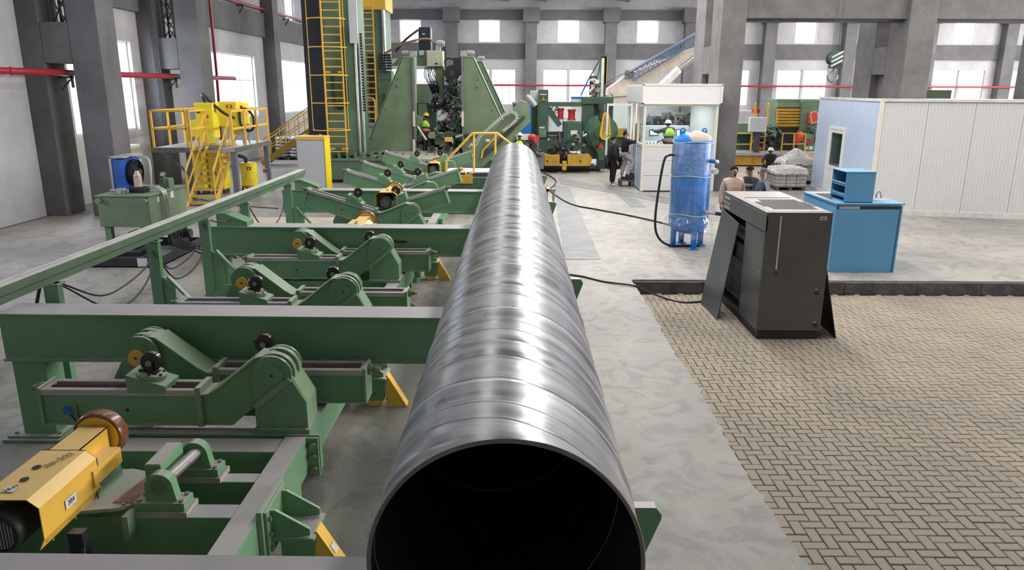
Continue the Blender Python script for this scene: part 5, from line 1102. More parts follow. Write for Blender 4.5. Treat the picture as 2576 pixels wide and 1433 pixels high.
pbx('green_pump_box', 1504, 372, 1521, 402, Y-.6, .3, GRK, ml); MB().lathe([(0, 0), (.12, 0), (.12, .1), (.05, .16), (.05, .24), (0, .24)], P3(1511, 373, Y-.45), 'z', 14).build('red_valve', RED, ml); pbx('pump_base', 1503, 402, 1523, 425, Y-.7, .5, TRAY, ml)
MB().tube(spl([P3(1490, 340, Y-.5), P3(1488, 358, Y-.6), P3(1502, 380, Y-.7), P3(1506, 400, Y-.7)], 5), .04).build('black_hose', BLK, ml)
mt = thing('strip_mast', 'slim green mast with white guide and yellow bar above the mill', 'mast', (3.6, 32.7, 3))
pbx('mast_left', 1511, 140, 1516, 246, Y+.1, .15, GRM, mt); pbx('mast_guide', 1514, 146, 1517, 243, Y+.05, .05, LBL, mt); pbx('mast_right', 1518, 140, 1523, 246, Y+.1, .15, GRK, mt); pbx('yellow_bar', 1523, 142, 1526, 212, Y+.1, .08, YELD, mt); pbx('mast_cap', 1509, 137, 1527, 142, Y, .3, GRK, mt)
MB().tube([P3(1512, 145, Y), P3(1480, 200, Y)], .03).build('stay_rod', DGR, mt); MB().tube([P3(1480, 200, Y), P3(1461, 240, Y)], .035).build('blue_rod', BLUD, mt)
MB().bar(P3(1504, 190, Y+.2), P3(1512, 150, Y+.2), .05).box(P3(1492, 1, Y)[0], P3(1512, 1, Y)[0], Y+.3, Y+.6, 3.2, 4.0).build('rear_lattice', DGR, mt)
clutter('mast_fittings', mt, 1492, 200, 1505, 240, Y+.2, 14, (CRANE, DGR, LBL), .06, .2)
tk_ = thing('white_tray', 'small white and blue tray on top of the mill stand', 'tray', (2.5, 32.8, 3))
pbx('tray', 1438, 247, 1468, 257, Y+.2, .5, WHT, tk_); pbx('tray_rim', 1437, 243, 1472, 247, Y+.15, .5, BLUD, tk_)
og = thing('outfeed_gauge', 'grey outfeed gauge with red motor cap left of the mill column', 'gauge', (.7, 31, 0))
pbx('beam', 1300, 338, 1345, 352, 31, .3, CRM, og); MB().cyl(P3(1335, 345, 30.8), P3(1350, 350, 30.5), .14, n=18).build('red_cap', RED, og)
clutter('gauge_fittings', og, 1325, 355, 1352, 392, 31, 30, (STD, DGR, GRM), .08, .22); pbx('post', 1340, 385, 1368, 425, 30.8, .4, STD, og); pbx('column', 1312, 352, 1345, 400, 31.3, .3, GRK, og)
tag((lambda b: (pbox(b, 1334, 228, 1354, 262, 33.6, .3), b)[1])(MB()).build('window_cabinet', CABG, bevel=.02), 'pale cabinet on top of the rear mill column', 'cabinet')
for nm, u0, v0, u1, v1, lab in (('banner', 1383, 266, 1436, 296, 'white banner with black letters hanging behind the mill'),):
    bn = thing('banner', lab, 'banner', P3(1410, 281, 38)); pbx('cloth', u0, v0, u1, v1, 38, .02, WHT, bn); MB().box(P3(1384, 1, 38.02)[0], P3(1386, 1, 38.02)[0], 38.02, 38.08, 0, P3(1, 266, 38)[2]).box(P3(1434, 1, 38.02)[0], P3(1436, 1, 38.02)[0], 38.02, 38.08, 0, P3(1, 266, 38)[2]).build('banner_pole', STD, bn); text('VA.', .52, INK, bn, P3(1396, 275.5, 37.97), FR); pbx('red_line', 1384, 283, 1416, 284.3, 37.98, .01, RED, bn)
tag((lambda b: (pbox(b, 1290, 262, 1345, 300, 40, 1.5), b.box(PY(1290, 1, 40)[0], PY(1345, 1, 40)[0], 40.05, 41.45, 0, PY(1, 300, 40)[1]), b)[2])(MB()).build('blue_crate', BLUD, bevel=.02), 'blue crate with brown cover far behind the inclined arm', 'crate')
tag((lambda b: (ppoly(b, [(1287, 262), (1290, 256), (1305, 258), (1316, 254), (1318, 262)], 39.9, 1.4), b)[1])(MB()).build('brown_cover', WOOD), 'brown folded cover on top of the distant blue crate', 'cover')
for u, lab in ((1396, 'left silver coil seen through the mill'),): 
    q = P3(u, 378, 36); MB_ = MB().lathe([(.25, -.5), (.62, -.5), (.62, .5), (.25, .5), (.25, -.5)], q, 'y', 28); tag(MB_.build('steel_coil', STE), lab, 'coil')
# mobile crane
cr = thing('mobile_crane', 'cream mobile crane with telescopic boom and blue lattice jib at the back', 'crane', (8, 42, 0))
YC = 42
b = MB(); ppoly(b, [(1527, 240), (1530, 222), (1552, 207), (1575, 190), (1584, 186), (1735, 124), (1752, 118), (1756, 128), (1754, 145), (1740, 152), (1590, 225), (1584, 235)], YC, .9); b.build('boom', CRANE, cr, .02)
b = MB(); ppoly(b, [(1535, 232), (1583, 222), (1583, 240), (1545, 243)], YC-.1, 1.2); b.build('turret', CRANE, cr)
MB().cyl(P3(1745, 145, YC-.3), P3(1705, 177, YC-.3), .13, n=14).build('lift_rod', STE, cr); MB().cyl(P3(1708, 174, YC-.3), P3(1662, 218, YC-.3), .22, n=14).build('lift_cylinder', LBL, cr)
b = MB(); c0, c1 = (1576, 186), (1757, 82); d0, d1 = (1592, 201), (1757, 104)
L0 = [Vector(P3(*c0, YC-.2)), Vector(P3(*c1, YC-.2))]; L1 = [Vector(P3(*d0, YC-.2)), Vector(P3(*d1, YC-.2))]
for dy in (0, .8):
    o_ = Vector((0, dy, 0)); b.cyl(L0[0]+o_, L0[1]+o_, .06, n=8).cyl(L1[0]+o_, L1[1]+o_, .05, n=8)
    for k in range(14):
        p = L0[0]+(L0[1]-L0[0])*k/14+o_; q = L1[0]+(L1[1]-L1[0])*(k+.5)/14+o_; p2 = L0[0]+(L0[1]-L0[0])*(k+1)/14+o_; b.cyl(p, q, .022, n=6).cyl(q, p2, .022, n=6)
for k in range(15): p = L0[0]+(L0[1]-L0[0])*k/14; b.cyl(p, p+Vector((0, .8, 0)), .018, n=6)
b.build('lattice_jib', BLUN, cr); MB().box(P3(1578, 1, YC)[0], P3(1600, 1, YC)[0], YC-.15, YC+1.05, 4.05, 4.45).build('winch', STD, cr)
pbx('cab', 1540, 240, 1585, 260, YC, 1.5, CRANE, cr); pbx('body', 1543, 258, 1600, 330, YC, 2.0, WHT, cr, .05); pbx('chassis', 1540, 330, 1800, 350, YC, 2.0, DGR, cr)
MB().tube([P3(1520, 208, YC-.2), P3(1583, 178, YC-.2)], .025).build('jib_cable', DGR, cr)
for u in (1560, 1600, 1700): MB().cyl((P3(u, 352, YC)[0], YC-.1, .56), (P3(u, 352, YC)[0], YC+.4, .56), .56, n=24).build('wheel', BLK, cr)
# control booth
bt = thing('control_booth', 'white control booth with large windows and deep white fascia', 'booth', (5.6, 27.4, 0))
bx0, bx1, by0, by1 = 4.34, 6.86, 25.9, 29.6; z1_, z2_, z3_ = 1.62, 2.98, 3.62
def siding(mb, x0, x1, y0, y1, z0, z1, ax, n):     # planks with recessed joints
    for k in range(n):
        a = z0+(z1-z0)*k/n; c = z0+(z1-z0)*(k+1)/n-.0018
        if ax == 'y': mb.box(x0, x1, y0, y1, a, c)
        else: mb.box(x0, x1, y0, y1, a, c)
    return mb
for k in range(3): zz = .05+k*.52; siding(MB(), bx0+.06, bx1-.06, by0, by0+.05, zz, zz+.51, 'x', 8).build('siding_panel', WHT, bt)
siding(MB(), bx0, bx0+.05, by0+.06, by1, .05, 1.58, 'y', 36).build('side_siding', LIL, bt); MB().box(bx1-.05, bx1, by0+.06, by1, .05, z3_).build('right_wall', WHT, bt); MB().box(bx0, bx1, by1-.05, by1, .05, .95).build('rear_wall', WHT, bt)
MB().box(bx0, bx1, by0, by1, 0, .05).build('base', BLK, bt); MB().box(bx0+.05, bx1-.05, by0+.05, by1-.05, .60, .66).build('booth_floor', GALV, bt)
for x, y in ((bx0, by0), (bx1-.07, by0), (bx0, by1-.07), (bx1-.07, by1-.07)): MB().box(x-.01, x+.08, y-.01, y+.08, 0.02, z2_).build('corner_post', CRM, bt)
for z in (z1_-.06, z2_-.06): MB().box(bx0+.08, bx1-.08, by0-.01, by0+.06, z, z+.08).build('window_rail', CRM, bt); MB().box(bx0-.01, bx0+.06, by0+.08, by0+1.2, z, z+.08).build('window_rail', CRM, bt)
MB().box(bx0+.08, bx1-.08, by0+.02, by0+.03, z1_+.02, z2_-.06).build('front_pane', GLB, bt); MB().box(bx0+.02, bx0+.03, by0+.08, by0+1.2, z1_+.02, z2_-.06).build('side_pane', GLB, bt)
MB().box(bx0-.01, bx0+.06, by0+1.2, by0+1.3, .05, z2_).box(bx0-.01, bx0+.06, by0+2.2, by0+2.3, .05, z2_).build('door_post', CRM, bt); MB().box(bx0+.02, bx0+.03, by0+2.3, by1-.07, 1.62, z2_).build('rear_side_pane', GLB, bt)
siding(MB(), bx0-.05, bx1+.05, by0-.08, by0-.04, z2_+.04, z3_-.03, 'x', 9).build('fascia_front', WHT, bt); siding(MB(), bx0-.08, bx0-.04, by0-.05, by1+.05, z2_+.04, z3_-.03, 'y', 14).build('fascia_side', WHT, bt)
MB().box(bx0-.09, bx1+.09, by0-.10, by0-.03, z3_-.03, z3_+.03).box(bx0-.09, bx1+.09, by0-.10, by0-.03, z2_, z2_+.04).box(bx0-.09, bx0-.03, by0-.1, by0-.03, z2_, z3_).box(bx1+.03, bx1+.09, by0-.1, by0-.03, z2_, z3_).build('fascia_trim', CRM, bt)
MB().box(bx0-.05, bx1+.05, by0-.05, by1+.05, z3_-.05, z3_).build('roof', WHT, bt); MB().box(bx0-.04, bx1+.04, by0-.02, by1, z2_+.0, z2_+.03).build('soffit', WHT, bt)
dd = MB(); dx0, dx1 = bx0-1.02, bx0-.06; yd = by0+2.15; ld_ = bpy.data.lights.new('booth_fill', 'AREA'); ld_.shape = 'RECTANGLE'; ld_.size = 1.6; ld_.size_y = 2.6; ld_.energy = 60; ol_ = bpy.data.objects.new('booth_fill', ld_); COL.objects.link(ol_); ol_.location = (5.6, 27.8, 2.95)  # added area light that brightens the booth interior; no lamp fixture there
dd.box(dx0, dx0+.07, yd, yd+.05, .7, 2.95).box(dx1-.07, dx1, yd, yd+.05, .7, 2.95).box(dx0+.07, dx1-.07, yd, yd+.05, 2.87, 2.95).box(dx0+.07, dx1-.07, yd, yd+.05, .7, .8).box(dx0+.07, dx1-.07, yd, yd+.05, 1.28, 1.34)
do = dd.build('booth_door', PVC, bt); MB().box(dx0+.07, dx1-.07, yd+.02, yd+.03, 1.34, 2.87).build('pane', GLB, do); MB().box(dx0+.07, dx1-.07, yd+.01, yd+.04, .8, 1.28).build('lower_panel', WHT, do); MB().box(dx0+.0, dx0+.16, yd-.05, yd-.03, 1.78, 1.81).build('door_handle', STE, do)
cs = thing('control_console', 'pale blue control console with two screens inside the booth', 'console', (5.5, 28, .66))
MB().box(4.60, 6.4, 28.05, 28.4, .66, 2.16).build('back_panel', BAND, cs, .01); MB().prism([(27.3, 1.42), (28.05, 1.62), (28.05, .7), (27.3, .7)], 4.6, 6.4, 'x').build('desk', BAND, cs)
for u0, v0, u1, v1, m in ((1634, 326, 1656, 341, SCRN), (1701, 325, 1726, 343, SCRN)):
    s_ = pbx('screen_bezel', u0, v0, u1, v1, 28.02, .03, DGR, cs); pbx('screen', u0+2, v0+2, u1-2, v1-2, 28.0, .02, m, s_)
for k in range(7): 
    x = 4.72+k*.13; MB().box(x, x+.10, 27.5, 27.72, 1.485+.0, 1.53).build('key_group', LBL, cs); MB().cyl((x+.03, 27.6, 1.53), (x+.05, 27.6, 1.58), .012).cyl((x+.08, 27.66, 1.53), (x+.10, 27.66, 1.58), .012).build('joystick', BLK, cs)
pbx('paper', 1740, 330, 1752, 338, 27.9, .02, LBL, cs)
bs = thing('step_pallet', 'small dark wooden pallet with black crate used as a step at the booth door', 'step', (4.0, 28.0, 0))
for k in range(4): MB().box(3.80+.0, 4.30, 27.2+k*.17, 27.33+k*.17, .20, .23).build('plank', PALL, bs)
for x in (3.82, 4.2): MB().box(x, x+.07, 27.2, 27.85, 0, .20).build('block', PALL, bs)
MB().box(4.05, 4.33, 27.3, 27.7, .23, .42).build('crate', BLK, bs, .01)
# wrapped air tank
tk = thing('air_receiver', 'tall blue vertical air receiver tank wrapped in clear film', 'tank', (3.93, 16.5, 0))
tc = (3.93, 16.75); tr0 = .44
MB().lathe([(0, 2.60), (.15, 2.585), (.28, 2.54), (.38, 2.47), (.43, 2.39), (tr0, 2.30), (tr0, .55), (.41, .44), (.32, .36), (.18, .31), (0, .30)], (*tc, 0), 'z', 48).build('shell', BLUT, tk)
dcap = MB(); rs_ = [(0, 2.604), (.15, 2.589), (.28, 2.544), (.385, 2.474), (.425, 2.40)]; na = 30
for r_, h_ in rs_:
    for k in range(na+1): a = R_(-118+14*sin(r_*17))+R_(280)*k/na; dcap.v.append((tc[0]+(r_+.002)*cos(a), tc[1]+(r_+.002)*sin(a), h_))
for j in range(len(rs_)-1):
    for k in range(na): dcap.f.append((j*(na+1)+k, j*(na+1)+k+1, (j+1)*(na+1)+k+1, (j+1)*(na+1)+k)); dcap.sm.append(True); dcap.mi.append(0)
dcap.build('dust_cap', mat('beige_dust', (0.45, 0.36, 0.30), .7), tk)
for sx, sy in ((-.33, -.05), (.06, -.40), (.33, .1), (-.05, .38)):
    a = atan2(sy, sx); x, y = tc[0]+sx, tc[1]+sy
    l = MB().box(x-.06, x+.06, y-.03, y+.03, .02, .62).box(x-.05, x-.03, y-.10, y+.03, .02, .5).build('leg', BLUT, tk); MB().box(x-.11, x+.11, y-.10, y+.10, 0, .02).build('foot_plate', BLUT, l)
for x in (-.26, .22): 
    q = (tc[0]+x, tc[1]-.05, 2.55); MB().prism([(q[0]-.06, 2.46)]+arc(q[0], 2.60, .06, R_(180), R_(0), 10)+[(q[0]+.06, 2.46)], q[1], q[1]+.02).build('lifting_lug', BLUT, tk)
    MB().cyl((q[0], q[1]-.003, 2.61), (q[0], q[1]+.001, 2.61), .025).build('lug_hole', LBL, tk)
MB().lathe([(tr0+.004, 2.34), (tr0+.006, 1.5), (tr0+.004, .70)], (*tc, 0), 'z', 48).build('film_wrap', FILM, tk)
MB().lathe([(tr0+.009, 2.335), (tr0+.011, 2.0), (tr0+.009, 1.66)], (*tc, 0), 'z', 48).build('film_layer', FILM2, tk)
fw = MB(); n = 40; rows = 9; random.seed(4)
for j in range(rows):
    z = .74-j*.055; r = tr0+.01+.012*j*(1 if j < 5 else .6)
    for i in range(n): a = 2*pi*i/n; rr = r+random.uniform(-.012, .022)+.05*(abs(cos(a*2+.7)) > .9)*(j > 1); fw.v.append((tc[0]+rr*cos(a), tc[1]+rr*sin(a), z-(random.uniform(0, .12) if j == rows-1 else 0)))
for j in range(rows-1):
    for i in range(n): fw.f.append((j*n+i, j*n+(i+1) % n, (j+1)*n+(i+1) % n, (j+1)*n+i)); fw.sm.append(True); fw.mi.append(0)
fw.build('loose_film', FILM, tk)
tf_ = MB()
for k in range(3): tf_.tube([(tc[0]+(tr0+.006)*cos(a), tc[1]+(tr0+.006)*sin(a), (2.36, 1.62, .76)[k]+.02*sin(a*3+k)) for a in [2*pi*i/40 for i in range(41)]], .008, 5)
tf_.build('twisted_film', mat('twisted_film_white', (.6, .6, .62), .4), tk)
q = (tc[0]+.33, tc[1]-.28); MB().cyl((q[0], q[1], 1.96), (q[0]+.10, q[1]-.12, 1.96), .045).build('upper_port', BLUD, tk); MB().cyl((q[0]+.10, q[1]-.12, 1.96), (q[0]+.14, q[1]-.16, 1.96), .035).build('port_plug', STE, tk)
MB().cyl((tc[0]+.42, tc[1]-.1, 1.72), (tc[0]+.50, tc[1]-.1, 1.72), .02).cyl((tc[0]+.50, tc[1]-.18, 1.72), (tc[0]+.50, tc[1]-.12, 1.72), .07, n=20).build('pressure_gauge', LBL, tk)
MB().cyl((tc[0]+.30, tc[1]-.32, .83), (tc[0]+.50, tc[1]-.5, .83), .04).build('outlet_coupling', STE, tk)
hang('hose', 'thick black hose from the blue tank to the charcoal compressor', [(tc[0]+.49, tc[1]-.48, .83), (tc[0]+.68, tc[1]-.9, .85), (tc[0]+.80, tc[1]-1.9, .80), (3.95, 13.6, 1.0), (3.98, 13.30, 1.1)], .045, 'hose')
hang('hose', 'black hose looping from the left side of the blue tank down to its foot', [(tc[0]-.42, tc[1]-.1, 2.07), (tc[0]-.56, tc[1]-.15, 2.07), (tc[0]-.66, tc[1]-.18, 1.95), (tc[0]-.74, tc[1]-.2, 1.4), (tc[0]-.80, tc[1]-.25, .7), (tc[0]-.74, tc[1]-.25, .30), (tc[0]-.50, tc[1]-.2, .07), (tc[0]-.1, tc[1]-.15, .03), (tc[0]+.28, tc[1]-.1, .03)], .028, 'hose')
# compressor
cp = thing('air_compressor', 'charcoal air compressor cabinet with pale dusty top on the paving', 'compressor', (4.3, 12.1, -.25))
cx0, cx1, cy0, cy1, cz0, cz1 = 3.72, 4.70, 10.90, 13.25, -.25, 1.72
RZc = Matrix.Translation((cx0, cy0, 0)) @ Matrix.Rotation(R_(-1.0), 4, 'Z') @ Matrix.Translation((-cx0, -cy0, 0))
MB().box(cx0+.0, cx1, cy0, cy0+.04, cz0+.14, cz1-.02).build('front_panel', CMP, cp, .006)
MB().box(cx0+.03, cx1-.02, cy0+.02, cy1, cz0, cz0+.13).build('base_skid', BLK, cp, .006)
MB().box(cx0-.0, cx1, cy0, cy1, cz1-.03, cz1+.01).build('roof', CMP, cp, .006)
MB().box(cx1-.03, cx1, cy0+.04, cy1, cz0+.14, cz1-.03).build('right_panel', CMP, cp); MB().box(cx0, cx1, cy1-.03, cy1, cz0+.14, cz1-.03).build('rear_panel', CMP, cp)
MB().box(cx0, cx0+.025, cy0+.04, cy0+.95, cz0+.14, cz1-.30).build('side_door', CMPB, cp, .006)
MB().box(cx0-.003, cx0+.028, cy0+.0, cy1, cz1-.29, cz1-.03).build('side_fascia', CMPB, cp, .006)
MB().box(cx0+.02, cx0+.045, cy1-.12, cy1, cz0+.14, cz1-.3).box(cx0+.02, cx0+.05, cy0+1.0, cy0+1.05, cz0+.14, cz1-.3).each('frame_post', BLK, cp)
gr = MB()
for k in range(14): gr.box(cx0+.10, cx0+.105, cy0+1.1, cy1-.2, .0+k*.05, .006+k*.05); 
for k in range(14): gr.box(cx0+.10, cx0+.105, cy0+1.1+k*.075, cy0+1.106+k*.075, .0, .66)
gr.build('wire_guard', GALV, cp)
MB().box(cx0+.2, cx1-.2, cy0+1.1, cy1-.3, cz0+.14, .9).cyl((cx0+.3, cy0+1.3, 1.1), (cx0+.3, cy1-.4, 1.1), .16).build('machinery', BLK, cp)
MB().box(cx0+.20, cx0+.225, cy0-.004, cy0, .86, cz1-.04).build('chrome_strip', STE, cp)
MB().box(cx1-.19, cx1-.09, cy0-.004, cy0, cz1-.10, cz1-.05).build('sticker', LBL, cp); MB().box(cx1-.175, cx1-.105, cy0-.006, cy0-.004, cz1-.085, cz1-.07).build('barcode', INK, cp)
for z, x in ((.50, cx1-.11), (-.02, cx1-.08)): MB().cyl((x, cy0-.005, z), (x, cy0, z), .034, n=18).build('hole', BLK, cp); MB().box(x-.03, x, cy0-.004, cy0, z+.045, z+.06).build('scuff', LBL, cp)
MB().lathe([(.02, -.003), (.034, -.003), (.034, 0)], (cx0+.215, cy0, .80), 'y', 20).lathe([(.034, -.002), (.038, -.002)], (cx0+.45, cy0, .80), 'y', 20).build('knockout', BLK, cp)
MB().box(cx0-.004, cx0-.001, cy1-.42, cy1-.08, cz1-.095, cz1-.055).box(cx0-.004, cx0-.001, cy1-.42, cy1-.08, cz1-.26, cz1-.22).build('logo_bar', LBL, cp)
text('AtlasCopco', .085, LBL, cp, (cx0-.006, cy1-.25, cz1-.16), (pi/2, 0, -pi/2))
gm = MB(); gc = ((cx0+cx1)/2+.03, cy0+.78)
gm.box(gc[0]-.45, gc[0]+.42, gc[1]-.68, gc[1]+.62, cz1+.008, cz1+.014)
gm.build('grille_tray', DUSTM, cp)
gg = MB()
for i in range(12):
    for j in range(4):
        x = gc[0]-.40+i*.068; y = gc[1]-.50+j*.26
        if ((x-gc[0])/.43)**2+((y+.12-gc[1])/.60)**2 < 1: gg.box(x+.005, x+.06, y, y+.24, cz1+.0145, cz1+.0165)
gg.build('grille_slot', INK, cp, kind='stuff')
MB().box(cx0+.12, cx1-.10, cy1-.85, cy1-.80, cz1+.011, cz1+.013).build('roof_slot', BLK, cp)
MB().cyl((cx0-.004, cy0+.12, .80), (cx0, cy0+.12, .80), .014).build('lock', STE, cp); MB().box(cx0+.028, cx0+.032, cy0+.28, cy0+.42, cz0+.02, cz0+.09).box(cx0+.026, cx0+.031, cy0+.9, cy0+1.05, cz0+.02, cz0+.09).build('fork_slot', INK, cp)
def leanp(lab, a, b, top_a, top_b, m=CMPB, th=.02):
    t = thing('loose_panel', lab, 'panel', a, 'panels leaning on the compressor'); a, b, c, d = map(Vector, (a, b, top_b, top_a)); n = (b-a).cross(d-a).normalized()*th
    MB().hexa([a, b, b+n, a+n, d, c, c+n, d+n]).build('sheet', m, t, .004)
    for k in (.15, .75): p = a+(d-a)*.55+(b-a)*k-n*.2; MB().cyl(p-n*.4, p+n*1.2, .016, n=10).build('lock', STE, t)
    return t
leanp('slate panel leaning against the left side of the compressor', (3.35, 12.85, -.25), (3.40, 11.90, -.25), (3.70, 13.15, 1.42), (3.70, 12.12, 1.34), CMPB)
leanp('black panel leaning against the right side of the compressor', (4.97, 10.95, -.25), (5.08, 12.6, -.25), (4.72, 11.05, .95), (4.76, 12.6, 1.0), BLK)
# blue box and the small one on it
bb = thing('blue_cabinet', 'large sky-blue steel cabinet on the floor edge behind the compressor', 'cabinet', (6.8, 15.1, 0))
x0, x1, y0, y1, zt = 6.20, 7.46, 14.25, 15.95, 1.34
MB().box(x0, x1-.02, y0+.03, y1, .02, zt).build('carcass', BLU, bb, .006); MB().box(x0-.02, x1-.06, y0, y0+.025, .0, zt-.10).build('front_panel', BLU, bb, .004); MB().hexa([(x1-.03, y0, 0), (x1, y0, 0), (x1+.06, y1, 0), (x1+.03, y1, 0), (x1-.01, y0+.02, zt-.02), (x1+.02, y0+.02, zt-.02), (x1+.05, y1, zt-.02), (x1+.02, y1, zt-.02)]).build('side_panel', BLU, bb)
MB().box(x0+.02, x1-.04, y0+.026, y0+.03, zt-.085, zt-.03).build('shadow_gap', BLK, bb); MB().box(x0+.05, x0+.45, y0+.02, y0+.026, zt-.085, zt-.035).build('gap_strip', GALV, bb)
MB().box(x0-.02, x1+.05, y0, y1+.02, zt, zt+.03).build('lid', BLU, bb, .006); MB().box(x1-.55, x1-.05, y0+.4, y1-.2, zt+.03, zt+.034).box(x0+.05, x0+.45, y0+.5, y1-.15, zt+.03, zt+.034).build('worn_top', DUSTM, bb)
g = MB()
for k in range(14): g.box(x0+.08, x0+.42, y0+.55+k*.06, y0+.57+k*.06, zt+.034, zt+.038)
g.build('vent_slot', DGR, bb)
MB().tube([(x1-.12+.05*cos(a), y0+.75, zt+.08+.08*sin(a)) for a in [pi*k/10 for k in range(11)]], .014).cyl((x1-.17, y0+.75, zt+.03), (x1-.17, y0+.75, zt+.08), .02).cyl((x1-.07, y0+.75, zt+.03), (x1-.07, y0+.75, zt+.08), .02).build('shackle', STD, bb)
MB().cyl((x0+.62, y0-.004, .04), (x0+.62, y0, .04), .01).build('screw', DGR, bb)
sb = thing('blue_shelf_box', 'small sky-blue open-sided box with shelves standing on the blue cabinet', 'box', (6.65, 14.7, zt+.03))
a0, a1, b0, b1, c0, c1 = 6.36, 6.92, 14.35, 15.0, zt+.03, zt+.61
MB().box(a0, a1, b0, b0+.015, c0, c1).build('side_sheet', BLU, sb); MB().box(a0, a1, b1-.015, b1, c0, c1).build('side_sheet', BLU, sb); MB().box(a0-.01, a1+.01, b0-.01, b1+.01, c1, c1+.015).build('top_sheet', BLU, sb, .003); MB().box(a0, a1, b0, b1, c0, c0+.015).build('bottom_sheet', BLU, sb); MB().box(a1-.015, a1, b0+.015, b1-.015, c0+.015, c1).build('back_sheet', BLU, sb)
for z in (c0+.12, c0+.33): MB().box(a0, a1-.02, b0+.015, b1-.015, z, z+.012).box(a0, a0+.015, b0+.015, b1-.015, z-.02, z+.05).build('shelf', BLU, sb)
MB().box(a0+.02, a0+.4, b0+.1, b1-.1, c0+.345, c0+.36).box(a0+.02, a0+.4, b0+.1, b1-.1, c0+.14, c0+.16).build('shelf_plate', DGR, sb)
# white panel cabin
cb = thing('panel_cabin', 'long white sandwich-panel cabin with door, at the right edge', 'cabin', (14, 24, 0))
C0 = Vector((10.24, 21.4, 0)); C1 = Vector((10.88, 27.45, 0)); C2 = Vector((18.4, 19.6, 0)); hz_ = 3.2
def ribbed(A, B, z0, z1, m, name, ribs=10, cl=.012):
    d = (B-A); n = Vector((d.y, -d.x, 0)).normalized(); b = MB()
    for k in range(ribs):
        p = A+d*(k/ribs); q = A+d*((k+.82)/ribs); b.hexa([p+Vector((0, 0, z0)), q+Vector((0, 0, z0)), q-n*.05+Vector((0, 0, z0)), p-n*.05+Vector((0, 0, z0)), p+Vector((0, 0, z1)), q+Vector((0, 0, z1)), q-n*.05+Vector((0, 0, z1)), p-n*.05+Vector((0, 0, z1))])
        p2 = q; q2 = A+d*((k+1)/ribs); off = -n*.003; b.hexa([p2+off+Vector((0, 0, z0)), q2+off+Vector((0, 0, z0)), q2-n*.05+Vector((0, 0, z0)), p2-n*.05+Vector((0, 0, z0)), p2+off+Vector((0, 0, z1)), q2+off+Vector((0, 0, z1)), q2-n*.05+Vector((0, 0, z1)), p2-n*.05+Vector((0, 0, z1))])
    return b.build(name, m, cb)
L_ = (C2-C0).length; npn = 7
for k in range(npn): A = C0+(C2-C0)*(k/npn); B = C0+(C2-C0)*((k+.992)/npn); ribbed(A, B, .14, hz_-.03, WHT, 'wall_panel', 14)
MB().bar(C0+Vector((0, 0, .07)), C2+Vector((0, 0, .07)), .05, .14).bar(C1+Vector((0, 0, .04)), C0+Vector((0, 0, .04)), .05, .08).build('base_rail', LBL, cb)
D0, D1 = .27, .50       # door span along the left wall from C1 to C0
dv = C0-C1
E_ = C1+dv*.30; F_ = C1+dv*.545
ribbed(C1, C1+dv*.265, .08, hz_-.03, LIL, 'side_panel', 12); ribbed(F_, C0, .08, hz_-.03, LIL, 'side_panel', 18); ribbed(C1+dv*.265, F_, 2.28, hz_-.03, LIL, 'over_door_panel', 10)
MB().bar(C0, C0+Vector((0, 0, hz_)), .09, .09, (0, 1, 0)).build('corner_trim', CRM, cb); MB().bar(C0+Vector((0, 0, hz_)), C2+Vector((0, 0, hz_)), .09, .07).bar(C1+Vector((0, 0, hz_)), C0+Vector((0, 0, hz_)), .09, .07).build('top_trim', LBL, cb)
T_ = C1+(C2-C0); MB().prism([(C0.x, C0.y), (C2.x, C2.y), (T_.x, T_.y), (C1.x, C1.y)], hz_-.06, hz_-.01, 'z').build('roof', WHT, cb); MB().bar(C1+Vector((0, 0, hz_/2)), T_+Vector((0, 0, hz_/2)), .05, hz_-.1).build('rear_wall', WHT, cb)
e0 = C1+dv*.265; b = MB()
for p, q in ((e0, e0+dv*.02), (F_-dv*.02, F_)): b.bar(p+dv*.01+Vector((0, 0, .05)), p+dv*.01+Vector((0, 0, 2.25)), .10, .12, (0, 1, 0))
b.bar(e0+Vector((0, 0, 2.25)), F_+Vector((0, 0, 2.25)), .10, .08); b.build('door_frame', PVC, cb)
db = MB(); g0 = e0+dv*.03; g1 = F_-dv*.03
for p in (g0, g1): db.bar(p+Vector((0, 0, .08)), p+Vector((0, 0, 2.2)), .06, .14, (0, 1, 0))
for z in (.15, .95, 2.15): db.bar(g0+Vector((0, 0, z)), g1+Vector((0, 0, z)), .055, .12)
db.bar(g0+Vector((0, 0, .55)), g1+Vector((0, 0, .55)), .03, .75); dor = db.build('cabin_door', PVC, cb); MB().bar(g0+Vector((0, 0, 1.55)), g1+Vector((0, 0, 1.55)), .01, 1.15).build('pane', GLD, dor)
# crane hook block
hk = thing('crane_hook_block', 'striped green and white crane hook block hanging under the beam', 'hook block', (9.85, 24.3, 4.4))
q = (9.85, 24.0, 4.42)
b = MB(); pr = arc(q[0]+.05, q[2], .22, R_(-50), R_(230), 20); b.prism(pr, 23.98, 24.02); b.prism(pr, 24.3, 24.34); b.build('cheek', mat('hook_green', (0.05, .12, .08), .5), hk)
for k in range(3):
    zz = q[2]+.12-k*.13; MB().bar((q[0]-.12, 23.975, zz-.10), (q[0]+.22, 23.975, zz+.08), .005, .05, (0, 0, 1)).build('white_stripe', LBL, hk)
MB().cyl((q[0]+.05, 24.03, q[2]), (q[0]+.05, 24.29, q[2]), .19, n=24).build('sheave', DGR, hk); MB().box(q[0]-.08, q[0]+.18, 24.02, 24.3, q[2]-.30, q[2]-.16).build('crosshead', DGR, hk)
hp_ = [(q[0]+.04, 24.15, q[2]-.28), (q[0]+.04, 24.15, q[2]-.40)]+[(q[0]+.04+.13*sin(a), 24.15, q[2]-.53-.13*-cos(a)*1) for a in [R_(20+k*15) for k in range(0)]]
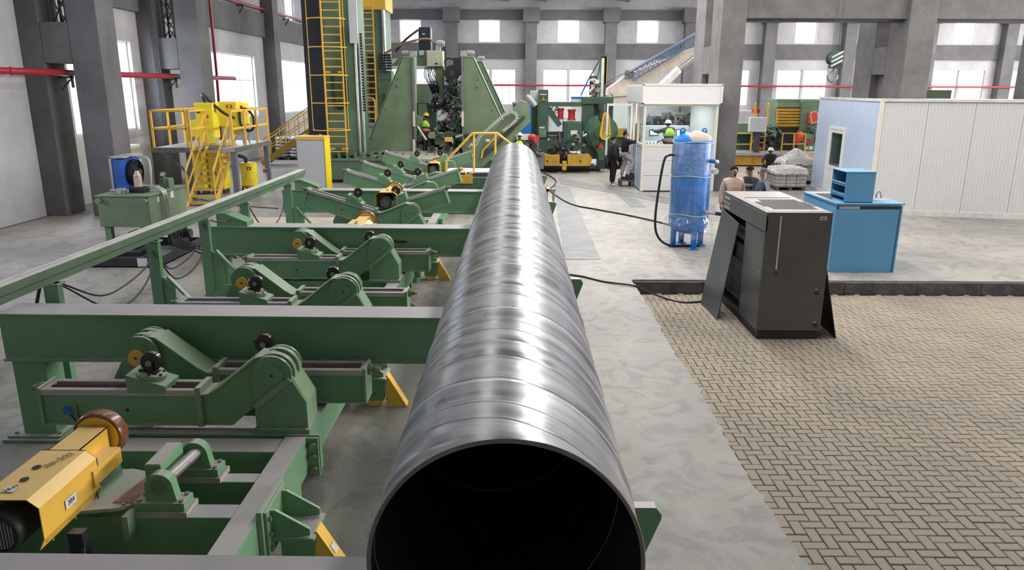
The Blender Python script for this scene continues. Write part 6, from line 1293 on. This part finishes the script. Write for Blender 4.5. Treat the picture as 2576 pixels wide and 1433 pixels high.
MB().tube(spl([(q[0]+.05, 24.15, q[2]-.28), (q[0]+.06, 24.15, q[2]-.38), (q[0]-.08, 24.15, q[2]-.46), (q[0]-.10, 24.15, q[2]-.60), (q[0]+.03, 24.15, q[2]-.70), (q[0]+.16, 24.15, q[2]-.62), (q[0]+.17, 24.15, q[2]-.50)], 6), .04, 10).build('hook', STD, hk)
for x in (-.06, .0, .12, .18): MB().cyl((q[0]+x, 24.15, q[2]+.1), (q[0]+x, 24.15, 9.6), .008, n=6).build('wire_rope', DGR, hk)
# levelling machine behind the hall piers
YM = 36
lm = thing('levelling_machine', 'big green machine with yellow louvred guard behind the right-hand hall pier', 'machine', (12.5, 36.5, .5))
pbx('housing', 1955, 249, 2062, 388, YM+.6, 1.6, GRM, lm, .03); pbx('louvre_backing', 1957, 272, 2017, 320, YM+.45, .2, YELD, lm)
for k in range(6): pbx('louvre_slat', 1957, 274+k*7.6, 2017, 279+k*7.6, YM+.35, .12, YELD, lm)
pbx('top_strip', 1957, 258, 2020, 270, YM+.4, .3, OLI, lm); pbx('right_frame', 2020, 252, 2062, 388, YM+.2, .6, GRM, lm, .02); pbx('dark_bay', 1957, 325, 2012, 385, YM+.4, .25, BLK, lm); pbx('left_wing', 1850, 310, 1892, 333, YM, 1, GRM, lm, .02)
for u0, v0, u1, v1 in ((2040, 282, 2058, 312),): pbx('orange_cylinder', u0, v0, u1, v1, YM-.1, .3, ORG, lm, .04)
MB().cyl(P3(2010, 344, YM-.1), P3(2042, 349, YM-.1), .20, n=18).cyl(P3(2005, 344, YM-.1), P3(2012, 345, YM-.1), .28, n=18).build('orange_drum', ORG, lm)
MB().tube(spl([P3(2042, 312, YM-.2), P3(2040, 285, YM-.2), P3(2055, 282, YM-.2), P3(2056, 305, YM-.2), P3(2042, 309, YM-.2)], 4), .02).build('grey_loop', GALV, lm)
pbx('white_unit', 2028, 368, 2044, 376, YM-.1, .2, LBL, lm); clutter('fittings', lm, 1900, 320, 1960, 375, YM+.3, 30, (GRK, DGR, BLK), .1, .4); clutter('fittings', lm, 2030, 318, 2055, 360, YM-.1, 14, (GRM, DGR), .1, .3)
pbx('dark_lower', 1850, 336, 1960, 386, YM+.6, .5, GRK, lm); pbx('red_box', 1909, 362, 1927, 384, YM+.2, .3, ORG, lm)
pbx('walk_platform', 1845, 384, 2065, 392, YM-1.2, 1.8, GALV, lm); pbx('platform_skirt', 1845, 392, 2065, 416, YM-1.1, 1.6, YELD, lm)
rr = MB()
for pts in ([(1846, 336), (1890, 336), (1886, 392)], [(1846, 363), (1888, 363)], [(1964, 392), (1970, 335), (2027, 336), (2023, 385)], [(1968, 363), (2024, 362)], [(1998, 336), (1996, 385)]): rr.tube([P3(u, v, YM-1.1) for u, v in pts], .035, 6)
rr.build('handrail', YELD, lm)
lx0 = PY(1922, 1, YM-.8)[0]; lx1 = PY(1955, 1, YM-.8)[0]; l = MB().tube(spl([(lx0, YM-.8, .7), (lx0, YM-.8, 2.6), (lx0+.05, YM-.7, 2.85), (lx0+.15, YM-.5, 2.6), (lx0+.15, YM-.5, 2.2)], 5), .035).tube(spl([(lx1, YM-.8, .7), (lx1, YM-.8, 2.6), (lx1+.05, YM-.7, 2.85), (lx1+.15, YM-.5, 2.6), (lx1+.15, YM-.5, 1.9)], 5), .035).build('ladder_rail', YELD, lm)
for k in range(6): MB().cyl((lx0, YM-.8, .8+k*.27), (lx1, YM-.8, .8+k*.27), .025, n=6).build('rung', YELD, l)
cbx = thing('pendant_control_box', 'light grey control box on a dark pedestal in front of the green machine', 'control box', (11.3, 34, .4))
pbx('box', 1889, 295, 1927, 332, 34.85, .35, CABG, cbx, .02); pbx('pedestal', 1900, 332, 1909, 384, 34.95, .12, DGR, cbx); pbx('foot', 1896, 382, 1912, 385, 34.9, .25, DGR, cbx)
tag((lambda b: (pbox(b, 1850, 278, 1896, 395, 40, 1.0), b)[1])(MB()).build('grey_panel', CEIL, bevel=.02), 'dull grey block on the wall side left of the control box', 'block')
tag((lambda b: (pbox(b, 1895, 273, 1912, 284, 38, .3), b)[1])(MB()).build('red_white_box', RED), 'tiny red and white box above the control box', 'box')
def blocks(lab, x, y, w, d, rows, top):
    t = thing('block_pallet', lab, 'pallet', (x, y, 0), 'pallets of wrapped blocks')
    for k in (-1, 0, 1): MB().box(x+k*w*.42-.05, x+k*w*.42+.05, y-d/2, y+d/2, 0, .10).build('pallet_runner', PALL, t)
    MB().box(x-w/2, x+w/2, y-d/2, y+d/2, .10, .13).build('pallet_deck', PALL, t)
    for r in range(rows):
        for i in range(3):
            for j in range(2): MB().box(x-w/2+i*w/3+.01, x-w/2+(i+1)*w/3-.01, y-d/2+j*d/2+.01, y-d/2+(j+1)*d/2-.01, .135+r*.12, .245+r*.12).build('block', STONE, t, .01)
    s_ = MB(); n = 16; zt_ = .14+rows*.12
    for j in range(n+1):
        for i in range(n+1): u_ = i/n-.5; v_ = j/n-.5; e = max(abs(u_), abs(v_)); s_.v.append((x+u_*w*1.08, y+v_*d*1.08, zt_+top*math.exp(-((u_)**2+v_**2)*9)+random.uniform(-.015, .05)-(max(0, e-.44)*3.2)))
    for j in range(n):
        for i in range(n): s_.f.append((j*(n+1)+i, j*(n+1)+i+1, (j+1)*(n+1)+i+1, (j+1)*(n+1)+i)); s_.sm.append(True); s_.mi.append(0)
    s_.build('crumpled_film', mat('crumpled_film', (.46, .44, .43), .35, var=.15, scale=6), t); return t
blocks('front pallet of wrapped grey blocks beside the white cabin', 9.78, 27.0, 1.1, 1.1, 5, .1)
blocks('rear pallet of wrapped blocks with a big film bulge', 10.75, 28.85, 1.15, 1.1, 6, .42)
blocks('third pallet of wrapped blocks farther back near the cabin corner', 11.6, 30.4, 1.2, 1.2, 6, .08)
yv = thing('yellow_chute', 'folded yellow metal chute lying on top of the wrapped pallets', 'chute', (10.4, 29.3, 1))
b = MB(); q = [P3(2012, 382, 29.1), P3(2044, 396, 29.1), P3(2030, 414, 28.9), P3(2020, 412, 28.9), P3(2028, 404, 28.6)]
b.add([P3(2008, 388, 29.3), P3(2025, 379, 29.6), P3(2042, 408, 28.9), P3(2028, 411, 28.6)], [(0, 1, 2, 3)]); b.add([P3(2025, 379, 29.6), P3(2048, 392, 29.5), P3(2046, 412, 29), P3(2042, 408, 28.9)], [(0, 1, 2, 3)])
o = b.build('sheet', YELD, yv); sd = o.modifiers.new('s', 'SOLIDIFY'); sd.thickness = .02
tag((lambda b: (pbox(b, 2326, 226, 2362, 448, 30, 1), b)[1])(MB()).build('green_housing', OLI, bevel=.02), 'green housing top showing above the white cabin roof', 'machine part')
# floor hoses
hang('hose', 'long black hose snaking from the pipe end across the floor to the blue tank', [(*PZ(1368, 436), .03), (*PZ(1396, 452), .02), (*PZ(1396, 465), .02), (*PZ(1384, 478), .02), (*PZ(1400, 494), .02), (*PZ(1440, 516), .02), (*PZ(1500, 528), .02), (*PZ(1580, 543), .02), (*PZ(1680, 566), .02), (*PZ(1740, 590), .03)], .026, 'hose')
hang('cable', 'dark cable from under the pipe over the floor edge to the compressor', [(*PZ(1432, 692), .015), (*PZ(1470, 698), .015), (*PZ(1520, 710), .015), (*PZ(1595, 721), .02), (*PZ(1620, 730, -.1), -.1), (*PZ(1680, 752, -.235), -.235), (*PZ(1720, 760, -.235), -.235), (*PZ(1765, 758, -.235), -.235)], .017)
hang('cable', 'thin dark cable trailing on the floor beyond the green hydraulic unit', [(*PZ(500, 500), .012), (*PZ(560, 514), .012), (*PZ(640, 521), .012), (*PZ(700, 525), .012)], .014)

rm = thing('rear_machine', 'dark machinery and yellow cover seen through the booth windows and door', 'machine', (8, 38, 0))
MB().box(PY(1625, 1, 37)[0], PY(1745, 1, 37)[0], 37, 38.5, 0, PY(1, 306, 37)[1]).build('machine_body', GRK, rm, .03); pbx('upper_block', 1650, 292, 1690, 308, 37.2, .8, DGR, rm, .02); pbx('upper_block', 1700, 285, 1722, 308, 37.2, .8, GRM, rm, .02)
pbx('yellow_cover', 1552, 322, 1568, 345, 37, .5, YELD, rm, .02); MB().box(PY(1540, 1, 37.2)[0], PY(1600, 1, 37.2)[0], 37.2, 38.5, 0, PY(1, 318, 37.2)[1]).build('machine_body', GRK, rm, .03)
clutter('fittings', rm, 1630, 290, 1740, 345, 36.8, 26, (DGR, BLK, STD), .1, .4)
# ================================================================== PEOPLE
def skin(name, J, E, m, par, T, sub=2, root=None):
    me = bpy.data.meshes.new(name); keys = list(J); idx = {k: i for i, k in enumerate(keys)}
    me.from_pydata([T(J[k][0]) for k in keys], [(idx[a], idx[b]) for a, b in E], []); me.update()
    o = bpy.data.objects.new(name, me); COL.objects.link(o); o.parent = par; me.materials.append(m)
    s = o.modifiers.new('skin', 'SKIN'); s.use_smooth_shade = True; sv = me.skin_vertices[0].data if me.skin_vertices else None
    if sv is None:
        import bmesh
        bm = bmesh.new(); bm.from_mesh(me); bm.verts.layers.skin.verify(); bm.to_mesh(me); bm.free(); sv = me.skin_vertices[0].data
    for k in keys:
        r = J[k][1]; r = r if isinstance(r, tuple) else (r, r); sv[idx[k]].radius = r; sv[idx[k]].use_root = (k == (root or keys[0]))
    q = o.modifiers.new('sub', 'SUBSURF'); q.levels = sub; q.render_levels = sub
    return o
def base_pose():
    P = dict(pel=(0, 0, .95), waist=(0, 0, 1.10), chest=(0, .01, 1.33), neck=(0, 0, 1.49), hb=(0, .01, 1.57), hm=(0, .02, 1.645), ht=(0, .01, 1.71))
    for s, n in ((-1, 'l'), (1, 'r')):
        P['sh'+n] = (s*.18, 0, 1.42); P['el'+n] = (s*.235, -.02, 1.15); P['wr'+n] = (s*.23, .05, .92); P['hd'+n] = (s*.225, .08, .84)
        P['hip'+n] = (s*.09, 0, .90); P['kn'+n] = (s*.10, .02, .50); P['an'+n] = (s*.11, -.01, .10); P['to'+n] = (s*.12, .15, .045); P['hl'+n] = (s*.11, -.05, .05)
    return P
def person(lab, loc, face, top, legs, skinm=SKIN, hair=HAIR, pose={}, shoes=DKC, bulk=1.0, beard=False, helmet=None, vest=None, stripes=None, hs=1.0, glasses=False, longc=False, head=None):
    t = thing('person', lab, 'person', loc, None, face)
    P = base_pose(); P.update(pose); T = lambda p: (p[0]*hs, p[1]*hs, p[2]*hs); WL[t.name] = (0, 0, 0); b = bulk
    R = dict(pel=.08*b, waist=(.08*b, .07*b), chest=(.09*b, .07*b), neck=.050, hb=.062, hm=(.078, .092), ht=(.066, .075))
    J = {k: (P[k], R[k]) for k in R}
    for n in 'lr':
        J['sh'+n] = (tuple(Vector(P['sh'+n])-Vector((0, 0, .025))), .036); J['el'+n] = (P['el'+n], .034); J['wr'+n] = (P['wr'+n], .027); J['hd'+n] = (P['hd'+n], (.034, .02))
        J['hip'+n] = (P['hip'+n], .06*b); J['kn'+n] = (P['kn'+n], .045); J['an'+n] = (P['an'+n], .04); J['to'+n] = (P['to'+n], .032)
    E = [('pel', 'waist'), ('waist', 'chest'), ('chest', 'neck'), ('neck', 'hb'), ('hb', 'hm'), ('hm', 'ht')]
    for n in 'lr': E += [('chest', 'sh'+n), ('sh'+n, 'el'+n), ('el'+n, 'wr'+n), ('wr'+n, 'hd'+n), ('pel', 'hip'+n), ('hip'+n, 'kn'+n), ('kn'+n, 'an'+n), ('an'+n, 'to'+n)]
    skin('body', J, E, skinm, t, T, 2)
    up = lambda k, r: (P[k], r)
    C = dict(pel=up('pel', (.175*b, .14*b)), waist=up('waist', (.18*b, .14*b)), chest=up('chest', (.20*b, .14*b)), nk=((P['neck'][0], P['neck'][1], P['neck'][2]+.015), .078))
    for n in 'lr':
        w = Vector(P['wr'+n]); e = Vector(P['el'+n]); C['sh'+n] = up('sh'+n, .090*b**.5); C['el'+n] = up('el'+n, .068*b**.5); C['cf'+n] = (tuple(e+(w-e)*.97), .048)
    CE = [('pel', 'waist'), ('waist', 'chest'), ('chest', 'nk')]
    for n in 'lr': CE += [('chest', 'sh'+n), ('sh'+n, 'el'+n), ('el'+n, 'cf'+n)]
    skin('jacket' if longc else 'top', C, CE, top, t, T, 2)
    L = dict(pel=((P['pel'][0], P['pel'][1], P['pel'][2]-.01), .15*b)); LE = []
    for n in 'lr':
        L['hip'+n] = up('hip'+n, .12*b); L['kn'+n] = up('kn'+n, .088); L['an'+n] = (tuple(Vector(P['an'+n])+Vector((0, 0, .03))), .068); LE += [('pel', 'hip'+n), ('hip'+n, 'kn'+n), ('kn'+n, 'an'+n)]
    skin('trousers', L, LE, legs, t, T, 2)
    for n in 'lr': skin('shoe', {'h': (P['hl'+n], .045), 'a': (tuple(Vector(P['an'+n])-Vector((0, 0, .05))), .05), 't': (P['to'+n], (.045, .035))}, [('h', 'a'), ('a', 't')], shoes, t, T, 1)
    # hands: fingers and thumb
    for s, n in ((-1, 'l'), (1, 'r')):
        w = Vector(P['wr'+n]); h = Vector(P['hd'+n]); d = (h-w).normalized(); sd = d.cross(Vector((1, .2, .1))).normalized(); nn = d.cross(sd); m = MB()
        for k in range(4):
            a = h+sd*(k-1.5)*.017-d*.005; l = (.066, .076, .070, .054)[k]; m.tube([T(a), T(a+d*l*.5+nn*.006), T(a+d*l*.85+nn*.022), T(a+d*l+nn*.034)], .0095, 6)
        a = w+(h-w)*.45+sd*-.028; m.tube([T(a), T(a-sd*.02+d*.03), T(a-sd*.022+d*.06+nn*.01)], .011, 6)
        m.ball(T(w+(h-w)*.7), .03, .03, .045, 10, 6); m.build('hand', skinm, t)
    # head details
    hm = Vector(P['hm']); fw = Vector((0, 1, 0)); 
    if head is not None: a, tl = head; fw = Vector((sin(a)*cos(tl), cos(a)*cos(tl), sin(tl)))
    rt = fw.cross(Vector((0, 0, 1))).normalized(); uv = rt.cross(fw)
    Q = lambda x, y, z: T(hm+rt*x+fw*y+uv*z)
    m = MB(); m.ball(Q(0, .098, -.012), .012, .016, .022, 8, 6); m.ball(Q(-.082, -.005, -.005), .01, .02, .03, 8, 6); m.ball(Q(.082, -.005, -.005), .01, .02, .03, 8, 6); m.build('nose_and_ears', skinm, t)
    for x in (-.033, .033): MB().ball(Q(x, .086, .018), .013, .008, .008, 8, 6).build('eye', EYE, t)
    m = MB()
    for x in (-.033, .033): m.bar(Q(x-.018, .092, .037), Q(x+.018, .092, .037), .008, .008)
    m.build('eyebrow', HAIR, t); MB().bar(Q(-.024, .088, -.052), Q(.024, .088, -.052), .01, .012).build('mouth', LIP, t)
    if beard:
        m = MB(); m.bar(Q(-.03, .094, -.036), Q(.03, .094, -.036), .012, .014); m.ball(Q(0, .074, -.084), .028, .022, .018, 10, 6); m.build('beard', hair, t)
    if not helmet:
        m = MB(); n_ = 18; mm_ = 9; vs = []
        for i in range(mm_+1):
            tt_ = (pi*.60)*i/mm_
            for k in range(n_):
                a = 2*pi*k/n_; c = cos(a); fr = -c  # c>0 : front
                q = tt_*(.84+.16*max(0, -c)-.44*max(0, c)); vs.append(Q(.088*sin(q)*sin(a), -.012+.104*sin(q)*cos(a), .022+.088*cos(q)))
        m.add(vs, [(i*n_+k, i*n_+(k+1) % n_, (i+1)*n_+(k+1) % n_, (i+1)*n_+k) for i in range(mm_) for k in range(n_)], True); m.build('hair', hair, t)
    else:
        m = MB(); c = T(hm+uv*.045); m.lathe([(.0, .105), (.05, .098), (.09, .07), (.108, .03), (.112, 0)], c, 'z', 22); m.lathe([(.112, 0), (.14, -.008), (.142, -.014), (.11, -.006)], c, 'z', 22); m.ball(Q(0, .125, .045), .05, .03, .008, 8, 4); m.build('helmet', helmet, t)
        MB().ball(Q(0, -.02, .0), .083, .09, .07, 12, 8).build('hair', HAIR, t)
    if glasses:
        m = MB(); 
        for x in (-.034, .034): m.tube([Q(x+.024*cos(a), .1, .018+.018*sin(a)) for a in [2*pi*k/12 for k in range(13)]], .003, 5)
        m.bar(Q(-.085, .0, .02), Q(-.06, .1, .02), .005).bar(Q(.085, .0, .02), Q(.06, .1, .02), .005); m.build('glasses', BLK, t)
    if vest:
        V = dict(pel=up('pel', (.24*b, .20*b)), waist=up('waist', (.25*b, .20*b)), chest=up('chest', (.245*b, .185*b)), nk=((P['neck'][0], P['neck'][1], P['neck'][2]-.05), .074)); 
        for n in 'lr': V['sh'+n] = (tuple(Vector(P['chest'])+(Vector(P['sh'+n])-Vector(P['chest']))*.85), .118)
        v = skin('safety_vest', {k: q for k, q in V.items() if k != 'pel'}, [('waist', 'chest'), ('chest', 'nk'), ('chest', 'shl'), ('chest', 'shr')], vest, t, T, 2, 'waist')
        skin('vest_skirt', {'pel': V['pel'], 'waist': ((V['waist'][0][0], V['waist'][0][1], V['waist'][0][2]+.02), (.25*b, .205*b))}, [('pel', 'waist')], HIORG, t, T, 2)
        W_ = Vector(P['waist']); m = MB()
        for dz_ in (.0, -.1): m.tube([T((W_.x+.172*b*cos(a), W_.y+.150*b*sin(a), W_.z+dz_)) for a in [2*pi*k/20 for k in range(21)]], .014, 5)
        m.build('reflective_band', REFL, t)
    if stripes:
        Wp, Wc = Vector(P['pel']), Vector(P['chest']); 
        for k in range(4):
            c = Wp+(Wc-Wp)*(.0+.34*k); m = MB(); r_ = .232+.012*(k/3); m.lathe([(r_-.012, -.03), (r_, -.02), (r_, .02), (r_-.012, .03)], T(tuple(c)), 'z', 24)
            m.v = [(x, T(tuple(c))[1]+(y-T(tuple(c))[1])*.88, z) for x, y, z in m.v]; m.build('shirt_stripe', stripes, t)
    return t
D = R_
m1 = person('man in a beige sweatshirt facing us behind the compressor', (4.93, 16.9, 0), D(180+4), BEIGE, DKC, beard=True, hs=1.03, pose=dict(wrr=(.25, .03, .92), hdr=(.25, .05, .84), ell=(-.26, -.03, 1.17), wrl=(-.24, .10, 1.0), hdl=(-.22, .17, .97)))
text('IDD', .10, GREYINK, m1, (0, .148, 1.30), (pi/2, 0, pi), 'printed_motif')
m2 = person('man in a dark and grey striped top looking down at his phone', (5.42, 17.2, 0), D(115), mat('striped_top_dark', (.03, .03, .035), .9), DKC, SKIN, hs=1.02, stripes=mat('stripe_grey', (.22, .24, .26), .9), head=(0, -.55), pose=dict(hm=(0, .05, 1.635), ht=(0, .05, 1.70), ell=(-.24, .10, 1.18), wrl=(-.12, .32, 1.22), hdl=(-.06, .40, 1.24), elr=(.24, .10, 1.18), wrr=(.10, .32, 1.22), hdr=(.04, .40, 1.24)))
ph = thing('mobile_phone', 'dark phone held by the man in the striped top', 'phone', (5.06, 17.05, 1.29)); MB().box(5.03, 5.10, 16.98, 17.12, 1.285, 1.297).build('phone_body', BLK, ph, .003)
m3 = person('man in a navy quilted jacket seen from behind, next to the compressor', (5.56, 16.75, 0), D(60), NAVY, DKC, SKIN, HAIRG, hs=1.02, glasses=True, head=(-.35, -.2), bulk=1.3, pose=dict(ell=(-.27, .08, 1.17), wrl=(-.16, .30, 1.16), hdl=(-.12, .37, 1.18)))
m4 = person('heavy man dressed in black with white sneakers watching by the booth door', (3.55, 27.5, 0), D(-80), BLKC, BLKC, bulk=1.7, beard=True, glasses=True, shoes=WHT, hs=1.02, longc=True, pose=dict(wrl=(-.27, .12, .92), hdl=(-.27, .18, .86), elr=(.29, -.03, 1.15), wrr=(.30, .06, .9), hdr=(.30, .10, .82)))
m5 = person('man in black top and light trousers stepping up to film into the booth', (3.98, 27.55, .235), D(-75), BLKC, LGC, beard=True, head=(0, .3), hs=1.0, pose=dict(elr=(.22, .28, 1.36), wrr=(.10, .50, 1.52), hdr=(.08, .56, 1.57), ell=(-.22, .22, 1.26), wrl=(-.06, .42, 1.42), hdl=(-.02, .48, 1.48), knr=(.10, .30, .66), anr=(.10, .22, .28), tor=(.11, .38, .22), hlr=(.10, .18, .22), anl=(-.12, -.05, .10)))
cmr = thing('camera', 'black hand-held camera held up by the man stepping to the booth', 'camera', (4.42, 27.65, 1.83)); MB().box(4.40, 4.50, 27.62, 27.72, 1.80, 1.90).cyl((4.50, 27.67, 1.85), (4.54, 27.67, 1.85), .03).build('camera_body', BLK, cmr); MB().box(4.42, 4.46, 27.65, 27.69, 1.50, 1.80).build('grip', BLK, cmr)
m6 = person('machine operator with white helmet and lime vest at the booth console', (5.46, 27.0, .66), D(14), NAVY, DKC, SKIN, helmet=HELW, vest=HIVIS, hs=1.0, head=(.5, -.2), pose=dict(chest=(0.0, .06, 1.32), neck=(0, .10, 1.47), hb=(0, .12, 1.54), hm=(0, .14, 1.61), ht=(0, .14, 1.67), shl=(-.18, .06, 1.41), shr=(.18, .06, 1.41), ell=(-.32, .30, 1.32), wrl=(-.34, .58, 1.34), hdl=(-.35, .68, 1.36), elr=(.22, .25, 1.12), wrr=(-.10, .45, 1.0), hdr=(-.16, .5, .96)))
m7 = person('worker with yellow helmet and lime vest between the A-shaped stands', (-3.62, 30.35, .90), D(-20), DKC, DKC, SKIN2, helmet=HELY, vest=HIVIS, hs=.9, pose=dict(ell=(-.25, .15, 1.2), wrl=(-.2, .38, 1.15), hdl=(-.18, .45, 1.15)))
m8 = person('crouching worker with white helmet behind the three standing men', (10.30, 30.4, 0), D(150), DKC, DKC, SKIN2, helmet=HELW, hs=1.0, pose=dict(pel=(0, -.1, .40), waist=(0, -.08, .55), chest=(0, .02, .78), neck=(0, .06, .93), hb=(0, .08, 1.0), hm=(0, .10, 1.07), ht=(0, .10, 1.13), shl=(-.18, .03, .87), shr=(.18, .03, .87), ell=(-.28, .18, .66), wrl=(-.2, .38, .6), hdl=(-.15, .44, .58), elr=(.28, .18, .66), wrr=(.2, .38, .6), hdr=(.15, .44, .58), hipl=(-.10, -.08, .38), hipr=(.10, -.08, .38), knl=(-.18, .32, .50), knr=(.18, .32, .50), anl=(-.16, .08, .10), anr=(.16, .08, .10), tol=(-.17, .24, .045), tor=(.17, .24, .045), hll=(-.16, .04, .05), hlr=(.16, .04, .05)))
st8 = MB(); st8.tube([(10.22, 30.86, .95), (10.3, 30.82, .8), (10.32, 30.85, .62)], .03, 6); st8.build('lime_strap', HIVIS, m8).matrix_parent_inverse = Matrix.Translation((0, 0, 0))
bpy.data.objects.remove([o for o in m8.children if o.name.startswith('lime_strap')][0])
m9 = person('worker in lime vest and white helmet half hidden behind the inclined arm', (.12, 30.0, 0), D(170), DKC, DKC, SKIN2, helmet=HELW, vest=HIVIS)
